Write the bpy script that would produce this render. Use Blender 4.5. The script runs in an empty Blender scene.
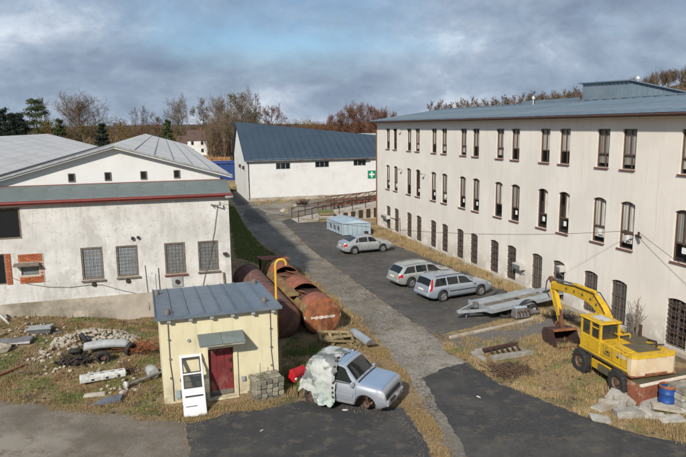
import bpy, bmesh, math, random
import numpy as np
from mathutils import Vector, Matrix, noise as mnoise
R_ = math.radians
sc = bpy.context.scene
# ------------------------------------------------------------------ camera
CAM_H, FPX, PITCH, ROLL = 10.3, 620.0, R_(9.4), R_(-0.7)
_F = Vector((0, math.cos(PITCH), -math.sin(PITCH))); _R = Vector((1, 0, 0)); _U = Vector((0, math.sin(PITCH), math.cos(PITCH)))
_R2 = math.cos(ROLL) * _R + math.sin(ROLL) * _U
_U2 = -math.sin(ROLL) * _R + math.cos(ROLL) * _U
cam = bpy.data.cameras.new('camera'); camo = bpy.data.objects.new('camera', cam); sc.collection.objects.link(camo)
cam.sensor_width = 36; cam.lens = 36 * FPX / 686; cam.clip_start = 0.5; cam.clip_end = 9000
M = Matrix.Identity(4)
for i in range(3):
    M[i][0] = _R2[i]; M[i][1] = _U2[i]; M[i][2] = -_F[i]
M[2][3] = CAM_H
camo.matrix_world = M
sc.camera = camo
# ------------------------------------------------------------------ sky
SUN_EL, SUN_TO = R_(33), Vector((-0.35, -0.935, 0)).normalized()
w = bpy.data.worlds.new('World'); sc.world = w; w.use_nodes = True
nt = w.node_tree; N = nt.nodes; Lk = nt.links; N.clear()
def wn(t, **k):
    n = N.new(t)
    for a, b in k.items(): setattr(n, a, b)
    return n
def wmath(op, a, b=None, clamp=False):
    n = wn('ShaderNodeMath', operation=op, use_clamp=clamp)
    for i, v in enumerate((a, b)):
        if v is None: continue
        if isinstance(v, (int, float)): n.inputs[i].default_value = v
        else: Lk.new(v, n.inputs[i])
    return n.outputs[0]
sky = wn('ShaderNodeTexSky', sky_type='NISHITA', sun_disc=False, sun_elevation=SUN_EL,
         sun_rotation=math.atan2(SUN_TO.x, SUN_TO.y), air_density=1.0, dust_density=1.0, ozone_density=1.6)
tc = wn('ShaderNodeTexCoord'); sep = wn('ShaderNodeSeparateXYZ'); Lk.new(tc.outputs['Generated'], sep.inputs[0])
comb = wn('ShaderNodeCombineXYZ')      # clouds seen low over the horizon: flattened heaps
Lk.new(sep.outputs[0], comb.inputs[0]); Lk.new(sep.outputs[1], comb.inputs[1]); Lk.new(wmath('MULTIPLY', sep.outputs[2], 1.9), comb.inputs[2])
def wnoise(scale, detail, rough, off, dist=0.0):
    mp = wn('ShaderNodeMapping'); mp.inputs['Location'].default_value = off
    Lk.new(comb.outputs[0], mp.inputs[0])
    n = wn('ShaderNodeTexNoise'); n.inputs['Scale'].default_value = scale; n.inputs['Detail'].default_value = detail
    n.inputs['Roughness'].default_value = rough; n.inputs['Distortion'].default_value = dist
    Lk.new(mp.outputs[0], n.inputs['Vector']); return n.outputs[0]
def wramp(fac, stops):
    r = wn('ShaderNodeValToRGB'); e = r.color_ramp.elements
    e[0].position, e[0].color = stops[0][0], (*stops[0][1], 1); e[1].position, e[1].color = stops[-1][0], (*stops[-1][1], 1)
    for p, c in stops[1:-1]:
        q = e.new(p); q.color = (*c, 1)
    Lk.new(fac, r.inputs[0]); return r.outputs[0]
def wmix(f, a, b, op='MIX'):
    m = wn('ShaderNodeMix', data_type='RGBA', blend_type=op)
    if isinstance(f, (int, float)): m.inputs[0].default_value = f
    else: Lk.new(f, m.inputs[0])
    for i, v in ((6, a), (7, b)):
        if isinstance(v, tuple): m.inputs[i].default_value = (*v, 1)
        else: Lk.new(v, m.inputs[i])
    return m.outputs[2]
clear = wmix(1.0, sky.outputs[0], (0.046, 0.056, 0.063), 'MULTIPLY')
cover = wramp(wmath('ADD', wnoise(1.7, 10, 0.58, (12.29, 9.3, 10.84), 0.15), wmath('MULTIPLY', wmath('SUBTRACT', 0.125, sep.outputs[2], True), 2.6)), [(0.34, (0, 0, 0)), (0.47, (0.7, 0.7, 0.7)), (0.57, (1, 1, 1))])
heaps = wmath('ADD', wmath('MULTIPLY', wnoise(3.1, 11, 0.60, (11.07, 15.21, 11.71), 0.25), 0.62), wmath('MULTIPLY', wnoise(8.5, 8, 0.6, (6.53, 7.8, 11.68), 0.3), 0.38))
body = wramp(heaps, [(0.37, (0.112, 0.146, 0.205)), (0.47, (0.162, 0.205, 0.268)), (0.54, (0.218, 0.263, 0.328)), (0.65, (0.42, 0.46, 0.51))])
skyc = wmix(cover, clear, body)
bg = wn('ShaderNodeBackground'); bg.inputs[1].default_value = 1.0; Lk.new(skyc, bg.inputs[0])
wo = wn('ShaderNodeOutputWorld'); Lk.new(bg.outputs[0], wo.inputs[0])
# ------------------------------------------------------------------ sun, exposure, render settings
sun = bpy.data.lights.new('sun', 'SUN'); sun.energy = 2.6; sun.angle = R_(2.2); sun.color = (1.0, 0.93, 0.82)
suno = bpy.data.objects.new('sun', sun); sc.collection.objects.link(suno)
_to = Vector((SUN_TO.x * math.cos(SUN_EL), SUN_TO.y * math.cos(SUN_EL), math.sin(SUN_EL)))
suno.rotation_euler = _to.to_track_quat('Z', 'Y').to_euler(); suno.location = (-30, -40, 60)
vs = sc.view_settings; vs.view_transform = 'Standard'; vs.look = 'None'; vs.exposure = 0.88; vs.gamma = 1.0; vs.use_curve_mapping = False
sc.cycles.use_denoising = True; sc.cycles.max_bounces = 6; sc.cycles.diffuse_bounces = 3; sc.cycles.glossy_bounces = 3
sc.cycles.transparent_max_bounces = 8; sc.cycles.caustics_reflective = False; sc.cycles.caustics_refractive = False
# ------------------------------------------------------------------ helpers
COL = sc.collection
def gp(px, py, z=0.0):
    """point of the place seen at photo pixel (px, py) at height z"""
    d = _F + _R2 * ((px - 343) / FPX) - _U2 * ((py - 228.5) / FPX)
    t = (z - CAM_H) / d.z
    return Vector((d.x * t, d.y * t, z))
def srgb(r, g, b, k=1.0):
    f = lambda c: ((c / 255 + 0.055) / 1.055) ** 2.4 if c > 10 else c / 255 / 12.92
    return (f(r) * k, f(g) * k, f(b) * k)
class MB:
    def __init__(s): s.v = []; s.f = []; s.T = Matrix.Identity(4); s.sm = []
    def add(s, vs, fs, smooth=False):
        o = len(s.v); s.v += [tuple(s.T @ Vector(p)) for p in vs]
        s.f += [tuple(i + o for i in f) for f in fs]; s.sm += [smooth] * len(fs); return s
    def box(s, x0, x1, y0, y1, z0, z1):
        return s.add([(x0,y0,z0),(x1,y0,z0),(x1,y1,z0),(x0,y1,z0),(x0,y0,z1),(x1,y0,z1),(x1,y1,z1),(x0,y1,z1)],
                     [(0,3,2,1),(4,5,6,7),(0,1,5,4),(1,2,6,5),(2,3,7,6),(3,0,4,7)])
    def hexa(s, p):  # 8 corners, bottom ring then top ring
        return s.add(p, [(0,3,2,1),(4,5,6,7),(0,1,5,4),(1,2,6,5),(2,3,7,6),(3,0,4,7)])
    def poly(s, pts): return s.add(pts, [tuple(range(len(pts)))])
    def extr(s, outline, y0, y1):  # outline of (x,z), extruded along y
        n = len(outline)
        v = [(x, y0, z) for x, z in outline] + [(x, y1, z) for x, z in outline]
        f = [tuple(range(n)), tuple(range(2 * n - 1, n - 1, -1))] + [(i, i + n, (i + 1) % n + n, (i + 1) % n) for i in range(n)]
        return s.add(v, f)
    def bar(s, a, b, w, h=None):  # square bar from a to b
        a, b = Vector(a), Vector(b); h = h or w; d = (b - a).normalized()
        up = Vector((0, 0, 1)) if abs(d.z) < 0.95 else Vector((0, 1, 0))
        x = d.cross(up).normalized() * w / 2; y = x.cross(d).normalized() * h / 2
        return s.hexa([a-x-y, a+x-y, a+x+y, a-x+y, b-x-y, b+x-y, b+x+y, b-x+y])
    def tube(s, pts, r, n=8, caps=True, close=False):
        pts = [Vector(p) for p in pts]; rs = r if isinstance(r, (list, tuple)) else [r] * len(pts)
        v, f = [], []; m = len(pts); px = None
        for i, p in enumerate(pts):
            d = (pts[min(i + 1, m - 1)] - pts[max(i - 1, 0)]).normalized()
            if px is None:
                px = d.cross(Vector((0, 0, 1)) if abs(d.z) < 0.9 else Vector((0, 1, 0))).normalized()
            else:
                px = (px - d * px.dot(d)).normalized()
            py = d.cross(px)
            for k in range(n):
                a = 2 * math.pi * k / n
                v.append(p + (px * math.cos(a) + py * math.sin(a)) * rs[i])
        for i in range(m - 1):
            for k in range(n):
                f.append((i*n+k, i*n+(k+1) % n, (i+1)*n+(k+1) % n, (i+1)*n+k))
        s.add(v, f, True)
        if caps:
            o = len(s.v) - len(v)
            s.f += [tuple(o + k for k in range(n - 1, -1, -1)), tuple(o + (m-1)*n + k for k in range(n))]; s.sm += [False, False]
        return s
    def lathe(s, prof, n=24, axis='z', a0=0.0, a1=2*math.pi, smooth=True):  # prof of (r, h)
        v, f = [], []; full = abs(a1 - a0 - 2*math.pi) < 1e-6; m = n if full else n + 1
        for r, h in prof:
            for k in range(m):
                a = a0 + (a1 - a0) * k / n; c, t = r*math.cos(a), r*math.sin(a)
                v.append((c, t, h) if axis == 'z' else (h, c, t) if axis == 'x' else (t, h, c))
        for i in range(len(prof) - 1):
            for k in range(n):
                k2 = (k + 1) % m
                f.append((i*m+k, i*m+k2, (i+1)*m+k2, (i+1)*m+k))
        return s.add(v, f, smooth)
    def build(s, name, mat, parent=None, loc=None, rot=None, bevel=0, sharp=40):
        me = bpy.data.meshes.new(name); me.from_pydata(s.v, [], s.f)
        me.polygons.foreach_set('use_smooth', s.sm)
        bm = bmesh.new(); bm.from_mesh(me); bmesh.ops.recalc_face_normals(bm, faces=bm.faces)
        if bevel: bmesh.ops.bevel(bm, geom=[e for e in bm.edges if e.is_manifold and e.calc_face_angle(0) > 0.5], offset=bevel, segments=1, affect='EDGES', clamp_overlap=True)
        bm.to_mesh(me); bm.free()
        if any(s.sm): me.set_sharp_from_angle(angle=R_(sharp))
        return mk(name, me, mat, parent, loc, rot)
def mk(name, me, mat=None, parent=None, loc=None, rot=None):
    o = bpy.data.objects.new(name, me); COL.objects.link(o)
    if mat is not None and not me.materials: me.materials.append(mat)
    if parent is not None: o.parent = parent
    if loc is not None: o.location = loc
    if rot is not None: o.rotation_euler = rot
    return o
def thing(name, label, cat, loc=(0, 0, 0), rz=0.0, group=None):
    o = bpy.data.objects.new(name, None); o.empty_display_size = 0.2; COL.objects.link(o)
    o.location = loc; o.rotation_euler = (0, 0, rz); return tag(o, label, cat, group)
def tag(o, label, cat, group=None):
    o['label'] = label; o['category'] = cat
    if group: o['group'] = group
    return o
def setting(o, label=None):
    o['kind'] = 'structure'
    if label: o['label'] = label
    return o
def stuff(o, label=None, cat=None):
    o['kind'] = 'stuff'
    if label: o['label'] = label
    if cat: o['category'] = cat
    return o
def copy_tree(o, parent=None):
    c = o.copy(); COL.objects.link(c); c.parent = parent
    for ch in list(o.children): copy_tree(ch, c)
    return c
def rock_mesh(seed, jag=0.25, flat=0.7):
    rr = random.Random(seed); bm = bmesh.new(); bmesh.ops.create_icosphere(bm, subdivisions=1, radius=1)
    for v in bm.verts:
        k = 1 + rr.uniform(-jag, jag); v.co = Vector((v.co.x * k, v.co.y * k * rr.uniform(.8, 1.1), v.co.z * k * flat))
    vs = [tuple(v.co) for v in bm.verts]; fs = [tuple(v.index for v in f.verts) for f in bm.faces]; bm.free(); return vs, fs
# ------------------------------------------------------------------ materials
def nodes_of(m):
    m.use_nodes = True; t = m.node_tree; return t, t.nodes, t.links, t.nodes['Principled BSDF']
class NB:
    def __init__(s, name):
        s.m = bpy.data.materials.new(name); s.t, s.n, s.l, s.b = nodes_of(s.m); s._tc = None
    def put(s, sock, v):
        if isinstance(v, (int, float)): sock.default_value = v
        elif isinstance(v, tuple): sock.default_value = (*v, 1) if len(v) == 3 and sock.type == 'RGBA' else v
        else: s.l.new(v, sock)
    def coord(s, kind='Object', scale=(1, 1, 1), loc=(0, 0, 0), rot=(0, 0, 0)):
        if s._tc is None: s._tc = s.n.new('ShaderNodeTexCoord')
        mp = s.n.new('ShaderNodeMapping'); mp.inputs['Scale'].default_value = scale; mp.inputs['Location'].default_value = loc; mp.inputs['Rotation'].default_value = rot
        s.l.new(s._tc.outputs[kind], mp.inputs[0]); return mp.outputs[0]
    def noise(s, scale, detail=4, rough=0.55, vec=None, dist=0.0):
        n = s.n.new('ShaderNodeTexNoise'); n.inputs['Scale'].default_value = scale; n.inputs['Detail'].default_value = detail
        n.inputs['Roughness'].default_value = rough; n.inputs['Distortion'].default_value = dist
        s.l.new(vec if vec is not None else s.coord(), n.inputs['Vector']); return n.outputs[0]
    def voro(s, scale, feature='F1', vec=None, out=0, rnd=1.0):
        n = s.n.new('ShaderNodeTexVoronoi'); n.feature = feature; n.inputs['Scale'].default_value = scale; n.inputs['Randomness'].default_value = rnd
        s.l.new(vec if vec is not None else s.coord(), n.inputs['Vector']); return n.outputs[out]
    def ramp(s, fac, *stops):
        r = s.n.new('ShaderNodeValToRGB'); e = r.color_ramp.elements
        c3 = lambda c: (c, c, c, 1) if isinstance(c, (int, float)) else (*c, 1)
        e[0].position, e[0].color = stops[0][0], c3(stops[0][1]); e[1].position, e[1].color = stops[-1][0], c3(stops[-1][1])
        for p, c in stops[1:-1]: e.new(p).color = c3(c)
        s.put(r.inputs[0], fac); return r.outputs[0]
    def mix(s, f, a, b, op='MIX'):
        m = s.n.new('ShaderNodeMix'); m.data_type = 'RGBA'; m.blend_type = op
        s.put(m.inputs[0], f); s.put(m.inputs[6], a); s.put(m.inputs[7], b); return m.outputs[2]
    def math(s, op, a, b=0.0, clamp=False):
        m = s.n.new('ShaderNodeMath'); m.operation = op; m.use_clamp = clamp; s.put(m.inputs[0], a); s.put(m.inputs[1], b); return m.outputs[0]
    def sepz(s, vec, i=2):
        q = s.n.new('ShaderNodeSeparateXYZ'); s.l.new(vec, q.inputs[0]); return q.outputs[i]
    def bump(s, h, strength=0.3, dist=0.02):
        b = s.n.new('ShaderNodeBump'); b.inputs['Strength'].default_value = strength; b.inputs['Distance'].default_value = dist
        s.put(b.inputs['Height'], h); s.l.new(b.outputs[0], s.b.inputs['Normal']); return s
    def island(s):
        return s.n.new('ShaderNodeNewGeometry').outputs['Random Per Island']
    def objrand(s):
        return s.n.new('ShaderNodeObjectInfo').outputs['Random']
    def set(s, **k):
        for a, v in k.items(): s.put(s.b.inputs[a.replace('_', ' ')], v)
        return s
def mat(name, c1, c2=None, scale=3.0, rough=0.8, metal=0.0, bump=0.0, bscale=None, dirt=None, dirtamt=0.5, jitter=0.0, spec=None, coat=0.0):
    """wear-mottled surface: two tones on fractal noise, optional dirt patches, fine relief"""
    b = NB(name); c2 = c2 or tuple(x * 0.75 for x in c1)
    col = b.mix(b.ramp(b.noise(scale, 5, 0.6), (0.33, 0.0), (0.67, 1.0)), c1, c2)
    if dirt: col = b.mix(b.ramp(b.noise(scale * 0.45, 6, 0.68, b.coord(loc=(5, 3, 8))), (1 - dirtamt - 0.08, 0.0), (1 - dirtamt + 0.1, 1.0)), col, dirt)
    if jitter: col = b.mix(1.0, col, b.ramp(b.objrand(), (0, 1 - jitter), (1, 1 + jitter)), 'MULTIPLY')
    b.set(Base_Color=col, Roughness=rough, Metallic=metal)
    if spec is not None: b.set(Specular_IOR_Level=spec)
    if coat: b.set(Coat_Weight=coat, Coat_Roughness=0.08)
    if bump: b.bump(b.noise(bscale or scale * 6, 4, 0.6), bump, 0.02)
    return b.m
def glass_mat(name, tint=(0.02, 0.025, 0.03), see=0.35):
    b = NB(name); b.set(Base_Color=tint, Roughness=0.06, Specular_IOR_Level=0.6)
    tr = b.n.new('ShaderNodeBsdfTransparent'); mx = b.n.new('ShaderNodeMixShader'); mx.inputs[0].default_value = see
    b.l.new(b.b.outputs[0], mx.inputs[1]); b.l.new(tr.outputs[0], mx.inputs[2])
    b.l.new(mx.outputs[0], b.n['Material Output'].inputs[0]); return b.m
# plaster of the factory: cream render, streaks, fallen patches low down
b = NB('cream_plaster'); o = b.coord()
c = b.mix(b.ramp(b.noise(0.5, 6, 0.6, b.coord(scale=(1, 1, 0.5))), (0.32, 0.0), (0.7, 1.0)), (0.75, 0.71, 0.65), (0.68, 0.64, 0.58))
c = b.mix(b.ramp(b.noise(2.2, 5, 0.65, b.coord(scale=(1.2, 1, 0.12))), (0.52, 0.0), (0.78, 0.30)), c, (0.50, 0.45, 0.39))
c = b.mix(b.ramp(b.noise(0.22, 5, 0.6, b.coord(loc=(6, 0, 9))), (0.50, 0.0), (0.56, 0.35)), c, (0.60, 0.565, 0.52))
c = b.mix(b.ramp(b.noise(3.0, 6, 0.7, b.coord(scale=(1.6, 1, 0.07), loc=(1, 0, 5))), (0.57, 0.0), (0.70, 0.38)), c, (0.44, 0.39, 0.33))
low = b.math('MULTIPLY', b.ramp(b.math('DIVIDE', b.sepz(o), 2.0), (0.0, 1.0), (0.85, 0.0)), b.ramp(b.noise(1.1, 5, 0.6, b.coord(loc=(3, 0, 1))), (0.40, 0.0), (0.52, 1.0)))
c = b.mix(b.math('MULTIPLY', low, 0.8), c, (0.36, 0.33, 0.285))
b.set(Base_Color=c, Roughness=0.9).bump(b.noise(9, 5, 0.6), 0.25, 0.02); M_CREAM = b.m
# whitewashed wall of the low hall
b = NB('whitewash')
c = b.mix(b.ramp(b.noise(0.55, 7, 0.62), (0.36, 0.0), (0.66, 1.0)), (0.66, 0.655, 0.635), (0.48, 0.47, 0.445))
c = b.mix(b.ramp(b.noise(1.6, 7, 0.7, b.coord(scale=(1.0, 1, 0.45), loc=(4, 1, 2))), (0.53, 0.0), (0.60, 0.6)), c, (0.42, 0.41, 0.385))
c = b.mix(b.ramp(b.noise(3.6, 6, 0.7, b.coord(scale=(1.4, 1, 0.2), loc=(8, 1, 2))), (0.55, 0.0), (0.66, 0.55)), c, (0.43, 0.415, 0.38))
c = b.mix(b.ramp(b.noise(5.5, 7, 0.75, b.coord(loc=(2, 3, 6))), (0.57, 0.0), (0.60, 0.55)), c, (0.36, 0.34, 0.30))
b.set(Base_Color=c, Roughness=0.92).bump(b.noise(7, 6, 0.65), 0.4, 0.03); M_WASH = b.m
M_WHITE = mat('white_render', (0.68, 0.68, 0.67), (0.62, 0.62, 0.61), 0.8, 0.9, dirt=(0.52, 0.51, 0.49), dirtamt=0.36, bump=.1)
M_ACU = mat('grey_white_casing', (0.50, 0.49, 0.46), (0.40, 0.39, 0.36), 3, 0.7)
M_PLINTH = mat('cement_plinth', (0.46, 0.41, 0.34), (0.32, 0.285, 0.235), 1.2, 0.95, bump=.4, dirt=(0.2, 0.175, 0.13), dirtamt=0.42)
b = NB('pale_yellow_render'); o = b.coord()
c = b.mix(b.ramp(b.noise(1.1, 6, 0.62), (0.35, 0.0), (0.68, 1.0)), (0.70, 0.645, 0.44), (0.62, 0.56, 0.375))
c = b.mix(b.ramp(b.noise(2.4, 6, 0.68, b.coord(scale=(1.5, 1.5, 0.22), loc=(2, 5, 1))), (0.52, 0.0), (0.72, 0.5)), c, (0.44, 0.395, 0.27))
low = b.math('MULTIPLY', b.ramp(o_z := b.math('DIVIDE', b.sepz(o), 1.1), (0.0, 1.0), (0.9, 0.0)), b.ramp(b.noise(2.6, 6, 0.65, b.coord(loc=(6, 0, 3))), (0.36, 0.0), (0.58, 0.9)))
c = b.mix(low, c, (0.34, 0.29, 0.20))
c = b.mix(b.ramp(b.noise(4.5, 6, 0.72, b.coord(loc=(1, 9, 2))), (0.64, 0.0), (0.67, 0.7)), c, (0.46, 0.43, 0.36))
b.set(Base_Color=c, Roughness=0.92).bump(b.noise(9, 5, 0.65), 0.3, 0.02); M_YELLOW_WALL = b.m
M_TERRA = mat('terracotta', (0.20, 0.075, 0.05), (0.13, 0.052, 0.038), 4, 0.8)
M_BROWNF = mat('brown_window_frame', (0.13, 0.075, 0.05), (0.075, 0.05, 0.04), 6, 0.6)
M_REVEAL = mat('reveal', (0.70, 0.58, 0.40), (0.6, 0.5, 0.36), 3, 0.9)
M_GREYF = mat('weathered_timber_frame', (0.20, 0.16, 0.125), (0.11, 0.09, 0.075), 6, 0.85, bump=.3)
M_GLASS = glass_mat('window_glass', (0.03, 0.034, 0.036), 0.78)
M_GLASSD = glass_mat('dark_glass', (0.012, 0.015, 0.02), 0.12)
M_CURT = mat('net_curtain', (0.60, 0.60, 0.58), (0.30, 0.29, 0.27), 2.0, 0.95)
b = NB('drawn_curtain'); c = b.mix(b.ramp(b.noise(9, 3, 0.5, b.coord(scale=(1, 1, 0.05))), (0.4, 0.0), (0.62, 1.0)), (0.70, 0.69, 0.65), (0.34, 0.32, 0.28))
c = b.mix(1.0, c, b.ramp(b.objrand(), (0, 0.5), (1, 1.2)), 'MULTIPLY'); b.set(Base_Color=c, Roughness=0.95); M_CURT = b.m
M_DARKIN = mat('room_shade', (0.06, 0.055, 0.05), (0.03, 0.028, 0.026), 0.6, 0.95)  # dark colour standing in for the shade inside the rooms
M_PAPER = mat('paper', (0.8, 0.8, 0.78), (0.7, 0.7, 0.68), 8, 0.9)
M_IRON = mat('black_iron', (0.035, 0.03, 0.028), (0.06, 0.04, 0.03), 8, 0.7, 0.3)
M_GRILLE = mat('rusty_grille', (0.15, 0.115, 0.095), (0.09, 0.06, 0.045), 5, 0.8)
M_BOARD = mat('weathered_board', (0.19, 0.165, 0.135), (0.11, 0.095, 0.08), 3, 0.9, bump=.3, jitter=.15)
M_ROOFBLUE = mat('slate_blue_sheet', (0.20, 0.26, 0.31), (0.155, 0.21, 0.26), 0.8, 0.45, 0.25, jitter=.06, dirt=(0.24, 0.28, 0.31), dirtamt=.36)
M_EAVE = mat('dark_brown_gutter', (0.085, 0.04, 0.03), (0.06, 0.035, 0.028), 3, 0.6)
M_HALLROOF = mat('blue_corrugated_sheet', (0.042, 0.068, 0.096), (0.034, 0.056, 0.082), 0.3, 0.5, 0.1, jitter=.06)
M_HUTROOF = mat('hut_roof_sheet', (0.165, 0.205, 0.25), (0.125, 0.16, 0.20), 1.6, 0.5, 0.2, jitter=.10, dirt=(0.19, 0.21, 0.23), dirtamt=.4)
M_GREENROOF = mat('grey_green_felt', (0.155, 0.185, 0.18), (0.12, 0.145, 0.14), 1.0, 0.85, jitter=.03, dirt=(0.23, 0.25, 0.23), dirtamt=.4)
M_LIGHTROOF = mat('pale_grey_felt', (0.60, 0.585, 0.555), (0.50, 0.49, 0.47), 0.35, 0.9, jitter=.05, dirt=(0.40, 0.395, 0.38), dirtamt=.38, bump=.1)
M_SEAM = mat('dark_seam', (0.24, 0.24, 0.24), (0.16, 0.16, 0.165), 3, 0.8)
M_REDGUT = mat('red_gutter', (0.22, 0.038, 0.032), (0.15, 0.032, 0.028), 2, 0.6)
M_BRICK = mat('orange_brick', (0.42, 0.125, 0.045), (0.32, 0.09, 0.035), 5, 0.9, jitter=.25, bump=.3)
M_MORTAR = mat('mortar', (0.45, 0.40, 0.33), (0.35, 0.31, 0.26), 6, 0.95)
M_REDDOOR = mat('red_door_paint', (0.20, 0.022, 0.026), (0.12, 0.018, 0.02), 3, 0.7, dirt=(0.26, 0.12, 0.09), dirtamt=.44)
M_GALV = mat('galvanised_steel', (0.50, 0.54, 0.57), (0.36, 0.40, 0.44), 3, 0.45, 0.5)
M_STEEL = mat('dull_steel', (0.26, 0.27, 0.28), (0.17, 0.17, 0.18), 4, 0.6, 0.4, dirt=(0.15, 0.10, 0.065), dirtamt=.47)
M_PIPEY = mat('yellow_pipe_paint', (0.72, 0.40, 0.03), (0.60, 0.32, 0.03), 3, 0.5)
def rust(name, base, dark, moss=None, mossamt=.4, sc_=2.2, r=.9):
    b = NB(name)
    c = b.mix(b.ramp(b.noise(sc_, 7, 0.68), (0.34, 0.0), (0.66, 1.0)), base, dark)
    c = b.mix(b.ramp(b.noise(sc_ * 3.5, 5, 0.7, b.coord(loc=(2, 7, 1))), (0.54, 0.0), (0.68, 0.8)), c, tuple(x * .45 for x in dark))
    if moss: c = b.mix(b.ramp(b.noise(sc_ * .8, 6, 0.65, b.coord(loc=(9, 2, 4))), (1 - mossamt - .06, 0.0), (1 - mossamt + .1, 1.0)), c, moss)
    b.set(Base_Color=c, Roughness=r).bump(b.noise(14, 5, 0.7), 0.5, 0.02); return b.m
M_RUST = rust('orange_rust', (0.36, 0.125, 0.045), (0.14, 0.052, 0.03), (0.30, 0.17, 0.09), .40, 3.2)
M_RUSTMOSS = rust('rust_with_moss', (0.27, 0.12, 0.05), (0.14, 0.065, 0.03), (0.23, 0.18, 0.075), .50, 2.8)
M_RUSTRED = rust('red_rust', (0.36, 0.12, 0.075), (0.19, 0.065, 0.042), (0.13, 0.065, 0.04), .42, 2.6)
M_RUSTDARK = rust('dark_rust', (0.075, 0.035, 0.025), (0.035, 0.018, 0.015))
M_MAROON = rust('maroon_tank_paint', (0.17, 0.07, 0.055), (0.105, 0.048, 0.04), (0.20, 0.11, 0.065), .43, 2.4, .85)
M_RUSTSKIP = rust('streaked_rust', (0.30, 0.095, 0.045), (0.17, 0.06, 0.035), (0.45, 0.38, 0.30), .36)
M_CHALK = mat('chalk_white', (0.72, 0.68, 0.62), (0.55, 0.45, 0.36), 9, 0.95)
M_RUBBER = mat('tyre_rubber', (0.018, 0.018, 0.018), (0.035, 0.033, 0.03), 6, 0.85)
M_BLACKP = mat('black_plastic', (0.02, 0.02, 0.021), (0.03, 0.03, 0.03), 5, 0.5)
M_RIM = mat('alloy_rim', (0.42, 0.43, 0.44), (0.30, 0.30, 0.31), 8, 0.4, 0.6)
M_RIMD = mat('rusty_rim', (0.16, 0.10, 0.07), (0.09, 0.06, 0.045), 8, 0.7, 0.2)
M_REDLENS = mat('red_lens', (0.42, 0.012, 0.015), (0.34, 0.01, 0.012), 5, 0.2)
M_CLEARLENS = mat('lamp_lens', (0.62, 0.64, 0.66), (0.45, 0.46, 0.48), 12, 0.15, 0.3)
M_PLATE = mat('number_plate', (0.78, 0.78, 0.76), (0.7, 0.7, 0.68), 9, 0.4)
def paint(name, c, dirt=None): return mat(name, c, tuple(x * .9 for x in c), 0.9, 0.34, 0.45, dirt=dirt, dirtamt=.34, coat=.5)
M_PSILVER = paint('silver_paint', (0.44, 0.46, 0.48), (0.36, 0.36, 0.35)); M_PSBLUE = paint('light_blue_silver_paint', (0.40, 0.45, 0.52), (0.36, 0.37, 0.38)); M_PGREEN = paint('pale_green_silver_paint', (0.45, 0.48, 0.46), (0.38, 0.38, 0.35)); M_PBLUE = paint('blue_silver_paint', (0.36, 0.43, 0.52))
M_PWRECK = paint('dusty_silver_paint', (0.44, 0.48, 0.54), (0.30, 0.29, 0.27)); M_PHOOD = paint('bluish_silver_paint', (0.33, 0.44, 0.58))
M_CARGLASS = glass_mat('car_glass', (0.012, 0.016, 0.018), 0.08)
b = NB('excavator_yellow')
c = b.mix(b.ramp(b.noise(1.4, 6, 0.65), (0.35, 0.0), (0.66, 1.0)), (0.64, 0.40, 0.015), (0.54, 0.325, 0.015))
c = b.mix(b.ramp(b.noise(2.6, 7, 0.7, b.coord(scale=(1.3, 1.3, .35), loc=(3, 1, 6))), (0.52, 0.0), (0.70, 0.75)), c, (0.30, 0.19, 0.04))
c = b.mix(b.ramp(b.noise(7, 7, 0.75, b.coord(loc=(5, 2, 1))), (0.575, 0.0), (0.61, 0.9)), c, (0.14, 0.06, 0.025))
b.set(Base_Color=c, Roughness=b.ramp(b.noise(3, 5, .6), (0.3, .42), (0.7, .75))); M_EXY = b.m
M_EXC = mat('faded_counterweight', (0.62, 0.52, 0.38), (0.54, 0.42, 0.27), 2.0, 0.8, dirt=(0.34, 0.19, 0.08), dirtamt=.42)
M_EXD = mat('grimy_deck', (0.12, 0.10, 0.055), (0.07, 0.06, 0.04), 3, 0.85)
M_CONC = mat('weathered_concrete', (0.43, 0.41, 0.37), (0.27, 0.255, 0.225), 3.4, 0.95, bump=.6, jitter=.25, dirt=(0.19, 0.165, 0.11), dirtamt=.45)
M_STONE = mat('rubble_stone', (0.46, 0.42, 0.35), (0.30, 0.26, 0.21), 3, 0.95, bump=.4, dirt=(0.24, 0.16, 0.10), dirtamt=.42)
M_WOOD = mat('grey_wood', (0.26, 0.22, 0.16), (0.15, 0.125, 0.09), 4, 0.9, bump=.4, jitter=.18)
M_WOODY = mat('yellowed_wood', (0.30, 0.235, 0.12), (0.17, 0.13, 0.07), 4, 0.9, bump=.5, jitter=.3)
M_VAN = mat('white_van_paint', (0.68, 0.69, 0.70), (0.62, 0.63, 0.64), 2, 0.35, coat=.3)
M_WPLAST = mat('stained_white_plastic', (0.60, 0.61, 0.60), (0.44, 0.44, 0.42), 4, 0.6, dirt=(0.24, 0.21, 0.16), dirtamt=.45)
M_GPAN = mat('grey_panel', (0.36, 0.38, 0.39), (0.26, 0.27, 0.28), 4, 0.6, dirt=(0.20, 0.175, 0.14), dirtamt=.42)
M_CONTB = mat('pale_blue_paint', (0.34, 0.42, 0.48), (0.26, 0.34, 0.40), 1.6, 0.6, dirt=(0.25, 0.24, 0.22), dirtamt=.36)
M_BLUE = mat('blue_plastic', (0.012, 0.065, 0.26), (0.01, 0.05, 0.2), 3, 0.45)
M_BLUEF = mat('blue_sheet', (0.012, 0.045, 0.20), (0.01, 0.04, 0.16), 1.0, 0.55)
M_REDPL = mat('red_plastic', (0.50, 0.012, 0.02), (0.34, 0.01, 0.015), 3, 0.4)
M_COBBLE = mat('mossy_setts', (0.29, 0.27, 0.215), (0.17, 0.165, 0.12), 4, 0.95, bump=.5, jitter=.4, dirt=(0.13, 0.105, 0.055), dirtamt=.45)
M_GREENS = mat('sign_green', (0.0, 0.24, 0.13), (0.0, 0.2, 0.11), 3, 0.5)
M_MOSSY = mat('moss_green_cover', (0.10, 0.16, 0.03), (0.13, 0.14, 0.05), 4, 0.95)
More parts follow.
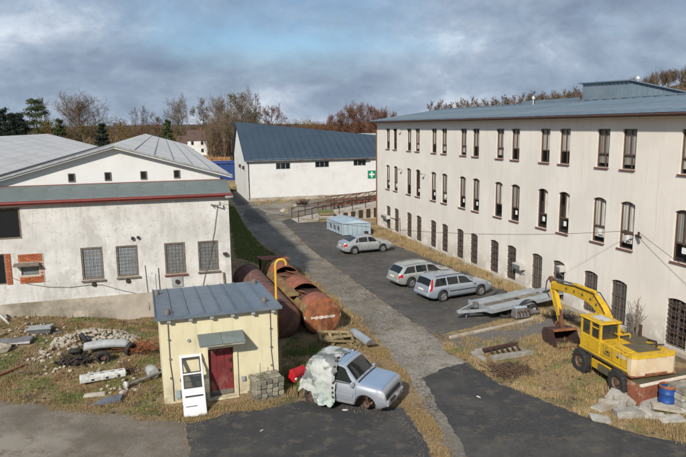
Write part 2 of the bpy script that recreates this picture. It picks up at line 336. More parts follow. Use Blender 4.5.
b = NB('torn_tarpaulin')
c = b.mix(b.ramp(b.noise(1.6, 6, 0.65), (0.36, 0.0), (0.62, 1.0)), (0.56, 0.57, 0.55), (0.36, 0.38, 0.36))
c = b.mix(b.ramp(b.noise(1.3, 6, 0.6, b.coord(loc=(4, 4, 1))), (0.515, 0.0), (0.55, 0.85)), c, (0.12, 0.13, 0.13))
c = b.mix(b.ramp(b.noise(1.1, 5, 0.6, b.coord(loc=(1, 9, 1))), (0.55, 0.0), (0.66, 0.5)), c, (0.26, 0.36, 0.31))
b.set(Base_Color=c, Roughness=0.65).bump(b.noise(3.2, 6, 0.65), 0.9, 0.10); M_TARP = b.m
# ---- ground materials
b = NB('yard_ground'); big = b.noise(0.10, 6, 0.62); mid = b.noise(0.55, 6, 0.65); fine = b.noise(5.0, 5, 0.7)
c = b.mix(b.ramp(fine, (0.35, 0.0), (0.65, 1.0)), (0.25, 0.17, 0.085), (0.42, 0.30, 0.16))
c = b.mix(b.ramp(mid, (0.53, 0.0), (0.64, 0.8)), c, b.mix(b.ramp(fine, (0.4, 0.0), (0.6, 1.0)), (0.075, 0.085, 0.025), (0.12, 0.105, 0.04)))
c = b.mix(b.ramp(b.noise(0.42, 6, 0.66, b.coord(loc=(7, 1, 0))), (0.54, 0.0), (0.64, 0.85)), c, b.mix(b.ramp(fine, (0.4, 0.0), (0.6, 1.0)), (0.085, 0.06, 0.038), (0.18, 0.12, 0.07)))
c = b.mix(b.ramp(b.noise(0.30, 6, 0.62, b.coord(loc=(2, 14, 0))), (0.54, 0.0), (0.64, 0.75)), c, b.mix(b.ramp(fine, (0.38, 0.0), (0.62, 1.0)), (0.22, 0.125, 0.055), (0.34, 0.215, 0.10)))
c = b.mix(b.ramp(b.noise(1.7, 7, 0.72, b.coord(loc=(4, 4, 0))), (0.56, 0.0), (0.66, 0.8)), c, (0.055, 0.045, 0.028))
b.set(Base_Color=c, Roughness=1.0).bump(b.noise(3.5, 7, 0.75), 1.0, 0.16); M_GROUND = b.m
def asphalt(name, a, d, spot, spotamt, crack=0.0, patch=None, tint=None):
    b = NB(name); f = b.noise(9.0, 6, 0.75)
    c = b.mix(b.ramp(f, (0.35, 0.0), (0.65, 1.0)), a, d)
    c = b.mix(b.ramp(b.noise(0.5, 7, 0.66, b.coord(loc=(3, 3, 0))), (1 - spotamt - .1, 0.0), (1 - spotamt + .12, 0.85)), c, spot)
    if patch: c = b.mix(b.ramp(b.noise(0.16, 4, 0.6, b.coord(loc=(11, 5, 0))), (0.48, 0.0), (0.58, 0.8)), c, patch)
    c = b.mix(b.ramp(b.noise(28, 3, 0.6), (0.62, 0.0), (0.75, 0.55)), c, tuple(min(1, x * 2.6) for x in a))
    if tint: c = b.mix(b.ramp(b.noise(1.6, 6, 0.7, b.coord(loc=(1, 8, 0))), (0.52, 0.0), (0.64, 0.8)), c, tint)
    h = b.noise(16, 5, 0.7)
    if crack:
        v = b.voro(crack, 'DISTANCE_TO_EDGE', b.coord(rot=(0, 0, R_(17))))
        k = b.ramp(v, (0.0, .85), (0.09, 0.0)); k = b.math('MULTIPLY', k, b.ramp(b.noise(0.25, 3, 0.5), (0.40, 0.0), (0.56, 1.0)))
        c = b.mix(k, c, (0.04, 0.036, 0.026)); h = b.math('SUBTRACT', h, k)
    b.set(Base_Color=c, Roughness=0.9).bump(h, 0.5, 0.03); return b.m
M_ROAD = asphalt('worn_concrete_road', (0.255, 0.23, 0.195), (0.165, 0.145, 0.118), (0.11, 0.095, 0.074), .47, 5.0, (0.30, 0.275, 0.24), (0.145, 0.115, 0.062))
M_PARK = asphalt('dark_asphalt', (0.040, 0.038, 0.037), (0.092, 0.086, 0.078), (0.115, 0.105, 0.094), .47, 0, (0.052, 0.05, 0.05), (0.125, 0.102, 0.07))
M_APRON = asphalt('black_asphalt', (0.026, 0.026, 0.028), (0.060, 0.057, 0.055), (0.092, 0.085, 0.076), .45, 0, (0.034, 0.034, 0.036), (0.10, 0.086, 0.066))
M_TRACK = asphalt('dusty_track', (0.23, 0.20, 0.16), (0.14, 0.118, 0.094), (0.10, 0.085, 0.066), .48, 0, (0.28, 0.245, 0.20), (0.13, 0.10, 0.06))
M_GRAVEL = asphalt('grey_gravel', (0.15, 0.14, 0.13), (0.10, 0.092, 0.083), (0.13, 0.10, 0.065), .42, 0)
def blade(name, *cols, rough=0.9):
    b = NB(name); n = len(cols); b.set(Base_Color=b.ramp(b.island(), *[(i / (n - 1), c) for i, c in enumerate(cols)]), Roughness=rough, Specular_IOR_Level=0.2); return b.m
M_DRY = blade('dry_grass', (0.32, 0.21, 0.095), (0.46, 0.33, 0.175), (0.22, 0.135, 0.06), (0.54, 0.41, 0.24), (0.15, 0.13, 0.05), (0.38, 0.25, 0.12), (0.12, 0.12, 0.04))
M_STRAW = blade('straw_grass', (0.38, 0.265, 0.13), (0.50, 0.38, 0.21), (0.26, 0.18, 0.085), (0.56, 0.44, 0.27), (0.18, 0.145, 0.06), (0.42, 0.30, 0.16))
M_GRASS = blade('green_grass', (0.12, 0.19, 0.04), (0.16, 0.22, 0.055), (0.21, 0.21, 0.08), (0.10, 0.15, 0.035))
M_BARK = mat('grey_bark', (0.13, 0.105, 0.08), (0.085, 0.068, 0.052), 2, 0.95)
M_TWIG = mat('bare_twigs', (0.15, 0.105, 0.068), (0.10, 0.07, 0.046), 0.6, 0.95, jitter=.2)
M_TWIGR = mat('reddish_twigs', (0.16, 0.075, 0.045), (0.11, 0.055, 0.035), 0.6, 0.95, jitter=.15)
M_TWIGG = mat('greyish_twigs', (0.19, 0.155, 0.12), (0.13, 0.105, 0.08), 0.6, 0.95, jitter=.2)
M_PINE = blade('pine_needles', (0.035, 0.055, 0.02), (0.06, 0.085, 0.03), (0.095, 0.11, 0.045), (0.025, 0.04, 0.018))
M_DARKEV = blade('dark_needles', (0.018, 0.03, 0.02), (0.03, 0.042, 0.026), (0.022, 0.035, 0.03))
M_OCHRE = blade('ochre_leaves', (0.18, 0.11, 0.02), (0.13, 0.10, 0.025), (0.23, 0.15, 0.04), (0.09, 0.065, 0.02))
M_OLIVE = blade('olive_leaves', (0.10, 0.085, 0.028), (0.14, 0.10, 0.04), (0.075, 0.07, 0.028))
M_RUSSET = blade('russet_leaves', (0.15, 0.07, 0.032), (0.11, 0.055, 0.03), (0.19, 0.10, 0.05))

M_DEADLEAF = blade('dead_leaves', (0.17, 0.095, 0.045), (0.26, 0.16, 0.08), (0.11, 0.065, 0.035), (0.33, 0.24, 0.14))
M_CHIP = blade('loose_gravel', (0.12, 0.11, 0.10), (0.22, 0.20, 0.175), (0.08, 0.075, 0.068), (0.30, 0.27, 0.235))
M_BOARDED = mat('boarded_glass', (0.085, 0.08, 0.075), (0.05, 0.046, 0.043), 3, 0.7)
# ------------------------------------------------------------------ ground
rng = random.Random(7)
def bumpf(x, y, cx, cy, r, h):
    d = ((x - cx) ** 2 + (y - cy) ** 2) / (r * r)
    return h * max(0.0, 1 - d) ** 2 if d < 1 else 0.0
def sstep(a, b, x):
    t = min(1, max(0, (x - a) / (b - a))); return t * t * (3 - 2 * t)
def gh(x, y):
    """height of the ground"""
    m = 0.0
    k = sstep(-8.0, -9.2, x) * sstep(22.9, 24.6, y + 0.06 * (x + 10))
    if k > 0 and y < 40:
        m += k * (0.10 + 0.10 * mnoise.noise(Vector((x * 0.7, y * 0.7, 1))) + 0.05 * mnoise.noise(Vector((x * 2.3, y * 2.3, 4))))
        m += k * (bumpf(x, y, -17.5, 31.5, 6.5, .65) + bumpf(x, y, -12.0, 28.4, 2.4, .45) + bumpf(x, y, -10.4, 27, 2.0, .18))
    k = sstep(6.4, 7.2, x) * sstep(29.8, 28.4, y) * sstep(22.2, 23.6, y + (x - 9) * 0.9)
    if k > 0: m += k * 0.06 * mnoise.noise(Vector((x * 0.9, y * 0.9, 8)))
    if -11 < x < -3.4 and 36 < y < 70:
        q = x + 0.29 * (y - 40)      # bank between the low hall and the drive
        m += 0.35 * sstep(-4.3, -5.6, q)
    return max(-0.02, m)
def sheet(name, px, mat_, z, jit=0.10, step=0.16, world=False, label=None, parent=None):
    P = [Vector((p[0], p[1], 0)) if world else gp(*p) for p in px]; out = []
    r2 = random.Random(len(px) * 31 + int(abs(P[0].x) * 10))
    for a, b in zip(P, P[1:] + P[:1]):
        n = max(1, int((b - a).length / step))
        for i in range(n):
            q = a.lerp(b, i / n); k_ = .6*jit; w1 = mnoise.noise(Vector((q.x*.9, q.y*.9, 3)))*jit*1.3; w2 = mnoise.noise(Vector((q.x*.9, q.y*.9, 7)))*jit*1.3; out.append((q.x + r2.uniform(-k_, k_) + w1, q.y + r2.uniform(-k_, k_) + w2, z))
    me = bpy.data.meshes.new(name); me.from_pydata(out, [], [tuple(range(len(out)))])
    bm = bmesh.new(); bm.from_mesh(me); bmesh.ops.triangulate(bm, faces=bm.faces); bmesh.ops.recalc_face_normals(bm, faces=bm.faces)
    if bm.faces and sum(f.normal.z for f in bm.faces) < 0: bmesh.ops.reverse_faces(bm, faces=bm.faces)
    bm.to_mesh(me); bm.free()
    return setting(mk(name, me, mat_, parent), label)
def make_ground():
    x0, x1, y0, y1, st = -32.0, 24.0, 10.0, 76.0, 0.4
    nx, ny = int((x1 - x0) / st) + 1, int((y1 - y0) / st) + 1
    v = []; f = []
    for j in range(ny):
        for i in range(nx):
            x, y = x0 + i * st, y0 + j * st
            e = min(i, j, nx - 1 - i, ny - 1 - j)
            v.append((x, y, gh(x, y) if e > 0 else 0.0))
    for j in range(ny - 1):
        for i in range(nx - 1):
            a = j * nx + i; f.append((a, a + 1, a + nx + 1, a + nx))
    o = len(v); X1, Y1 = x0 + (nx - 1) * st, y0 + (ny - 1) * st; B = 6000
    v += [(-B, -B, 0), (B, -B, 0), (B, y0, 0), (X1, y0, 0), (x0, y0, 0), (-B, y0, 0), (-B, Y1, 0), (x0, Y1, 0), (X1, Y1, 0), (B, Y1, 0), (B, B, 0), (-B, B, 0)]
    q = lambda *k: f.append(tuple(o + i for i in k))
    q(0, 1, 2, 3, 4, 5); q(5, 4, 7, 6); q(3, 2, 9, 8); q(6, 7, 8, 9, 10, 11)
    me = bpy.data.meshes.new('ground'); me.from_pydata(v, [], f)
    me.polygons.foreach_set('use_smooth', [True] * len(f))
    setting(mk('ground', me, M_GROUND), 'earth and short dry grass ground of the yard')
make_ground()
DRIVE = [(228,196),(236,206),(246,226),(262,244),(293,265),(341,302),(370,331),(408,377),(422,406),(440,430),(452,462),(560,462),(520,395),(482,373),(448,352),(437,339),(430,334),(380,300),(345,275),(312,251),(296,236),(282,222),(272,211),(262,203),(250,199)]
PARK = [(281,221),(297,236),(313,251),(346,275),(381,300),(431,334.5),(446,333),(500,320),(552,306),(530,297),(490,281),(440,263),(400,247),(386,243),(372,236),(330,223),(300,215)]
NEWA = [(423,378),(440,369),(468,362),(482,372),(500,384),(540,399),(600,423),(660,439),(700,446),(780,460),(800,490),(474,490),(468,455),(452,430),(436,402)]
APRON = [(187,424),(206,420),(226,413),(262,410),(300,401),(330,399),(365,407),(403,408),(414,420),(428,443),(440,490),(196,490)]
TRACK = [(-60,394),(0,401),(60,407),(110,413),(160,417),(186,424),(191,455),(195,490),(-60,490)]
FARYARD = [(250,198.6),(300,193),(372,188.5),(400,190),(400,206),(330,222),(300,214),(281,220.5),(271,210.5),(262,202.6)]
sheet('driveway', DRIVE, M_ROAD, 0.004, .12, label='worn grey concrete driveway running between the buildings')
sheet('parking_area', PARK, M_PARK, 0.008, .12, label='dark asphalt parking area beside the factory')
sheet('asphalt_road', NEWA, M_APRON, 0.012, .08, .14, label='new black asphalt road curving to the lower right')
sheet('asphalt_apron', APRON, M_APRON, 0.008, .10, label='dark asphalt apron before the yellow hut')
sheet('dirt_track', TRACK, M_TRACK, 0.004, .16, label='dusty grey brown track at the lower left')
sheet('far_yard', FARYARD, M_TRACK, 0.002, .2, label='dusty yard before the white hall')
sheet('dark_patch', [(246,209),(258,208),(264,212),(271,221),(262,224),(250,223),(243,216)], M_PARK, 0.010, .15, label='dark patch on the far drive')  # darker sheet laid over the drive surface
sheet('dark_patch', [(228,187),(238,185),(247,199),(249,204),(238,206),(230,198)], M_APRON, 0.010, .15, label='dark asphalt by the corner of the white hall')
sheet('gravel_patch', [(452,338),(520,321),(548,314),(560,305),(590,318),(578,338),(556,347),(520,340),(500,348),(462,356)], M_GRAVEL, 0.006, .22, .3, label='patch of grey gravel beside the trailer')
# far terrain
def hill(name, cx, cy, rx, ry, h, label, mat_=None):
    v = []; f = []; n, m = 40, 14
    for j in range(m + 1):
        for i in range(n):
            t = j / m; a = 2 * math.pi * i / n
            x, y = cx + rx * t * math.cos(a), cy + ry * t * math.sin(a)
            v.append((x, y, h * (0.5 + 0.5 * math.cos(math.pi * t)) * (1 + .12 * mnoise.noise(Vector((x * .01, y * .01, 0)))) - 0.3 * t))
    for j in range(m):
        for i in range(n):
            f.append((j*n+i, (j+1)*n+i, (j+1)*n+(i+1) % n, j*n+(i+1) % n))
    me = bpy.data.meshes.new(name); me.from_pydata(v, [], f); me.polygons.foreach_set('use_smooth', [True] * len(f))
    return setting(mk(name, me, mat_ or M_FOREST, None), label)
M_FOREST = mat('forest_floor', (0.085, 0.06, 0.035), (0.05, 0.042, 0.024), 0.05, 1.0)
HILL_R = (270, 330, 285, 150, 41)
hill('hill', *HILL_R, 'wooded brown hill beyond the factory roof')
hill('hill', -500, 1900, 1400, 300, 20, 'low blue brown ridge on the horizon')
# ------------------------------------------------------------------ walls with openings
def arc_pts(x0, x1, z1, rise, n=8):
    return [(x0 + (x1 - x0) * i / n, z1 - rise * (2 * i / n - 1) ** 2) for i in range(n + 1)]
def wall_open(mb, x0, x1, z0, z1, ops, depth=.2):
    xs = sorted({x0, x1, *[o[0] for o in ops], *[o[1] for o in ops]})
    for a, b in zip(xs, xs[1:]):
        cuts = sorted((o[2], o[3]) for o in ops if o[0] <= a + 1e-6 and o[1] >= b - 1e-6); z = z0
        for c0, c1 in cuts:
            if c0 > z + 1e-6: mb.poly([(a, 0, z), (b, 0, z), (b, 0, c0), (a, 0, c0)])
            z = c1
        if z < z1 - 1e-6: mb.poly([(a, 0, z), (b, 0, z), (b, 0, z1), (a, 0, z1)])
    for (a, b, c0, c1, rise) in ops:
        if rise:
            p = arc_pts(a, b, c1, rise)
            for (xa, za), (xb, zb) in zip(p, p[1:]):
                if max(c1 - za, c1 - zb) > 1e-6: mb.poly([(xa, 0, za), (xb, 0, zb), (xb, 0, c1), (xa, 0, c1)])
                mb.poly([(xa, 0, za), (xb, 0, zb), (xb, depth, zb), (xa, depth, za)])
        else: mb.poly([(a, 0, c1), (b, 0, c1), (b, depth, c1), (a, depth, c1)])
        t = c1 - rise
        mb.poly([(a, 0, c0), (a, 0, t), (a, depth, t), (a, depth, c0)]); mb.poly([(b, 0, c0), (b, depth, c0), (b, depth, t), (b, 0, t)])
        mb.poly([(a, 0, c0), (b, 0, c0), (b, depth, c0), (a, depth, c0)])
    return mb
def frame_ring(mb, w_, h, rise, t=.07, d=.07):
    mb.box(0, t, 0, d, 0, h - rise); mb.box(w_ - t, w_, 0, d, 0, h - rise); mb.box(t, w_ - t, 0, d, 0, t)
    if not rise: mb.box(t, w_ - t, 0, d, h - t, h)
    else:
        p = arc_pts(0, w_, h, rise)
        for (xa, za), (xb, zb) in zip(p, p[1:]): mb.hexa([(xa,0,za-t),(xb,0,zb-t),(xb,d,zb-t),(xa,d,za-t),(xa,0,za),(xb,0,zb),(xb,d,zb),(xa,d,za)])
def pane_poly(w_, h, rise, x0, x1, z0, z1, y):
    def top(x):
        return min(z1, h - rise * (2 * x / w_ - 1) ** 2 - .04)
    n = 4; xs = [x0 + (x1 - x0) * i / n for i in range(n + 1)]
    return MB().poly([(x0, y, z0), (x1, y, z0)] + [(x, y, top(x)) for x in reversed(xs)])
# ------------------------------------------------------------------ the factory
AR = R_(-72.86)
fac = thing('factory_building', 'long cream three storey factory with rows of paired windows and grey sheet roof', 'building', (4.29, 60.53, 0), AR)
S0, S1, ZE, DEP, ZR = -2.6, 46.0, 10.62, 14.0, 11.8
WIN = []   # (x, w, z0, z1, rise, row)
for k in range(9):
    o3 = [0, 5.10, 10.17, 15.12, 20.10, 24.97, 29.83, 35.15, 40.1][k]
    o1 = [0, 5.1, 10.1, 14.75, 19.64, 24.52, 29.33, 35.0, 39.6][k]
    for q in (0, 1):
        WIN.append((o3 + q * 1.80 - .03, .93, 8.06, 9.99, 0, 3)); WIN.append((o3 - .05 + q * 1.98 - .03, .98, 4.19, 6.52, .13, 2))
        if not (k == 7 and q == 1): WIN.append((o1 + q * 2.1, 1.08 + .1 * (k == 7), .32, 2.55, .12, 1))
mb = MB(); wall_open(mb, S0, S1, -.3, ZE, [(a, a + w_, z0, z1, r) for a, w_, z0, z1, r, _ in WIN], .16)
mb.poly([(S0, 0, -.3), (S0, DEP, -.3), (S0, DEP, ZE), (S0, DEP/2, ZR - .12), (S0, 0, ZE)]); mb.poly([(S1, 0, -.3), (S1, DEP, -.3), (S1, DEP, ZE), (S1, DEP/2, ZR - .12), (S1, 0, ZE)])
mb.poly([(S0, DEP, -.3), (S1, DEP, -.3), (S1, DEP, ZE), (S0, DEP, ZE)])
mb.build('wall', M_CREAM, fac)
MB().box(S0 + .1, S1 - .1, .85, .95, -.2, ZE).build('dark_backing', M_DARKIN, fac)  # added dark sheet, its colour gives the shade of the rooms behind
MB().box(S0 - .02, S1 + .02, -.05, -.004, -.3, .22).build('plinth', M_PLINTH, fac)
def make_window(w_, h, rise, row, sub, shut=False):
    """a window mesh with its panes, sill and what hangs behind; placed at its lower left corner"""
    m = MB(); frame_ring(m, w_, h, rise, .06 if row == 1 else .05, .07)
    if row == 1:
        m.box(w_/2 - .03, w_/2 + .03, .01, .06, .065, h - .1)
        o = m.build('window', M_GREYF)
        for x0, x1 in ((.07, w_/2 - .035), (w_/2 + .035, w_ - .07)):
            pane_poly(w_, h, rise, x0, x1, .065, 9, .05).build('pane', M_BOARDED if shut else M_GLASSD, o)
        g_ = MB(); nb = 5
        for i in range(1, nb): x = w_ * i / nb; g_.box(x - .009, x + .009, -.05, -.025, .03, h - .1)
        for i in range(1, 11, 1 if not shut else 3): z = h * i / 11; g_.box(.02, w_ - .02, -.055, -.03, z - .008, z + .008)
        for i in range(nb):
            for j in range(5):
                cx, cz = w_ * (i + .5) / nb, h * (j * 2 + 1.5) / 11
                if cz < h - .2 and not shut: g_.bar((cx - .09, -.04, cz - .09), (cx + .09, -.04, cz + .09), .013); g_.bar((cx - .09, -.04, cz + .09), (cx + .09, -.04, cz - .09), .013)
        g_.build('grille', M_GRILLE if not shut else M_GREYF, o)
        return o
    zt = h * .36
    m.box(.065, w_ - .065, .0, .07, zt - .035, zt + .035); m.box(w_/2 - .028, w_/2 + .028, .005, .066, zt + .035, h - .09)
    if row == 3: m.box(w_*.62 - .02, w_*.62 + .02, .005, .066, .065, zt - .035)
    o = m.build('window', M_BROWNF)
    pane_poly(w_, h, rise, .067, w_/2 - .03, zt + .036, h - .06, .045).build('pane', M_GLASS, o)
    pane_poly(w_, h, rise, w_/2 + .03, w_ - .067, zt + .036, h - .06, .045).build('pane', M_GLASS, o)
    pane_poly(w_, h, rise, .067, w_ - .067, .066, zt - .036, .045).build('pane', M_GLASS, o)
    MB().box(-.04, w_ + .04, -.20, -.0, -.06, -.012).build('sill', M_TERRA, o)
    c = MB(); n = 10; x0, x1 = .03, w_ - .03          # a pleated curtain
    if sub == 1: x1 = w_ * .62
    if sub == 2: x0 = w_ * .42
    for i in range(n):
        xa, xb = x0 + (x1 - x0) * i / n, x0 + (x1 - x0) * (i + 1) / n; ya, yb = .085 + .04 * (i % 2), .085 + .04 * ((i + 1) % 2)
        c.poly([(xa, ya, zt * (1.0 if sub < 3 else .3)), (xb, yb, zt * (1.0 if sub < 3 else .3)), (xb, yb, h - .05), (xa, ya, h - .05)])
    c.build('curtain', M_CURT, o)
    if row == 2 and sub != 0: MB().box(w_*.42, w_*.66, .012, .018, zt*.48, zt*.80).build('paper_note', M_PAPER, o)
    return o
protos = {}; wr = random.Random(3)
for a, w_, z0, z1, rise, row in WIN:
    sub = wr.choice((0, 1, 2, 3)) if row > 1 else int(22 < a < 34); key = (round(w_, 3), row, sub)
    if key not in protos: o = protos[key] = make_window(w_, z1 - z0, rise, row, sub, row == 1 and sub == 1)
    else: o = copy_tree(protos[key])
    o.parent = fac; o.location = (a, .10, z0)
# factory roof: sheet panels with standing seams, eaves board, gutter
pl = MB(); y0, y1 = -.62, DEP/2; sl = (ZR - 10.72) / (y1 - y0)
Z = lambda y: 10.72 + (y - y0) * sl
rf = MB().hexa([(S0-.5,y0+.05,Z(y0)-.16),(S1+.4,y0+.05,Z(y0)-.16),(S1+.4,y1,ZR-.13),(S0-.5,y1,ZR-.13),(S0-.5,y0+.05,Z(y0)-.03),(S1+.4,y0+.05,Z(y0)-.03),(S1+.4,y1,ZR-.02),(S0-.5,y1,ZR-.02)]).build('roof', M_GREYF, fac)
MB().hexa([(S0-.5,y1+.01,ZR-.13),(S1+.4,y1+.01,ZR-.13),(S1+.4,DEP+.6,Z(y0)-.16),(S0-.5,DEP+.6,Z(y0)-.16),(S0-.5,y1+.01,ZR),(S1+.4,y1+.01,ZR),(S1+.4,DEP+.6,Z(y0)),(S0-.5,DEP+.6,Z(y0))]).build('rear_slope', M_ROOFBLUE, fac)
pw = (S1 - S0 + .9) / 56
p = MB(); p.add([(0,y0,Z(y0)),(pw-.012,y0,Z(y0)),(pw-.012,y1,ZR+.01),(0,y1,ZR+.01)], [(0,1,2,3)]); p.hexa([(0,y0,Z(y0)-.02),(.035,y0,Z(y0)-.02),(.035,y1,ZR-.01),(0,y1,ZR-.01),(0,y0,Z(y0)+.05),(.035,y0,Z(y0)+.05),(.035,y1,ZR+.05),(0,y1,ZR+.05)])
po = p.build('roof_sheet', M_ROOFBLUE, rf, (S0 - .5, 0, .004))
for i in range(1, 56):
    c = po.copy(); COL.objects.link(c); c.location = (S0 - .5 + i * pw, 0, .004 + wr.uniform(-.003, .004))
MB().box(S0 - .5, S1 + .4, -.60, -.56, 10.55, 10.70).build('eaves_board', M_EAVE, rf)
MB().tube([(S0 - .5, -.67, 10.645), (S1 + .4, -.67, 10.645)], .055, 8).build('gutter', M_EAVE, rf)
MB().box(S0 - .4, S1 + .3, -.55, -.01, 10.52, 10.55).build('soffit', M_REVEAL, rf)
MB().bar((S0 - .5, y1, ZR + .06), (S1 + .4, y1, ZR + .06), .3, .06).build('ridge_cap', M_ROOFBLUE, rf)
MB().tube([(S0 + .05, -.08, -.1), (S0 + .05, -.08, 10.1), (S0 + .05, -.6, 10.6)], .06, 8).build('downpipe', M_TERRA, fac)
# roof house with vertical sheet cladding
ph = MB(); ph.hexa([(19.4,7.1,11.3),(23.9,7.1,11.3),(23.9,12.5,10.9),(19.4,12.5,10.9),(19.4,7.1,12.98),(23.9,7.1,12.86),(23.9,12.5,11.95),(19.4,12.5,12.05)])
pho = ph.build('roof_house', M_ROOFBLUE, rf)
MB().hexa([(19.2,6.9,12.99),(24.1,6.9,12.87),(24.1,12.8,11.93),(19.2,12.8,12.03),(19.2,6.9,13.06),(24.1,6.9,12.94),(24.1,12.8,12.0),(19.2,12.8,12.10)]).build('cover_sheet', M_ROOFBLUE, pho)
bt = MB(); 
for i in range(13): bt.box(19.45 + i * .365, 19.49 + i * .365, 7.055, 7.097, 11.7, 12.84)
for i in range(13): y = 7.2 + i * .42; bt.box(23.903, 23.94, y, y + .04, 11.2, 12.82 - (y - 7.1) * .168)
bt.build('batten', M_ROOFBLUE, pho)
MB().bar((12.5, 6.85, 11.9), (19.3, 6.85, 11.9), .25, .32).build('ridge_vent', M_ROOFBLUE, rf)
for s_, y_, z_ in ((14.6, 6.4, 12.25), (22.2, 9.2, 13.2)):
    v = MB(); v.tube([(s_, y_, 11.5), (s_, y_, z_ - .15)], .05, 8); v.lathe([(.0, z_ + .12), (.16, z_ + .02), (.16, z_ - .12), (.02, z_ - .16)], 10); v.v = v.v
    vv = MB(); vv.tube([(s_, y_, 11.5), (s_, y_, z_ - .1)], .035, 8); vv.T = Matrix.Translation((s_, y_, z_)); vv.lathe([(.0, .12), (.11, .05), (.11, -.10), (.03, -.12)], 10); vv.T = Matrix.Identity(4)
    vv.build('roof_vent', M_WHITE, rf)
# things on the facade
def wallbox(name, s, z, w_, h, d, m_): return MB().box(s, s + w_, -d, -.004, z, z + h).build(name, m_, fac, bevel=.015)
for s_, z_, ww in ((23.05, 1.3, .9), (27.5, 2.05, .35), (-.35, 1.3, 1.4)):
    u = wallbox('ventilation_unit', s_, z_, ww, .34, .42, M_ACU); MB().box(s_ + .04, s_ + ww - .04, -.45, -.423, z_ + .05, z_ + .28).build('grille', M_STEEL, u)
    MB().bar((s_ + .1, -.45, z_ - .02), (s_ + .1, -.02, z_ - .3), .03).build('bracket', M_STEEL, u); MB().bar((s_ + ww - .1, -.40, z_ - .02), (s_ + ww - .1, -.02, z_ - .3), .03).build('bracket', M_STEEL, u)
MB().tube([(1.3,-.06,1.5),(2.9,-.06,1.55),(3.6,-.06,1.75),(3.7,-.06,.2)], .03, 6).build('pipe', M_STEEL, fac)
wallbox('meter_box', 32.78, .62, .34, .5, .14, M_GPAN); wallbox('meter_box', 33.2, .14, .32, .36, .16, M_IRON)
lb = MB(); lb.bar((32.75, -.02, 4.98), (32.75, -.5, 5.05), .05); lb.bar((32.9, -.02, 4.98), (33.55, -.35, 5.0), .09)
lb.tube([(32.75, -.5, 5.0), (32.75, -.5, 5.25)], .05, 8); lb.tube([(33.3, -.24, 5.0), (33.3, -.24, 5.22)], .05, 8); lb.build('cable_bracket', M_RUSTDARK, fac)
for s_, z_ in ((3.9, 9.85), (4.15, 6.3), (9.05, 6.2)):
    l_ = MB().bar((s_, -.004, z_), (s_, -.3, z_ + .05), .03).build('lamp_arm', M_STEEL, fac); MB().box(s_ - .14, s_ + .14, -.42, -.28, z_, z_ + .09).build('lamp_head', M_GPAN, l_)
# ------------------------------------------------------------------ the white hall with blue roof
HA = R_(15.5)
hall = thing('white_hall', 'large white hall with steep blue sheet roof and three strip windows', 'building', (-13.19, 86.14, 0), HA)
RL = [(0.0, 10.2, 11.1), (27.0, 4.9, 8.1)]   # ridge ends: s, depth, z
WOP = [(4.05, 6.1, 4.36, 5.28, 0), (9.7, 11.75, 4.46, 5.36, 0), (15.4, 17.3, 4.54, 5.44, 0)]
mb = MB(); wall_open(mb, 0, 27, -.2, 5.86, WOP, .15)
mb.poly([(0, 0, -.2), (0, 0, 5.86), (0, 10.2, 10.95), (0, 17, 6.0), (0, 17, -.2)]); mb.poly([(27, 0, -.2), (27, 0, 5.86), (27, 4.9, 7.95), (27, 9.8, 5.86), (27, 9.8, -.2)]); mb.poly([(0, 17, -.2), (27, 9.8, -.2), (27, 9.8, 5.86), (0, 17, 6.0)])
mb.build('wall', M_WHITE, hall)
MB().box(-.04, 27, -.06, -.003, -.2, .5).build('plinth', M_PLINTH, hall)
for a, b_, c0, c1, _ in WOP:
    m = MB(); m.T = Matrix.Translation((a, .08, c0)); w_, h_ = b_ - a, c1 - c0; frame_ring(m, w_, h_, 0, .07, .06)
    for i in (1, 2): m.box(w_*i/3 - .03, w_*i/3 + .03, 0, .06, .07, h_ - .07)
    wo_ = m.build('window', M_GPAN, hall)
    for i in range(3): MB().box(a + w_*i/3 + .04, a + w_*(i+1)/3 - .04, .11, .125, c0 + .07, c1 - .07).build('pane', M_GLASSD, wo_)
hr = MB(); ov = .35
A0, A1 = Vector((-ov, -ov, 5.86 - ov*.5)), Vector((27.3, -ov, 5.86 - ov*.43)); B0, B1 = Vector((-ov, 10.2, 11.12)), Vector((27.3, 4.9, 8.12)); C0, C1 = Vector((-ov, 17.4, 5.8)), Vector((27.3, 10.2, 5.7))
up = Vector((0, 0, .07))
hr.hexa([A0-up, A1-up, B1-up, B0-up, A0, A1, B1, B0]); hr.hexa([B0-up, B1-up, C1-up, C0-up, B0, B1, C1, C0])
hro = hr.build('roof', M_HALLROOF, hall)
n = 27
for i in range(n + 1):
    t = i / n; a, b_ = A0.lerp(A1, t) + up*.5, B0.lerp(B1, t) + up*.5
    MB().bar(a - up*.5, b_ - up*.5, .08, .05).build('roof_rib', M_HALLROOF, hro)
MB().tube([tuple(A0 + Vector((0,-.05,-.08))), tuple(A1 + Vector((0,-.05,-.08)))], .07, 8).build('gutter', M_STEEL, hall)
MB().tube([(.15,-.1,.2),(.15,-.1,5.3),(.15,-.35,5.6)], .06, 8).build('downpipe', M_STEEL, hall)
for y_ in (3.0, 7.5): MB().box(-.3, -.004, y_, y_ + .4, 4.3, 4.8).build('wall_lamp', M_IRON, hall)
sg = MB().box(17.55, 18.75, -.05, -.012, 2.65, 3.8).build('pharmacy_sign', M_GREENS, hall)
g_ = MB(); g_.box(17.68, 17.98, -.07, -.052, 2.8, 3.65); MB().box(18.05,18.25,-.07,-.052,2.8,3.65).build('cross', M_PAPER, sg); MB().box(17.75,18.55,-.075,-.071,3.12,3.34).build('cross', M_PAPER, sg)
MB().box(15.9, 17.6, -.55, -.1, 5.45, 5.62).build('sign_lamp', M_IRON, hall)
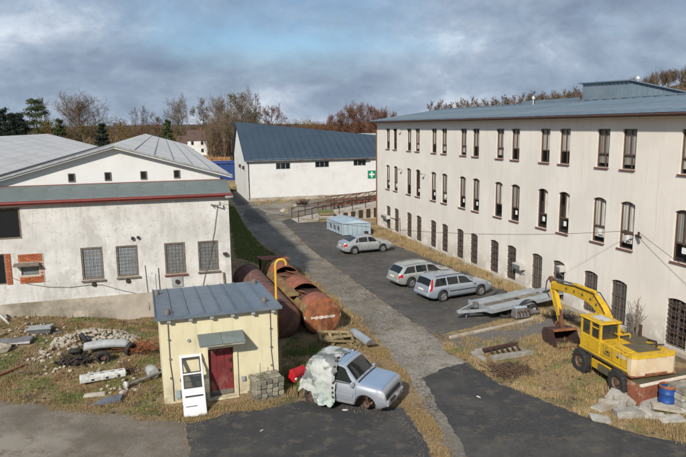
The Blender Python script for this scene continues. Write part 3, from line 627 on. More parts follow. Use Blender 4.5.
# ------------------------------------------------------------------ whitewashed hall on the left
AL = R_(16.0)
low = thing('whitewashed_hall', 'low whitewashed hall with red gutter, lean-to roof and pale gabled roofs behind', 'building', (-10.34, 32.85, 0), AL)
LOP = [(-3.56, -2.48, 2.42, 4.16, 0), (-1.82, -.72, 2.45, 4.14, 0), (.66, 1.76, 2.40, 4.14, 0), (2.44, 3.54, 2.44, 4.13, 0),
       (-8.0, -6.25, 4.82, 6.44, 0), (-6.45, -5.62, 2.9, 3.55, 0), (-8.2, -7.14, 2.5, 4.1, 0)]
XL = -17.0
mb = MB(); wall_open(mb, XL, 4.2, -.2, 6.62, LOP, .14); mb.poly([(4.2, 0, -.2), (4.2, 74, -.2), (4.2, 74, 7.3), (4.2, 2.5, 7.3), (4.2, 0, 6.62)])
mb.build('wall', M_WASH, low)
MB().box(XL, 4.2, .5, .6, 0, 6.5).build('dark_backing', M_DARKIN, low)  # added dark sheet, painted as room shade behind the panes
pl_ = MB().hexa([(XL,-.09,-.3),(4.26,-.09,-.3),(4.26,-.003,-.3),(XL,-.003,-.3),(XL,-.07,1.44),(4.26,-.07,1.5),(4.26,-.003,1.5),(XL,-.003,1.44)]).build('plinth', M_PLINTH, low)
M_GBLOCK = mat('ribbed_glass', (0.20, 0.22, 0.23), (0.13, 0.145, 0.155), 5, 0.3)
for i, (a, b_, c0, c1, _) in enumerate(LOP[:5]):
    w_, h_ = b_ - a, c1 - c0; m = MB(); m.T = Matrix.Translation((a, .03, c0)); frame_ring(m, w_, h_, 0, .09, .08); wo_ = m.build('window', M_GREYF, low)
    MB().box(a + .09, b_ - .09, .09, .10, c0 + .09, c1 - .09).build('pane', M_GBLOCK if i < 4 else M_GLASSD, wo_)
    if i < 4:
        g_ = MB()
        for k in range(1, 6): x = a + w_*k/6; g_.box(x - .012, x + .012, .065, .087, c0 + .09, c1 - .09)
        for k in range(1, 9): z = c0 + h_*k/9; g_.box(a + .09, b_ - .09, .068, .089, z - .012, z + .012)
        g_.build('glazing_bars', M_GPAN if i < 2 else M_GREYF, wo_)
        MB().box(a - .06, b_ + .06, -.10, -.0, c0 - .10, c0 - .02).build('sill', M_TERRA if i in (2,) else M_GREYF, wo_)
# brick repairs
def bricks(x0, x1, z0, z1, hole, par):
    bk = MB().box(0, .235, 0, .05, 0, .068).build('brick', M_BRICK, par, bevel=.006); me = bk.data; first = True; j = 0; z = z0
    r3 = random.Random(int(x0 * 100)); hb = MB().box(0, .112, 0, .05, 0, .068).build('brick', M_BRICK, par, bevel=.006); hm = hb.data; firsth = True
    while z + .068 <= z1 + .01:
        x = x0 + (0 if j % 2 == 0 else -.125)
        while x < x1 - .05:
            xa, xe = x, x + .235; msh = me
            if xa < x0 - .01: xa = x + .125; msh = hm; xe = x + .237
            elif xe > x1 + .01: msh = hm; xe = x + .112
            if not (hole and xe > hole[0] and xa < hole[1] and z + .068 > hole[2] and z < hole[3]):
                if msh is me and first: o = bk; first = False
                elif msh is hm and firsth: o = hb; firsth = False
                else: o = mk('brick', msh, None, par)
                o.location = (xa, -.045 + r3.uniform(-.006, .006), z)
            x += .248
        z += .08; j += 1
rp = MB().box(-6.55, -5.36, -.018, -.004, 2.48, 2.88).box(-5.62, -5.36, -.018, -.004, 2.88, 3.56).box(-6.55, -5.36, -.018, -.004, 3.56, 4.02).build('brick_surround', M_MORTAR, low)
bricks(-6.53, -5.38, 2.5, 4.0, (-6.47, -5.64, 2.86, 3.56), rp)
m = MB(); m.T = Matrix.Translation((-6.45, .03, 2.9)); frame_ring(m, .83, .65, 0, .05, .06); wo_ = m.build('window', M_GREYF, low); MB().box(-6.4, -5.67, .07, .08, 2.95, 3.5).build('pane', M_GBLOCK, wo_)
MB().hexa([(-6.75,-.35,3.42),(-5.55,-.35,3.42),(-5.55,-.05,3.52),(-6.75,-.05,3.52),(-6.75,-.35,3.46),(-5.55,-.35,3.46),(-5.55,-.05,3.57),(-6.75,-.05,3.57)]).build('board', M_GREYF, wo_)
rp = MB().box(-7.14, -6.98, -.018, -.004, 2.48, 4.1).build('brick_surround', M_MORTAR, low); bricks(-7.13, -6.9, 2.5, 4.08, None, rp)
m = MB(); m.T = Matrix.Translation((-8.2, .03, 2.5)); frame_ring(m, 1.06, 1.6, 0, .06, .06); wo_ = m.build('window', M_GREYF, low); MB().box(-8.14, -7.2, .07, .08, 2.56, 4.04).build('pane', M_GLASSD, wo_)
# lean-to roof in felt strips, gutters
zr0, zr1 = 6.78, 7.30
lt = MB().hexa([(XL,-.22,6.64),(4.35,-.22,6.64),(4.35,2.5,7.18),(XL,2.5,7.18),(XL,-.22,6.74),(4.35,-.22,6.74),(4.35,2.5,7.27),(XL,2.5,7.27)]).build('lean_to_roof', M_GREENROOF, low)
nn = 18; ww = (4.35 - XL) / nn
fp = MB().hexa([(0,-.25,6.745),(ww-.004,-.25,6.745),(ww-.004,2.49,7.275),(0,2.49,7.275),(0,-.25,6.765),(ww-.004,-.25,6.765),(ww-.004,2.49,7.295),(0,2.49,7.295)]).build('felt_strip', M_GREENROOF, lt, (XL, 0, 0))
for i in range(1, nn): c = fp.copy(); COL.objects.link(c); c.location = (XL + ww*i, 0, 0)
MB().box(XL, 4.36, -.285, -.255, 6.55, 6.76).build('red_fascia', M_REDGUT, lt); MB().tube([(XL, -.33, 6.66), (4.4, -.33, 6.68)], .05, 8).build('gutter', M_REDGUT, lt)
MB().box(XL, 4.2, 2.42, 2.46, 7.28, 7.32).build('flashing', M_REDGUT, lt)
# gabled roof A and the roof B beyond its valley
YF, RX, RZ, EX, EZ, VX, VZ = 75.0, -1.72, 9.40, 4.62, 7.56, -9.0, 7.38
gb = MB(); gb.poly([(VX, 2.5, 7.2), (4.03, 2.5, 7.2), (4.03, 2.5, 7.62), (RX, 2.5, RZ - .12), (VX, 2.5, VZ - .02)]); gb.build('gable_wall', M_WHITE, low)
VN = [(-4.2, 7.44), (-2.32, 7.45), (-.42, 7.45), (1.4, 7.46)]
for x, z in VN:
    v = MB(); v.T = Matrix.Translation((x, 2.44, z)); frame_ring(v, .34, .46, 0, .04, .05); vo = v.build('vent_window', M_GREYF, low); MB().box(x + .04, x + .30, 2.465, 2.475, z + .04, z + .42).build('pane', M_GLASSD, vo)
ra = MB(); t = .10
ra.hexa([(RX,2.2,RZ-t),(EX,2.2,EZ-t),(EX,YF,EZ-t),(RX,YF,RZ-t),(RX,2.2,RZ-.03),(EX,2.2,EZ-.03),(EX,YF,EZ-.03),(RX,YF,RZ-.03)])
ra.hexa([(VX,2.2,VZ-t),(RX,2.2,RZ-t),(RX,YF,RZ-t),(VX,YF,VZ-t),(VX,2.2,VZ-.03),(RX,2.2,RZ-.03),(RX,YF,RZ-.03),(VX,YF,VZ-.03)])
rao = ra.build('gabled_roof', M_LIGHTROOF, low)
def strips(xa, za, xb, zb, n, seam, par, y0_=2.18, ylen=9):
    for i in range(n):
        t0, t1 = i/n, (i+1)/n; g_ = .012
        x0_, z0_, x1_, z1_ = xa+(xb-xa)*t0, za+(zb-za)*t0, xa+(xb-xa)*t1, za+(zb-za)*t1
        L = (YF - y0_) / ylen; dx, dz = (x1_-x0_), (z1_-z0_); k = g_/math.hypot(dx, dz)
        m = MB().hexa([(dx*k,0,dz*k-.028),(dx*(1-k),0,dz*(1-k)-.028),(dx*(1-k),L-.05,dz*(1-k)-.028),(dx*k,L-.05,dz*k-.028),(dx*k,0,dz*k),(dx*(1-k),0,dz*(1-k)),(dx*(1-k),L-.05,dz*(1-k)),(dx*k,L-.05,dz*k)])
        o = m.build('felt_strip', M_LIGHTROOF, par, (x0_, y0_, z0_))
        for j in range(1, ylen): c = o.copy(); COL.objects.link(c); c.location = (x0_, y0_ + L*j, z0_)
        if i and seam: MB().bar((x0_, y0_, z0_ + .008), (x0_, YF, z0_ + .008), .06, .025).build('seam', M_SEAM, par)
strips(RX, RZ, EX, EZ, 6, True, rao); strips(RX, RZ, VX, VZ, 6, True, rao)
for (xa, za, xb, zb) in ((RX, RZ, EX + .06, EZ), (RX, RZ, VX, VZ)):
    MB().bar((xa, 2.1, za - .02), (xb, 2.1, zb - .02), .12, .10).build('verge', M_GPAN, rao); MB().bar((xa, 2.14, za - .12), (xb, 2.14, zb - .12), .04, .10).build('verge_board', M_WHITE, rao)
MB().tube([(EX + .05, 2.1, EZ - .08), (EX + .05, YF, EZ - .08)], .07, 8).build('gutter', M_GPAN, rao)
BX, BZ = -16.6, 9.62
rb = MB().hexa([(BX,1.0,BZ-t),(VX-.25,1.0,VZ+.1-t),(VX-.25,YF,VZ+.1-t),(BX,YF,BZ-t),(BX,1.0,BZ-.03),(VX-.25,1.0,VZ+.1-.03),(VX-.25,YF,VZ+.1-.03),(BX,YF,BZ-.03)]).hexa([(BX-8,1.0,VZ-t),(BX,1.0,BZ-t),(BX,YF,BZ-t),(BX-8,YF,VZ-t),(BX-8,1.0,VZ-.03),(BX,1.0,BZ-.03),(BX,YF,BZ-.03),(BX-8,YF,VZ-.03)])
rbo = rb.build('far_gabled_roof', M_LIGHTROOF, low); strips(BX, BZ, VX - .25, VZ + .1, 8, False, rbo, 1.0, 9)
MB().box(VX - .28, VX - .2, 1.0, YF, VZ - .25, VZ + .09).build('valley_board', M_SEAM, rbo)
gb = MB(); gb.poly([(BX-8, 1.2, 0), (VX-.3, 1.2, 0), (VX-.3, 1.2, VZ), (BX, 1.2, BZ-.15), (BX-8, 1.2, VZ-.15)]); gb.poly([(BX-8,YF-.1,0),(4.2,YF-.1,0),(4.2,YF-.1,7.4),(RX,YF-.1,RZ-.15),(VX,YF-.1,VZ),(BX,YF-.1,BZ-.15),(BX-8,YF-.1,VZ-.15)]); gb.build('far_gable_wall', M_WASH, low)
# fittings on the wall
MB().box(.95, 1.53, -.05, -.004, 1.68, 2.25).build('hatch', M_GPAN, low); MB().lathe([(0, 0), (.12, 0), (.12, .05), (0, .06)], 14, 'y').build('fan', M_IRON, low, (1.24, -.13, 1.98))
for x, z in ((-3.02, 2.16), (-1.3, 2.2)): MB().lathe([(0, -.08), (.1, -.08), (.13, -.02), (.13, 0), (0, 0)], 14, 'y').build('round_vent', M_IRON, low, (x, -.004, z))
MB().tube([(3.60,-.05,6.1),(3.35,-.05,4.6),(2.58,-.05,1.55)], .015, 6).build('wall_tube', M_STEEL, low)  # thin slanted tube drawn down the wall
MB().bar((3.25,-.02,6.12),(3.75,-.35,6.1),.05).bar((3.25,-.02,6.15),(3.25,-.3,6.15),.04).tube([(3.7,-.32,6.1),(3.7,-.32,6.3)],.045,8).build('cable_bracket', M_STEEL, low)
MB().box(3.78, 4.0, -.22, -.004, 3.3, 3.42).build('wall_lamp', M_RUSTDARK, low); MB().box(-1.0, -.88, -.14, -.004, 4.45, 4.6).box(-.72, -.6, -.14, -.004, 4.5, 4.62).build('wall_lamp', M_IRON, low)
MB().tube([(3.75,-.08,2.3),(3.8,-.08,1.2),(3.82,-.1,.1)], .05, 8).build('downpipe', M_WOODY, low)
cb = [(-7.0,-.03,2.9),(-6.2,-.03,2.45),(-5.2,-.03,2.2),(-4.2,-.03,2.1),(-3.3,-.03,2.15),(-2.6,-.03,2.1),(-1.6,-.03,1.7),(-.5,-.03,1.35),(.1,-.03,1.0)]
MB().tube(cb, .012, 5).build('cable', M_IRON, low)
MB().tube([(-.4,-.03,3.0),(-.33,-.03,1.4),(-.3,-.1,.5)], .015, 5).tube([(.28,-.03,2.8),(.3,-.03,1.6)], .02, 5).build('wall_tube', M_IRON, low)  # thin conduits down the wall
MB().box(4.0, 4.42, -.35, .15, 6.5, 6.62).lathe([(0,0),(.01,0)],6).build('gutter_outlet', M_GPAN, low)
# ------------------------------------------------------------------ yellow hut
HUTA = R_(18.0)
hut = thing('yellow_hut', 'small pale yellow rendered hut with blue sheet roof and red door', 'building', (-6.81, 22.02, 0), HUTA)
HW, HD, HZ, HB = 4.40, 4.5, 3.34, 3.2
mb = MB(); wall_open(mb, 0, HW, -.3, HZ, [(1.70, 2.64, .02, 1.96, 0)], .16)
mb.poly([(0,0,-.3),(0,HD,-.3),(0,HD,HB),(0,0,HZ)]); mb.poly([(HW,0,-.3),(HW,HD,-.3),(HW,HD,HB),(HW,0,HZ)]); mb.poly([(0,HD,-.3),(HW,HD,-.3),(HW,HD,HB),(0,HD,HB)])
mb.build('wall', M_YELLOW_WALL, hut)
fr = MB().box(1.56, 1.69, -.06, -.003, 0, 2.08).box(2.65, 2.80, -.06, -.003, 0, 2.08).box(1.69, 2.65, -.06, -.003, 1.97, 2.08).box(1.58,2.78,-.28,-.06,-.1,.04).build('door_frame', M_YELLOW_WALL, hut, bevel=.01)
dr = MB().box(1.72, 2.62, .10, .14, .04, 1.95).build('door', M_REDDOOR, hut, bevel=.006)
for x in (1.72, 2.02, 2.33): MB().box(x + .012, x + .278, .088, .098, .10, 1.92).build('door_plank', M_REDDOOR, dr)
MB().box(2.47, 2.56, .04, .088, 1.35, 1.5).box(2.49, 2.54, .03, .088, .95, 1.08).build('lock', M_IRON, dr); MB().box(1.73, 2.61, .083, .087, .06, .24).build('kick_plate', M_BOARD, dr)
cn = MB().hexa([(1.36,-.72,2.30),(3.0,-.72,2.30),(3.0,-.003,2.50),(1.36,-.003,2.50),(1.36,-.72,2.37),(3.0,-.72,2.37),(3.0,-.003,2.57),(1.36,-.003,2.57)]).build('canopy', M_CONC, hut)
for x0_, x1_ in ((1.33, 2.17), (2.185, 3.03)): MB().hexa([(x0_,-.76,2.375),(x1_,-.76,2.375),(x1_,-.004,2.58),(x0_,-.004,2.58),(x0_,-.76,2.395),(x1_,-.76,2.395),(x1_,-.004,2.60),(x0_,-.004,2.60)]).build('canopy_sheet', M_GREENROOF, cn)
fy, by = -.2, HD + .12
hz = lambda y: 3.47 + (y - fy) * (3.30 - 3.47) / (by - fy)
hr = MB().hexa([(-.14,fy,3.36),(HW+.14,fy,3.36),(HW+.14,by,3.2),(-.14,by,3.2),(-.14,fy,3.45),(HW+.14,fy,3.45),(HW+.14,by,3.28),(-.14,by,3.28)]).build('roof', M_CONC, hut)
nw = 8; ww = (HW + .3) / nw
ps = MB().hexa([(.01,fy-.03,3.455),(ww-.01,fy-.03,3.455),(ww-.01,by,3.285),(.01,by,3.285),(.01,fy-.03,3.475),(ww-.01,fy-.03,3.475),(ww-.01,by,3.305),(.01,by,3.305)]); ps.hexa([(-.02,fy-.03,3.455),(.02,fy-.03,3.455),(.02,by,3.285),(-.02,by,3.285),(-.02,fy-.03,3.52),(.02,fy-.03,3.52),(.02,by,3.35),(-.02,by,3.35)])
pso = ps.build('roof_sheet', M_HUTROOF, hr, (-.15, 0, 0))
for i in range(1, nw): c = pso.copy(); COL.objects.link(c); c.location = (-.15 + ww*i, 0, 0)
MB().box(-.16, HW + .16, fy - .06, fy - .032, 3.34, 3.47).build('fascia', M_HUTROOF, hr)
for i in range(6): x = .25 + i * .78; MB().box(x, x + .14, fy - .02, -.0, 3.22, 3.345).build('rafter_end', M_GPAN, hr)
for x, y in ((.30, .12), (4.02, .55), (.02, 3.6), (4.25, 4.1)):
    MB().lathe([(0, .2), (.09, .2), (.11, .0), (0, 0)], 10).build('vent_cap', M_BOARD, hr, (x, y, hz(y)))
for x, y, h_ in ((.02, 4.1, .85), (4.1, 4.2, .55)): MB().tube([(x, y, 3.3), (x, y, 3.3 + h_)], .014, 5).build('lightning_rod', M_STEEL, hr)
for x in (.28, 4.12):
    MB().tube([(x, -.04, 3.2), (x, -.04, 1.6), (x + .06, -.04, .9), (x + .06, -.04, .1)], .014, 5).build('conductor', M_STEEL, hut)
    for z in (2.5, 1.75, 1.0): MB().box(x - .03, x + .05, -.06, -.003, z, z + .05).build('clip', M_STEEL, hut)
MB().lathe([(0, -.05), (.06, -.05), (.06, 0), (0, 0)], 10, 'y').build('wall_vent', M_GPAN, hut, (1.0, -.003, 2.42))
MB().box(.44, .60, -.05, -.003, .18, .50).build('fuse_box', M_CONTB, hut); MB().box(2.92, 3.06, -.08, -.003, .55, .72).build('fuse_box', M_GPAN, hut)
# yellow pipe beside the hut
_c, _s = math.cos(HUTA), math.sin(HUTA)
def hutpt(x, y): return (-6.81 + x*_c - y*_s, 22.02 + x*_s + y*_c)
x_, y_ = hutpt(4.62, 1.1); top_ = 5.0
pp = thing('vent_pipe', 'tall yellow pipe with hooked top beside the yellow hut', 'pipe', (x_, y_, 0), HUTA)
MB().tube([(0,0,1.7),(0,0,top_-.25),(.03,0,top_-.12),(.12,0,top_-.02),(.24,0,top_),(.36,0,top_-.02),(.43,0,top_-.12),(.44,0,top_-.25)], .05, 10).build('riser', M_PIPEY, pp)
MB().tube([(0,0,1.75),(-.02,0,1.66),(-.10,0,1.62),(-.22,0,1.62)], .05, 10).build('wall_elbow', M_PIPEY, pp)
MB().lathe([(.05,-.03),(.075,-.03),(.075,.03),(.05,.03)],12).build('flange', M_PIPEY, pp, (0,0,2.6))
# ------------------------------------------------------------------ van door leaning on the hut
vx, vy = hutpt(.62, -1.38)
vd = thing('van_door', 'white van side door leaning against the yellow hut wall', 'vehicle door', (vx, vy, 0), HUTA)
TL = Matrix.Rotation(R_(-35), 4, 'X')
def vbox(*a): m = MB(); m.T = TL; return m.box(*a)
pn = MB(); pn.T = TL
W0, Hh = .82, 2.30; hz1, hz2 = (1.62, 2.16), (1.06, 1.5)
for a in ((0, W0, 0, .06, 0, 1.03), (0, .09, 0, .06, 1.03, Hh), (W0-.09, W0, 0, .06, 1.03, Hh), (.09, W0-.09, 0, .06, 1.53, 1.60), (.09, W0-.09, 0, .06, 2.18, Hh)): pn.box(*a)
pn.build('panel', M_VAN, vd, bevel=.012)
rb_ = MB(); rb_.T = TL
for z0_, z1_ in ((1.60, 2.18), (1.03, 1.53)):
    for a in ((.085, .12, -.012, .03, z0_, z1_), (W0-.12, W0-.085, -.012, .03, z0_, z1_), (.12, W0-.12, -.012, .03, z0_, z0_+.035), (.12, W0-.12, -.012, .03, z1_-.035, z1_)): rb_.box(*a)
rb_.build('window_seal', M_BLACKP, vd)
vbox(.12, W0-.12, .0, .012, 1.065, 1.495).build('window', glass_mat('tinted_glass', (.04,.045,.05), .45), vd)
vbox(.10, W0-.08, -.016, -.003, .70, .76).build('trim_strip', M_BLACKP, vd); vbox(.10, .5, -.014, -.003, .36, .385).build('trim_strip', M_BLACKP, vd)
vbox(-.03, .0, .005, .05, 1.32, 1.42).box(-.03, .0, .005, .05, .35, .45).build('hinge', M_BLACKP, vd); vbox(.13, W0-.13, .0, .02, 1.27, 1.29).build('window_bar', M_BLACKP, vd)
# ------------------------------------------------------------------ setts on a pallet
sx, sy = hutpt(3.30, -1.05)
st = thing('sett_stack', 'block of mossy grey setts on a wooden pallet by the hut door', 'stone stack', (sx, sy, 0), R_(26))
for i in range(3): MB().box(-.05, 1.2, .05 + i*.36, .15 + i*.36, .0, .08).build('pallet_bearer', M_WOOD, st)
for i in range(5): MB().box(-.05 + i*.26, .14 + i*.26, -.04, .98, .082, .11).build('pallet_board', M_WOOD, st)
MB().box(-.05, 1.25, -.09, -.045, .03, .075).build('pallet_board', M_WOODY, st)
sm = MB().box(0, .215, 0, .215, 0, .165).build('sett', M_COBBLE, st, bevel=.025); first = True; r4 = random.Random(5)
for k in range(4):
    for i in range(5):
        for j in range(4):
            if k < 3 and 0 < i < 4 and 0 < j < 3: continue
            o = sm if first else mk('sett', sm.data, None, st); first = False
            o.location = (.02 + i*.226 + r4.uniform(-.02,.02), .02 + j*.226 + r4.uniform(-.02,.02), .112 + k*.172 + r4.uniform(0,.025)); o.rotation_euler = (r4.uniform(-.04,.04), r4.uniform(-.04,.04), r4.uniform(-.10,.10))
MB().tube([(.35,.5,.8),(.36,.52,1.35)], .012, 5).build('rod', M_STEEL, st)
# ------------------------------------------------------------------ tanks
TA = math.atan2(.945, -.327)          # axis runs away along the drive
def tank_shell(L, r, gaps, n=40, y0=0.0):
    """cylinder along +x lying on the ground; gaps are (x0,x1) with the crown cut away"""
    v, f = [], []; xs = sorted({0.0, L, *[q for g_ in gaps for q in g_], *[i * .5 for i in range(int(L / .5) + 1)]})
    for x in xs:
        for k in range(n):
            a = 2*math.pi*k/n; v.append((x, r*math.cos(a), r + r*math.sin(a)))
    for i in range(len(xs) - 1):
        for k in range(n):
            am = 2*math.pi*(k+.5)/n
            if any(g_[0] - 1e-6 <= xs[i] and xs[i+1] <= g_[1] + 1e-6 for g_ in gaps) and math.sin(am) > .55: continue
            f.append((i*n+k, i*n+(k+1) % n, (i+1)*n+(k+1) % n, (i+1)*n+k))
    return v, f
M_RUSTDARK2 = rust('brown_flaking_rust', (0.17, 0.065, 0.035), (0.075, 0.035, 0.025), (0.26, 0.12, 0.06), .38, 4.0)
tkA = thing('rusty_tank', 'long orange rusted steel tank with cut open crown and chalk marks on its end', 'tank', (-1.07, 29.95, -.03), TA)
v, f = tank_shell(10.2, .93, [(1.3, 3.2), (5.0, 7.6)]); m = MB(); m.add(v, f, True); m.build('shell', M_RUSTMOSS, tkA)
v, f = tank_shell(10.1, .90, [(1.3, 3.2), (5.0, 7.6)]); m = MB(); m.add(v, f, True); m.build('lining', M_RUSTDARK, tkA, (.05, 0, .03))
e = MB(); e.lathe([(.93, .0), (.9, -.05), (.7, -.10), (.4, -.13), (0, -.14)], 40, 'x'); e.build('end_cap', M_RUST, tkA, (0, 0, .93))
e = MB(); e.lathe([(.93, 10.2), (.7, 10.3), (0, 10.33)], 40, 'x'); e.build('end_cap', M_RUST, tkA, (0, 0, .93))
for x0_, x1_ in ((.05, 1.25), (3.25, 4.95), (7.65, 9.0)):
    h_ = MB(); h_.lathe([(.936, x0_), (.945, x0_+.05), (.945, x1_-.05), (.936, x1_)], 20, 'x', R_(38), R_(142)); h_.build('crown_plate', M_RUSTRED, tkA, (0, 0, .93))
for x in (0.03, 3.2, 5.0, 7.6, 10.15): h_ = MB(); h_.lathe([(.93, x-.03), (.965, x-.03), (.965, x+.03), (.93, x+.03)], 40, 'x'); h_.build('hoop', M_RUST, tkA, (0, 0, .93))
MB().hexa([(1.25,-.72,1.50),(3.2,-.70,1.46),(3.22,.70,1.40),(1.25,.72,1.50),(1.25,-.72,1.53),(3.2,-.70,1.49),(3.22,.70,1.43),(1.25,.72,1.53)]).build('collapsed_plate', M_RUSTDARK2, tkA)
MB().hexa([(4.95,-.72,1.52),(7.65,-.70,1.5),(7.6,.70,1.45),(4.95,.72,1.52),(4.95,-.72,1.55),(7.65,-.70,1.53),(7.6,.70,1.48),(4.95,.72,1.55)]).build('collapsed_plate', M_RUSTDARK2, tkA)
for x0_, w_, y_, zz_ in ((1.5,.5,-.4,1.56),(2.3,.7,.1,1.52),(5.3,.8,-.35,1.57),(6.2,.6,.15,1.55),(6.8,.7,-.4,1.56)): MB().hexa([(x0_,y_,zz_),(x0_+w_,y_+.05,zz_-.02),(x0_+w_-.05,y_+.45,zz_+.08),(x0_+.05,y_+.4,zz_+.12),(x0_,y_,zz_+.02),(x0_+w_,y_+.05,zz_),(x0_+w_-.05,y_+.45,zz_+.1),(x0_+.05,y_+.4,zz_+.14)]).build('rust_flake', M_RUST, tkA)
for i in range(7): xx = 1.5 + i*.26; MB().bar((xx, -.7, 1.6 - .01*i), (xx+.15, .3, 1.55), .05, .02).build('bent_strip', M_RUSTDARK, tkA)
# chalk band and dashes on the end
ch = MB(); r5 = random.Random(9)
for i in range(22):
    y = -.62 + i*.057; hh = r5.uniform(.08, .17) if i % 5 else .04; d_ = -.125 - .01*(1-abs(y)/.7) + .06*abs(y)
    ch.box(d_ - .035, d_ + .0, y, y + r5.uniform(.05, .075), .93 - hh/2 + r5.uniform(-.02,.02), .93 + hh/2)
ch.build('chalk_marks', M_CHALK, tkA)
ch = MB(); ch.box(-.02, .02, -.95, -.90, .85, 1.0); ch.box(-.02, .02, .90, .95, .85, 1.0); ch.build('chalk_marks', M_CHALK, tkA)
MB().hexa([(10.0,-.9,1.78),(11.6,-.85,1.72),(11.7,1.0,1.74),(10.0,.95,1.83),(10.0,-.9,1.82),(11.6,-.85,1.76),(11.7,1.0,1.78),(10.0,.95,1.87)]).build('loose_plate', M_RUSTRED, tkA)
MB().bar((11.4,-.7,0),(11.4,-.7,1.72),.12).bar((11.4,.8,0),(11.4,.8,1.72),.12).build('prop', M_RUSTDARK, tkA)
tkB = thing('maroon_tank', 'dark maroon steel tank lying between the yellow hut and the rusty tank', 'tank', (-3.05, 29.35, -.03), TA)
v, f = tank_shell(9.0, .93, []); m = MB(); m.add(v, f, True); m.build('shell', M_MAROON, tkB)
e = MB(); e.lathe([(.93, .0), (.88, -.10), (.72, -.20), (.42, -.28), (0, -.31)], 40, 'x'); e.build('end_cap', M_MAROON, tkB, (0, 0, .93))
e = MB(); e.lathe([(.93, 9.0), (.8, 9.15), (.42, 9.28), (0, 9.31)], 40, 'x'); e.build('end_cap', M_MAROON, tkB, (0, 0, .93))
for x in (.02, 4.5, 8.98): h_ = MB(); h_.lathe([(.925, x-.04), (.945, x-.04), (.945, x+.04), (.925, x+.04)], 40, 'x'); h_.build('weld_band', M_RUSTDARK, tkB, (0, 0, .93))
tag(MB().hexa([(0,0,0),(5.5,0,0),(5.5,.55,.0),(0,.55,0),(0,0,.12),(5.5,0,.12),(5.5,.5,.12),(0,.5,.12)]).build('mossy_beam', M_RUSTMOSS, None, (-2.35, 31.6, 1.52), (0, .02, TA)), 'long mossy board lying between the two tanks', 'beam')
# ------------------------------------------------------------------ wreck pieces near the tanks
def bars(name, label, cat, segs, m_, w_=.08, h_=.08, part='bar', group=None, loc=(0,0,0), rz=0):
    t_ = thing(name, label, cat, loc, rz, group)
    for a, b_ in segs: MB().bar(a, b_, w_, h_).build(part, m_, t_)
    return t_
bars('wooden_frame', 'yellowed timber frame lying before the rusty tank end', 'frame', [((0,0,.25),(1.5,-.35,.2)),((0,.8,.45),(1.5,.45,.4)),((0,0,.25),(0,.8,.45)),((1.5,-.35,.2),(1.5,.45,.4)),((.5,-.12,.23),(.5,.7,.43)),((1.0,-.24,.22),(1.0,.57,.42)),((.05,.1,0),(.05,.1,.3)),((1.45,.4,0),(1.45,.4,.4))], M_WOODY, .12, .08, 'rail', loc=(-1.1, 28.2, 0), rz=R_(12))
bars('scrap_timber', 'pile of yellowed planks beside the grey steel trough', 'timber', [((-.2,.9,.1),(.9,-1.0,.1)),((.1,1.2,.16),(1.2,-.6,.12)),((-.5,.1,.24),(1.0,.4,.24)),((-.6,-.4,.3),(.7,.0,.34)),((.5,-1.1,.06),(1.5,-.2,.3)),((-.9,.5,.05),(.3,-.5,.42)),((-.3,-.9,.04),(.2,.9,.2)),((.2,.2,.3),(1.6,.5,.05))], M_WOODY, .15, .05, 'plank', loc=(-.35, 28.6, 0))
tr = thing('steel_trough', 'grey steel trough lying on planks near the rusty tank', 'trough', (.85, 28.35, .28), R_(-66))
m = MB(); m.lathe([(.22,-.95),(.22,.95)], 14, 'x', R_(0), R_(180)); m.build('shell', M_GALV, tr); m = MB(); m.box(-.95,.95,-.22,.22,-.03,.0); m.build('base', M_STEEL, tr)
for x in (-.95, .95): m = MB(); m.lathe([(.24,x-.02),(.24,x+.02),(0,x+.02)], 14, 'x', R_(0), R_(180)); m.build('end_plate', M_STEEL, tr)
[MB().bar((x,-.2,-.15),(x,.2,-.15),.1,.24).build('support', M_WOODY, tr) for x in (-.7,.7)]
rp = thing('red_bumper', 'broken red plastic car bumper section behind the wrecked car', 'bumper', (-1.95, 24.2, .0), R_(52))
MB().hexa([(-.48,-.22,.04),(.46,-.26,.0),(.42,.16,.0),(-.44,.2,.03),(-.42,-.26,.40),(.44,-.20,.36),(.36,.10,.50),(-.36,.12,.55)]).build('shell', M_REDPL, rp, bevel=.05)
MB().hexa([(-.46,-.24,.42),(.40,-.2,.38),(.36,.0,.50),(-.38,.0,.54),(-.40,-.20,.46),(.38,-.16,.42),(.34,.0,.54),(-.36,.0,.58)]).build('lip', M_REDPL, rp, bevel=.02)
MB().hexa([(-.2,-.29,.12),(.28,-.29,.10),(.28,-.245,.10),(-.2,-.245,.12),(-.18,-.29,.24),(.26,-.275,.22),(.26,-.235,.22),(-.18,-.245,.24)]).build('grille', M_BLACKP, rp); MB().lathe([(0,0),(.07,0),(.08,.02),(0,.03)],12,'y').build('fog_lamp', M_CLEARLENS, rp, (-.33,-.265,.2))
# ------------------------------------------------------------------ steel container, crates, ramp
cn_ = thing('waste_container', 'pale blue grey lidded steel container near the parked sedan', 'container', (-.02, 57.85, 0), R_(9.5))
m = MB(); W_, L_, H_ = 2.65, 3.95, 1.16; sk = .5
body = [(0,0),(W_,0),(W_-sk,L_-.1),(-sk-.85,L_-.1)]
body = [(0,0),(W_,0),(W_-.75,L_),(-.75-.15,L_)]
m.hexa([(x,y,.05) for x,y in body] + [(x,y,H_) for x,y in body]); m.build('body', M_CONTB, cn_, bevel=.03)
cx = sum(p_[0] for p_ in body)/4; cy = sum(p_[1] for p_ in body)/4
ld = MB(); ex_ = [(x + (x-cx)*.05, y + (y-cy)*.04) for x, y in body]; a_, b_, c_, d_ = ex_
rg0 = ((a_[0]+b_[0])/2, (a_[1]+b_[1])/2 + .2); rg1 = ((c_[0]+d_[0])/2, (c_[1]+d_[1])/2 - .2)
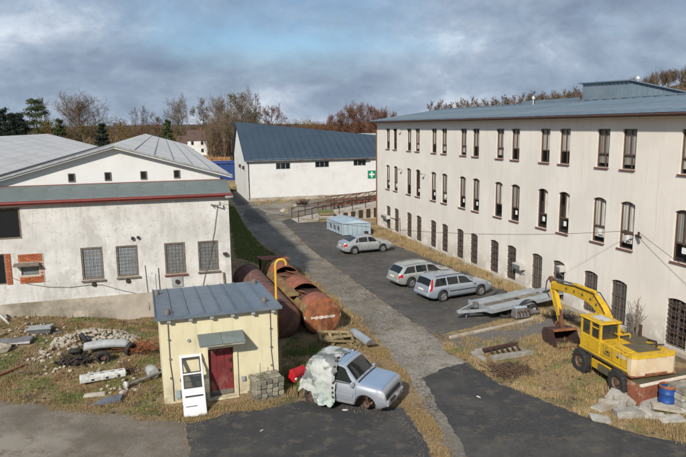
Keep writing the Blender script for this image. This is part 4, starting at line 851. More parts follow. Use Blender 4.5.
ld.add([(*a_,H_+.01),(*b_,H_+.01),(*c_,H_+.01),(*d_,H_+.01),(*rg0,H_+.34),(*rg1,H_+.34)], [(0,3,2,1),(0,1,4),(1,2,5,4),(2,3,5),(3,0,4,5)]); ld.build('lid', M_CONTB, cn_)
for t_ in [i/6 for i in range(7)]:
    MB().bar((W_*t_,-.03,.05),(W_*t_,-.03,H_-.05),.07,.05).build('rib', M_CONTB, cn_)
    x, y = body[0][0]+(body[3][0]-body[0][0])*t_, body[0][1]+(body[3][1]-body[0][1])*t_; MB().bar((x-.03,y,.05),(x-.03,y,H_-.05),.05,.07).build('rib', M_CONTB, cn_)
for t_ in (.25, .5, .75): x, y = -.9*t_-.05, L_*t_; MB().box(x-.05, x-.02, y-.3, y+.3, .45, .85).build('side_hatch', M_STEEL, cn_)
MB().bar((rg0[0],rg0[1]+.6,H_+.3),(rg0[0],rg0[1]+.6,H_+.62),.06).build('lifting_eye', M_CONTB, cn_); MB().box(2.05,2.45,-.06,-.031,.08,.4).build('tag_plate', M_IRON, cn_)
cr = thing('crate_stack', 'stack of pale crates with a mossy green top beside the ramp', 'crates', (-2.45, 66.1, 0), R_(12))
for k in range(3):
    MB().box(0,1.5,0,1.3,.02+k*.38,.34+k*.38).build('crate', M_WOODY if k != 1 else M_MORTAR, cr, bevel=.02)
    MB().box(-.02,1.52,-.03,-.002,.12+k*.38,.2+k*.38).build('slat', M_WOOD, cr)
MB().box(-.03,1.53,-.03,1.33,1.13,1.24).build('mossy_cover', M_MOSSY, cr, bevel=.02)
RA = R_(17.8)
rm = thing('loading_ramp', 'concrete loading ramp with rusty railings rising behind the factory corner', 'ramp', (-4.9, 66.4, 0), RA)
MB().hexa([(0,0,-.2),(13,0,-.2),(13,3.2,-.2),(0,3.2,-.2),(0,0,.04),(13,0,1.95),(13,3.2,1.95),(0,3.2,.04)]).build('deck', M_PLINTH, rm)
for y in (.06, 3.14):
    for i in range(9):
        x = .1 + i*1.55; z = .04 + x*.147; MB().bar((x,y,z),(x,y,z+1.25),.07).build('post', M_IRON, rm)
    for h_ in (.6, 1.22): MB().bar((.1,y,.04+h_),(12.6,y,.04+12.6*.147+h_),.05).build('rail', M_IRON, rm)
for i in range(5): x = 5.2 + i*.9; MB().box(x, x+.5, -.03, -.003, .1, .3+x*.1).build('ramp_shade', M_IRON, rm)  # dark plates painted as the shade under the ramp
r6 = random.Random(21); RC, RS = math.cos(RA), math.sin(RA)
def rpt(x, y, z): return (-4.9 + x*RC - y*RS, 66.4 + x*RS + y*RC, z)
bt = ['rusty lattice girder lying flat beyond the ramp', 'rusty red steel frame on trestles beyond the ramp']
for q, (x0_, y0_, L_) in enumerate(((3.0, 4.6, 9.5), (5.0, 6.4, 9.0))):
    t_ = thing('steel_girder', bt[q], 'girder', rpt(x0_, y0_, 0), RA)
    zb = .9 + q*.5
    MB().bar((0,0,zb),(L_,0,zb+.55),.12).build('chord', M_RUSTDARK2, t_); MB().bar((0,0,zb+.5),(L_,0,zb+1.05),.12).build('chord', M_RUSTDARK2, t_)
    for i in range(10): a_ = L_*i/10; MB().bar((a_,0,zb+.05*i),(a_+L_/10,0,zb+.5+.05*i),.06).build('web', M_RUSTDARK2, t_)
    for i in range(4): a_ = L_*(i+.5)/4; MB().bar((a_,-.3,0),(a_,0,zb+.3),.09).bar((a_,.3,0),(a_,0,zb+.3),.09).build('trestle', M_RUSTDARK, t_)
wl_ = tag(MB().bar(rpt(6, 7.6, .8), rpt(17, 7.6, 1.6), .18, .3).bar(rpt(7, 7.6, 0), rpt(7, 7.6, .9), .2).bar(rpt(14, 7.6, 0), rpt(14, 7.6, 1.4), .2).build('steel_beam', M_RUSTRED), 'long red oxide beam on posts before the white hall', 'beam')
for q, (px, py, s_, lab) in enumerate([(283.5,211.5,.55,'pale stone block, nearest the drive in the row beside the ramp'),(290,209,.62,'squat ochre stone block beside the ramp, second from the drive'),(296,205.5,.7,'tall ochre stone block at the foot of the ramp railing'),(287,213.5,.4,'small grey stone lying before the row of blocks by the ramp')]):
    v, f = rock_mesh(40+q, .12, .9); o = MB().add(v, f).build('stone_block', M_STONE if q % 2 == 0 else M_WOODY, None, tuple(gp(px, py)), (0,0,q*.7)); o.scale = (s_*1.0, s_*.7, s_*.8); tag(o, lab, 'stone', 'stone blocks by the ramp')
x, y = gp(303, 207).xy
b_ = thing('brushwood_bundle', 'dark bundle of brushwood at the foot of the ramp', 'brushwood', (x, y, .3), 0)
for k in range(3):
    m = MB()
    for i in range(26): a_ = r6.uniform(0, 6.28); e_ = r6.uniform(.1, 1.2); d_ = Vector((math.cos(a_)*math.cos(e_), math.sin(a_)*math.cos(e_), math.sin(e_)))*r6.uniform(.5,1.1); m.bar((0,0,0), d_, .03)
    m.build('branch', M_RUSTDARK, b_, (k*.4-.4, 0, 0))
# ------------------------------------------------------------------ blue shed, rock heap, log pile, houses
bs = thing('blue_shed', 'bright blue sheet metal shed between the pale roof and the white hall', 'shed', (-36, 120.2, 0), R_(8))
MB().box(0,15.8,0,5,0,3.25).build('wall', M_BLUEF, bs); MB().hexa([(-.2,-.2,3.25),(16,-.2,3.25),(16,5.2,3.5),(-.2,5.2,3.5),(-.2,-.2,3.33),(16,-.2,3.33),(16,5.2,3.6),(-.2,5.2,3.6)]).build('roof', M_BLUEF, bs)
for i in range(17): MB().box(.05+i*.98,.13+i*.98,-.05,-.002,.1,3.2).build('panel_rib', M_BLUEF, bs)
v, f = rock_mesh(77, .2, .7); o = MB().add(v, f).build('boulder', M_WOODY, None, (-17.9, 101.0, .6)); o.scale = (1.6, 1.1, 1.0); tag(o, 'pale ochre boulder beside the side wall of the white hall', 'rock')
lg = thing('log_pile', 'stack of pale orange cut logs behind the blue shed', 'log pile', (-36.5, 149, 0), R_(5))
M_LOG = mat('cut_timber', (0.42, 0.22, 0.09), (0.26, 0.14, 0.06), 1.5, 0.9, jitter=.25)
lm = MB().tube([(0,0,0),(0,3,0)], .3, 9).build('log', M_LOG, lg); first = True
for k in range(6):
    for i in range(19 - k):
        o = lm if first else mk('log', lm.data, None, lg); first = False; o.location = (i*.6+k*.3+r6.uniform(-.04,.04), r6.uniform(-.3,.3), .3+k*.53)
def house(name, label, loc, rz, W_, D_, H_, RH, rows, cols, wallm, roofm, chim=True):
    h_ = thing(name, label, 'house', loc, rz); ops = []
    for r_ in range(rows):
        for c_ in range(cols): x = W_*(c_+.5)/cols - .5; z = 1.0 + r_*2.8; ops.append((x, x+1.0, z, z+1.4, 0))
    m = MB(); wall_open(m, 0, W_, 0, H_, ops, .2); m.poly([(0,0,0),(0,D_,0),(0,D_,H_),(0,D_/2,H_+RH-.1),(0,0,H_)]); m.poly([(W_,0,0),(W_,D_,0),(W_,D_,H_),(W_,D_/2,H_+RH-.1),(W_,0,H_)]); m.poly([(0,D_,0),(W_,D_,0),(W_,D_,H_),(0,D_,H_)]); m.build('wall', wallm, h_)
    for a, b_, c0, c1, _ in ops:
        m = MB(); m.T = Matrix.Translation((a,.1,c0)); frame_ring(m, b_-a, c1-c0, 0, .09, .06); m.box(.46,.54,0,.06,.09,c1-c0-.09); o = m.build('window', M_BROWNF, h_); MB().box(a+.09,b_-.09,.14,.15,c0+.09,c1-.09).build('pane', M_GLASSD, o)
    m = MB(); q = .4; s_ = RH/(D_/2)
    m.hexa([(-q,-q,H_-q*s_),(W_+q,-q,H_-q*s_),(W_+q,D_/2,H_+RH),(-q,D_/2,H_+RH),(-q,-q,H_-q*s_+.15),(W_+q,-q,H_-q*s_+.15),(W_+q,D_/2,H_+RH+.15),(-q,D_/2,H_+RH+.15)])
    m.hexa([(-q,D_/2,H_+RH),(W_+q,D_/2,H_+RH),(W_+q,D_+q,H_-q*s_),(-q,D_+q,H_-q*s_),(-q,D_/2,H_+RH+.15),(W_+q,D_/2,H_+RH+.15),(W_+q,D_+q,H_-q*s_+.15),(-q,D_+q,H_-q*s_+.15)])
    ro = m.build('roof', roofm, h_)
    if chim: MB().box(W_*.6,W_*.6+.8,D_/2-.4,D_/2+.4,H_+RH-.4,H_+RH+1.1).build('chimney', M_TERRA, ro)
    return h_
M_TILE = mat('brown_roof_tiles', (0.11, 0.07, 0.055), (0.075, 0.05, 0.042), 0.8, 0.9)
house('white_house', 'white two storey house with brown roof among bare trees', (-58.2, 236, 0), R_(6), 7.2, 7.0, 5.9, 3.4, 2, 2, M_WHITE, M_TILE)
house('white_house', 'low white house wing left of the taller white house among trees', (-65.0, 238, 0), R_(6), 6.4, 6.0, 4.6, 2.6, 1, 3, M_WHITE, M_TILE, False)
house('cottage', 'tiny pale cottage beyond the shrubs above the gabled roofs', (-88, 232, 0), R_(0), 9, 6, 4.0, 2.4, 1, 3, M_MORTAR, M_SEAM)
fs = thing('grey_shed', 'long low grey roofed shed behind the blue roof near the factory corner', 'shed', (3.0, 150, 0), R_(-6))
MB().box(0,14,0,6,0,6.3).build('wall', M_WHITE, fs); MB().hexa([(-.3,-.3,6.2),(14.3,-.3,6.2),(13.2,3,8.3),(.8,3,8.3),(-.3,-.3,6.35),(14.3,-.3,6.35),(13.2,3,8.45),(.8,3,8.45)]).hexa([(.8,3.01,8.3),(13.2,3.01,8.3),(14.3,6.3,6.2),(-.3,6.3,6.2),(.8,3.01,8.45),(13.2,3.01,8.45),(14.3,6.3,6.35),(-.3,6.3,6.35)]).build('roof', M_GPAN, fs)
# overhead cables
def sag(a, b_, s_, n=14): return [Vector(a).lerp(Vector(b_), i/n) + Vector((0,0,-s_*4*(i/n)*(1-i/n))) for i in range(n+1)]
def locpt(o, p_): return Matrix.Translation(o.location) @ Matrix.Rotation(o.rotation_euler.z, 4, 'Z') @ Vector(p_)
pa, pb = locpt(low, (3.7,-.32,6.22)), locpt(fac, (32.75,-.5,5.2))
tag(MB().tube(sag(pa, pb, .75), .011, 5).build('overhead_cable', M_IRON), 'black cable strung from the whitewashed hall to the factory bracket', 'cable')
tag(MB().tube(sag(locpt(fac,(33.3,-.24,5.2)), locpt(fac,(45.0,-2.0,2.7)), .3), .010, 5).build('overhead_cable', M_IRON), 'black cable running right from the factory bracket out of view', 'cable')
# ------------------------------------------------------------------ cars
def pl_interp(pts, x):
    if x <= pts[0][0]: return pts[0][1]
    for (a, u), (b_, v) in zip(pts, pts[1:]):
        if x <= b_: return u + (v - u) * (x - a) / (b_ - a)
    return pts[-1][1]
def smooth_prof(pts, k=.05):
    return lambda x: sum(pl_interp(pts, x + d) * w_ for d, w_ in ((-k, .25), (0, .5), (k, .25)))
class Car:
    def __init__(s, root, top, belt, W, wb, wr_, x0, x1, sill=.24, end_taper=.17, tumble=.30):
        s.tum = tumble
        s.root, s.W, s.wb, s.wr, s.x0, s.x1, s.sill, s.et = root, W, wb, wr_, x0, x1, sill, end_taper
        s.top, s.belt = smooth_prof(top), smooth_prof(belt)
    def hw(s, x):
        c, h = (s.x0 + s.x1) / 2, (s.x1 - s.x0) / 2; d = max(0, abs(x - c) - (h - .75)) / .75
        return s.W / 2 * (1 - s.et * d * d)
    def low(s, x):
        z = s.sill + .12 * (max(0, abs(x - (s.x0 + s.x1)/2) - ((s.x1 - s.x0)/2 - .45)) / .45) ** 1.5
        for c in (-s.wb/2, s.wb/2):
            d = abs(x - c); r = s.wr + .065
            if d < r: z = max(z, s.wr + math.sqrt(r*r - d*d) * .98)
        return z
    def sec(s, x):
        h, zt, zl = s.hw(x), s.top(x), s.low(x); zb = min(s.belt(x), zt - .03); zl = min(zl, zb - .04)
        g_ = zt - zb; wr_ = h - .05 - s.tum*g_ - (.05 if g_ > .2 else .05*g_/.2)
        L_ = lambda t: zl + (zb - zl)*t
        return [(h-.07, zl), (h-.015, L_(.12)), (h+.004, L_(.42)), (h+.004, L_(.66)), (h-.022, L_(.93)), (h-.045, zb), (h-.045+(wr_+.035-h+.045)*.5, zb+(zt-.06*min(1,g_/.3)-zb)*.5), (wr_+.035, zt-.06*min(1, g_/.3)-.006), (wr_-.05, zt-.02), (wr_*.55, zt), (0, zt+.008)]
    def pt(s, x, t, off=0.0, side=1):
        def raw(x, t):
            p = s.sec(x); i = min(int(t), 9); u = t - i; return Vector((x, p[i][0]+(p[i+1][0]-p[i][0])*u, p[i][1]+(p[i+1][1]-p[i][1])*u))
        P = raw(x, t)
        if off:
            a = raw(min(x+.02, s.x1), t) - raw(max(x-.02, s.x0), t); b_ = raw(x, min(t+.05, 9.999)) - raw(x, max(t-.05, 0)); n = b_.cross(a)
            if n.length > 1e-9:
                n.normalize()
                if n.y < 0 and abs(n.y) > .2: n = -n
                elif n.z < 0 and abs(n.y) <= .2: n = -n
                P += n * off
        return (P.x, P.y * side, P.z)
    def body(s, name, mt, xa=None, xb=None):
        xa = s.x0 if xa is None else xa; xb = s.x1 if xb is None else xb
        n = int((xb - xa)/.055); m = MB(); v = []; xs = [xa + (xb-xa)*i/n for i in range(n+1)]
        for x in xs:
            r = [s.pt(x, t) for t in range(11)]; v += [(p[0], -p[1], p[2]) for p in r] + r[-2::-1]
        k = 21; f = [(i*k+j, (i+1)*k+j, (i+1)*k+j+1, i*k+j+1) for i in range(n) for j in range(k-1)]
        f += [tuple(range(k)), tuple(n*k + j for j in range(k-1, -1, -1))]
        m.add(v, f, True); return m.build(name, mt, s.root, sharp=38)
    def patch(s, name, mt, t0, t1, xb0, xb1, xt0=None, xt1=None, side=1, off=.006, par=None, nx=8, nt=4):
        xt0 = xb0 if xt0 is None else xt0; xt1 = xb1 if xt1 is None else xt1; v = []
        for j in range(nt+1):
            u = j/nt
            for i in range(nx+1): w_ = i/nx; v.append(s.pt((xb0+(xt0-xb0)*u)*(1-w_) + (xb1+(xt1-xb1)*u)*w_, t0+(t1-t0)*u, off, side))
        f = [(j*(nx+1)+i, j*(nx+1)+i+1, (j+1)*(nx+1)+i+1, (j+1)*(nx+1)+i) for j in range(nt) for i in range(nx)]
        m = MB(); m.add(v, f, True); return m.build(name, mt, par or s.root)
    def strip(s, name, mt, xa, xb, t0, off=.006, par=None, nx=6, inset=0):   # across the car, over the top
        v = []; ts = [t0 + (9.98-t0)*i/4 for i in range(5)]
        for i in range(nx+1):
            x = xa + (xb-xa)*i/nx; r = [s.pt(x, t, off) for t in ts]; v += [(p[0], -p[1], p[2]) for p in r] + r[-2::-1]
        k = 9; f = [(i*k+j, (i+1)*k+j, (i+1)*k+j+1, i*k+j+1) for i in range(nx) for j in range(k-1)]
        m = MB(); m.add(v, f, True); return m.build(name, mt, par or s.root)
    def wheel(s, x, side, rimm=None, par=None):
        y = side*(s.W/2 - .11); r = s.wr
        m = MB(); m.lathe([(r*.64,-.10),(r*.92,-.105),(r,-.075),(r,.075),(r*.92,.105),(r*.64,.10)], 26, 'y'); w_ = m.build('wheel', M_RUBBER, s.root, (x, y, r))
        m = MB(); m.lathe([(r*.66,.085),(r*.62,.06),(r*.58,.02),(r*.2,.03),(0,.035)], 26, 'y')
        for i in range(5):
            a = 2*math.pi*i/5; d = Vector((math.cos(a), 0, math.sin(a))); m.bar(d*r*.1 + Vector((0,.062,0)), d*r*.63 + Vector((0,.066,0)), .075, .03)
        m.lathe([(r*.17,.085),(r*.15,.1),(0,.1)], 12, 'y')
        o = m.build('rim', rimm or M_RIM, w_); o.rotation_euler = (0, 0, 0 if side > 0 else math.pi)
        return w_
    def common(s, paintm, wheels=True, rim=None):
        # dark underbody and wheel wells
        m = MB(); m.box(s.x0+.25, s.x1-.25, -s.W/2+.28, s.W/2-.28, s.sill-.02, .62); m.box(-s.wb/2-.5, s.wb/2+.5, -s.W/2+.24, s.W/2-.24, .3, .72); m.build('underbody', M_BLACKP, s.root)
        if wheels:
            for x in (-s.wb/2, s.wb/2):
                for sd in (-1, 1): s.wheel(x, sd, rim)
    def seams(s, xs, t0=.9, t1=5.0):
        for x in xs:
            for sd in (-1, 1): s.patch('door_seam', M_BLACKP, t0, t1, x-.006, x+.006, side=sd, off=.003, nx=1, nt=6)
def small(c, name, mt, x, y, z, sx_, sy_, sz_, par=None, bev=.01, rz=0):
    m = MB().box(-sx_/2, sx_/2, -sy_/2, sy_/2, -sz_/2, sz_/2); return m.build(name, mt, par or c.root, (x, y, z), (0, 0, rz), bevel=bev)
def estate(name, label, loc, rz, paintm, style):
    root = thing(name, label, 'car', loc, rz)
    if style == 'A':   # squared estate with tall corner lamps
        top = [(-2.36,.60),(-2.33,.82),(-2.28,.93),(-2.02,1.44),(-1.85,1.475),(-.9,1.50),(-.1,1.485),(.22,1.45),(.98,.99),(1.25,.965),(1.9,.86),(2.2,.76),(2.33,.58)]
        belt = [(-2.36,.56),(-2.25,.90),(-1.0,.93),(.6,.915),(1.0,.91),(1.9,.80),(2.2,.70),(2.33,.54)]
        c = Car(root, top, belt, 1.86, 2.76, .325, -2.36, 2.33)
        glass = [(-1.98,-1.12,-1.78,-1.14),(-1.02,-.28,-1.05,-.30),(-.20,.92,-.22,.36)]; xa, xb = -2.25, -2.06
    elif style == 'B': # rounded estate
        top = [(-2.30,.56),(-2.27,.80),(-2.20,.93),(-1.80,1.38),(-1.55,1.43),(-.6,1.475),(.05,1.455),(.35,1.40),(1.12,.96),(1.35,.93),(1.9,.82),(2.15,.72),(2.28,.55)]
        belt = [(-2.30,.52),(-2.18,.90),(-1.0,.92),(.6,.90),(1.1,.88),(1.9,.76),(2.15,.66),(2.28,.50)]
        c = Car(root, top, belt, 1.79, 2.70, .315, -2.30, 2.28, .24, .22)
        glass = [(-1.95,-1.05,-1.60,-1.06),(-.97,-.18,-.98,-.20),(-.10,1.02,-.12,.46)]; xa, xb = -2.16, -1.85
    else:              # fastback saloon
        top = [(-2.22,.55),(-2.20,.80),(-2.12,.97),(-1.75,1.03),(-1.0,1.36),(-.55,1.43),(0,1.44),(.35,1.385),(1.10,.98),(1.3,.95),(1.9,.83),(2.1,.74),(2.24,.56)]
        belt = [(-2.22,.52),(-2.1,.90),(-1.0,.93),(.6,.90),(1.1,.88),(1.9,.77),(2.1,.68),(2.24,.50)]
        c = Car(root, top, belt, 1.73, 2.51, .31, -2.22, 2.24, .23, .2)
        glass = [(-1.18,-.95,-.98,-.93),(-.88,-.10,-.86,-.12),(-.02,1.0,-.04,.44)]; xa, xb = -1.66, -1.04
    c.body('body', paintm); c.common(paintm)
    for sd in (-1, 1):
        for (a, b_, p_, q) in glass: c.patch('side_window', M_CARGLASS, 5.18, 6.86, a, b_, p_, q, sd)
        c.patch('headlight', M_CLEARLENS, 3.3, 4.9, c.x1-.42, c.x1-.10, side=sd)
        c.patch('sill_trim', M_BLACKP if style != 'B' else paintm, .55, 1.0, -c.wb/2+.42, c.wb/2-.42, side=sd, off=.012)
        c.patch('side_moulding', M_BLACKP if style == 'A' else paintm, 2.3, 2.65, -c.wb/2+.42, c.wb/2-.42, side=sd, off=.014)
        mi = small(c, 'mirror', paintm, glass[-1][1]-.16, sd*(c.W/2+.08), c.belt(.8)+.07, .11, .22, .14, bev=.03)
        for x in (glass[-1][0]+.12, glass[-2][0]+.12): small(c, 'door_handle', paintm, x, sd*(c.W/2+.004), c.belt(0)-.13, .17, .035, .035)
    c.strip('windscreen', M_CARGLASS, glass[-1][1]+.02, glass[-1][3]-.02, 7.9); c.strip('rear_window', M_CARGLASS, xa, xb, 7.75)
    if style == 'A':
        for sd in (-1, 1): c.patch('tail_lamp', M_REDLENS, 3.2, 7.2, c.x0+.06, c.x0+.22, c.x0+.24, c.x0+.40, sd, .012)
        c.patch('bumper_cladding', M_PBLUE, .2, 2.2, c.x0+.02, c.x0+.55, side=1, off=.012); c.patch('bumper_cladding', M_PBLUE, .2, 2.2, c.x0+.02, c.x0+.55, side=-1, off=.012)
    else:
        for sd in (-1, 1): c.patch('tail_lamp', M_REDLENS, 3.1, 4.95, c.x0+.04, c.x0+.34, c.x0+.08, c.x0+.36, sd, .01)
    if style != 'C':
        for sd in (-1, 1): MB().tube([c.pt(x, 8.0, .045, sd) for x in (-1.75,-1.2,-.6,0,.15)], .018, 6).build('roof_rail', M_BLACKP if style == 'A' else M_RIM, root)
    else: c.strip('boot_lip', paintm, c.x0+.12, c.x0+.16, 7.5, .02)
    small(c, 'rear_plate', M_PLATE, c.x0-.012, 0, .72, .02, .5, .11, bev=0); small(c, 'front_plate', M_PLATE, c.x1+.01, 0, .45, .02, .5, .11, bev=0)
    small(c, 'grille', M_BLACKP, c.x1-.03, 0, .57, .06, .8, .12); small(c, 'rear_bumper', paintm, c.x0+.05, 0, .46, .20, c.W*.80, .2, bev=.05); small(c, 'front_bumper', paintm, c.x1-.06, 0, .40, .18, c.W*.76, .2, bev=.05)
    c.seams([glass[-1][0]-.04, glass[-1][1]-.02, glass[-2][0]-.02])
    return root
estate('parked_car', 'blue silver estate car with tall red tail lamps, nearest of the parked cars', (6.70, 36.70, .012), R_(26), M_PSBLUE, 'A')
estate('parked_car', 'pale green silver estate car between the sedan and the nearest estate car', (5.22, 39.95, .012), R_(25), M_PGREEN, 'B')
estate('parked_car', 'silver sedan parked in front of the pale blue container', (1.80, 50.40, .012), R_(21.5), M_PSILVER, 'C')
# ------------------------------------------------------------------ wrecked off-roader under a torn tarpaulin
wk = thing('wrecked_car', 'wrecked silver off-road car without front wheels beside the yellow hut', 'car', (.06, 22.22, -.03), R_(-26))
top = [(-1.45,.7),(-1.43,1.0),(-1.37,1.32),(-1.24,1.64),(-1.05,1.74),(-.4,1.84),(.05,1.81),(.30,1.76),(.80,1.24),(1.0,1.21),(1.72,1.14),(1.88,1.06),(1.94,.86),(1.95,.62)]
belt = [(-1.45,.66),(-1.37,1.05),(-1,1.10),(.4,1.10),(.80,1.10),(1.72,1.04),(1.88,.96),(1.94,.78),(1.95,.58)]
c = Car(wk, top, belt, 1.82, 2.3, .36, -1.45, 1.95, .36, .08, .15)
c.body('body', M_PWRECK); m = MB(); m.box(-1.25, .7, -.64, .64, .3, .75); m.build('underbody', M_BLACKP, wk)
for sd in (-1, 1):
    for a in ((-.36,.80,-.38,.34),(-1.22,-.46,-1.06,-.48)): c.patch('side_window', M_CARGLASS, 5.2, 6.85, *a, sd)
    c.patch('headlight', M_CLEARLENS, 3.2, 4.8, 1.66, 1.88, side=sd); c.patch('side_moulding', M_PWRECK, 1.9, 2.7, -.70, .70, side=sd, off=.03); c.patch('sill_trim', M_GPAN, .1, .9, -.70, .70, side=sd, off=.02)
    c.patch('wing_lining', M_BLACKP, -.0, .5, .80, 1.50, side=sd, off=-.12); c.patch('wheel_arch_lip', M_PWRECK, .0, .35, .74, 1.56, side=sd, off=.03, nx=16)
    small(c, 'door_handle', M_PWRECK, -.20, sd*.915, .95, .18, .035, .04); small(c, 'mirror', M_PWRECK, .70, sd*.99, 1.17, .12, .2, .17, bev=.03)
for sd in (-1, 1): c.wheel(-.98, sd, M_RIMD)
m = MB(); m.lathe([(.14,-.03),(.14,.03),(.05,.06),(0,.06)], 16, 'y'); m.build('brake_disc', M_RIMD, wk, (1.15, -.76, .42)); MB().bar((1.15,-.7,.42),(1.15,.7,.42),.1).bar((1.15,-.7,.42),(1.05,-.5,.78),.08).build('axle', M_RUSTDARK, wk)
c.strip('windscreen', M_CARGLASS, .77, .34, 7.9); c.strip('bonnet', M_PHOOD, .92, 1.78, 6.6, .012, nx=10); c.strip('roof_skin', M_PHOOD, -.62, .20, 7.4, .010, nx=6)
small(c, 'front_bumper', M_GPAN, 1.90, 0, .56, .24, 1.55, .24, bev=.05); small(c, 'grille', M_BLACKP, 1.93, 0, .84, .08, 1.0, .15); small(c, 'broken_lamp', M_IRON, 1.88, -.62, .80, .16, .3, .18); small(c, 'bumper_bracket', M_RUSTDARK, 2.0, -.35, .64, .1, .5, .06); small(c, 'front_plate', M_WPLAST, 2.03, .1, .57, .02, .5, .11, bev=0)
c.seams([.80], .9, 5.0)
for sd in (-1, 1):
    c.patch('lower_cladding', M_GPAN, .0, 1.15, -.62, .70, side=sd, off=.022); c.patch('window_trim', M_BLACKP, 5.0, 5.14, -1.2, .82, side=sd, off=.008)
    c.patch('lower_cladding', M_GPAN, .0, 1.0, 1.58, 1.92, side=sd, off=.02)
c.strip('cowl_panel', M_BLACKP, .90, .84, 7.6, .010, nx=2)
for sd in (-.25, .3): MB().bar((.86, sd, 1.20), (.62, sd+.35, 1.42), .02).build('wiper', M_BLACKP, wk)
# tarpaulin draped over the rear half
def tarp():
    v = []; f = []; rw = []; nx, ncols = 34, 0
    ts = [1.2 + (10 - 1.2)*i/16 for i in range(17)]
    for i in range(nx + 1):
        x = -1.52 + 1.56*i/nx; col = []
        edge = .04*math.sin(i*.7) + .03*math.sin(i*1.9)
        def P(t, sd, drop=0.0, out=0.0):
            xx = min(max(x, c.x0 + .02), c.x1); p = Vector(c.pt(xx, min(t, 9.99), 0, sd)); q = Vector((x, p.y, p.z))
            n = mnoise.noise(Vector((x*2.3, p.y*2.3 + sd*3, p.z*2.3)))*.10 + mnoise.noise(Vector((x*6, p.y*6, p.z*6 + 5)))*.045
            o = Vector((0, sd, .25)) if t < 7 else Vector((0, sd*.15, 1)); o.normalize()
            q += o*(.05 + max(-.035, n*.9) + .035*math.sin(x*9 + t*.6)*(1 if t < 6.5 else .3) + .02*math.sin(t*5 + x*4)) + Vector((0, sd*out, -drop))
            if t < 7: q.y += sd*.05
            return q
        hang = .12 + .2*math.exp(-((x+.35)/.5)**2)
        near = [P(1.2, -1, hang*.9 + edge*.6, .16 + .05*math.sin(i*.9)), P(1.2, -1, hang*.45, .11)] + [P(t, -1) for t in ts]
        far = [P(t, 1) for t in reversed(ts[3:-1])]
        row = near + far
        for p in row:
            p.x += edge*.4*(1 if i > nx-4 else 0) + .03*mnoise.noise(p*4)
            p.z = max(p.z, .14)
        v += [tuple(p) for p in row]; ncols = len(row)
    for i in range(nx):
        for j in range(ncols - 1):
            if i > nx - 2 and mnoise.noise(Vector((i*.9, j*.5, 3))) > .2: continue
            f.append((i*ncols+j, (i+1)*ncols+j, (i+1)*ncols+j+1, i*ncols+j+1))
    # rear flap
    o = len(v)
    for j in range(ncols):
        p = Vector(v[j]); v.append((p.x - .05 - .04*abs(math.sin(j*.6)), p.y*.97, max(.14, p.z - .45 + .06*math.sin(j*.8))))
    for j in range(ncols - 1): f.append((j, j+1, o+j+1, o+j))
    m = MB(); m.add(v, f, True); return m.build('tarpaulin', M_TARP, None, tuple(wk.location), (0, 0, wk.rotation_euler.z), sharp=80)
def lacing(par):
    for k in range(9):
        t = 1.6 + k*.85; p = Vector(c.pt(-.05, min(t, 9.9), .115, -1)); MB().box(-.05,.05,-.03,.03,-.035,.035).build('eyelet_patch', M_IRON, par, tuple(p), (.3*k, .2, .5*k))
tp = tag(tarp(), 'crumpled torn white tarpaulin draped over the rear of the wrecked car', 'tarpaulin'); lacing(tp)
# ------------------------------------------------------------------ car trailer and engine
trl = thing('car_trailer', 'long grey galvanised car trailer with brown plank deck by the factory wall', 'trailer', (6.0, 31.65, 0), R_(27))
def tz(x): return .50 + .035*x
for sd in (-1, 1):
    MB().bar((0,0,tz(0)),(1.55,sd*.62,tz(1.55)),.10,.14).build('drawbar', M_GALV, trl)
    MB().bar((1.5,sd*.92,tz(1.5)),(6.1,sd*.92,tz(6.1)),.12,.20).build('side_rail', M_GALV, trl)
    MB().hexa([(1.5,sd*.55-.3,tz(1.5)+.02),(6.1,sd*.55-.3,tz(6.1)+.02),(6.1,sd*.55+.3,tz(6.1)+.02),(1.5,sd*.55+.3,tz(1.5)+.02),(1.5,sd*.55-.3,tz(1.5)+.06),(6.1,sd*.55-.3,tz(6.1)+.06),(6.1,sd*.55+.3,tz(6.1)+.06),(1.5,sd*.55+.3,tz(1.5)+.06)]).build('track_plate', M_GALV, trl)
    for x in (3.55, 4.25):
        m = MB(); m.lathe([(.17,-.09),(.28,-.09),(.31,-.06),(.31,.06),(.28,.09),(.17,.09)], 22, 'y'); w_ = m.build('wheel', M_RUBBER, trl, (x, sd*1.10, .31)); m = MB(); m.lathe([(.18,.05),(.12,.0),(.05,.03),(0,.03)], 16, 'y'); m.lathe([(.18,-.05),(.12,0),(0,.0)], 16, 'y'); m.build('rim', M_GPAN, w_)
    m = MB(); m.lathe([(.72,sd*1.10-.12),(.72,sd*1.10+.12)], 12, 'y', R_(-72), R_(72)); m.build('mudguard', M_BLACKP, trl, (3.9, 0, .18))
for x in (1.5, 2.6, 3.7, 4.9, 6.05): MB().bar((x,-.9,tz(x)-.05),(x,.9,tz(x)-.05),.10,.10).build('cross_member', M_GALV, trl)
for i in range(9): x = 1.75 + i*.24; MB().box(x, x+.225, -.24, .24, tz(x)+.022, tz(x)+.05).build('deck_plank', M_BOARD, trl)
for i in range(6): x = 4.25 + i*.24; MB().box(x, x+.225, -.24, .24, tz(x)+.022, tz(x)+.05).build('deck_plank', M_WOOD, trl)
MB().tube([(-.08,0,tz(0)),(.25,0,tz(0))], .06, 8).build('coupling', M_STEEL, trl); MB().tube([(.6,0,.05),(.6,0,.62)], .035, 8).build('jockey_wheel', M_STEEL, trl)
MB().bar((1.45,-.9,tz(1.5)+.1),(1.45,.9,tz(1.5)+.1),.05,.22).build('head_board', M_GALV, trl); MB().box(1.1,1.3,-.12,.12,tz(1.2)+.05,tz(1.2)+.35).build('winch', M_STEEL, trl)
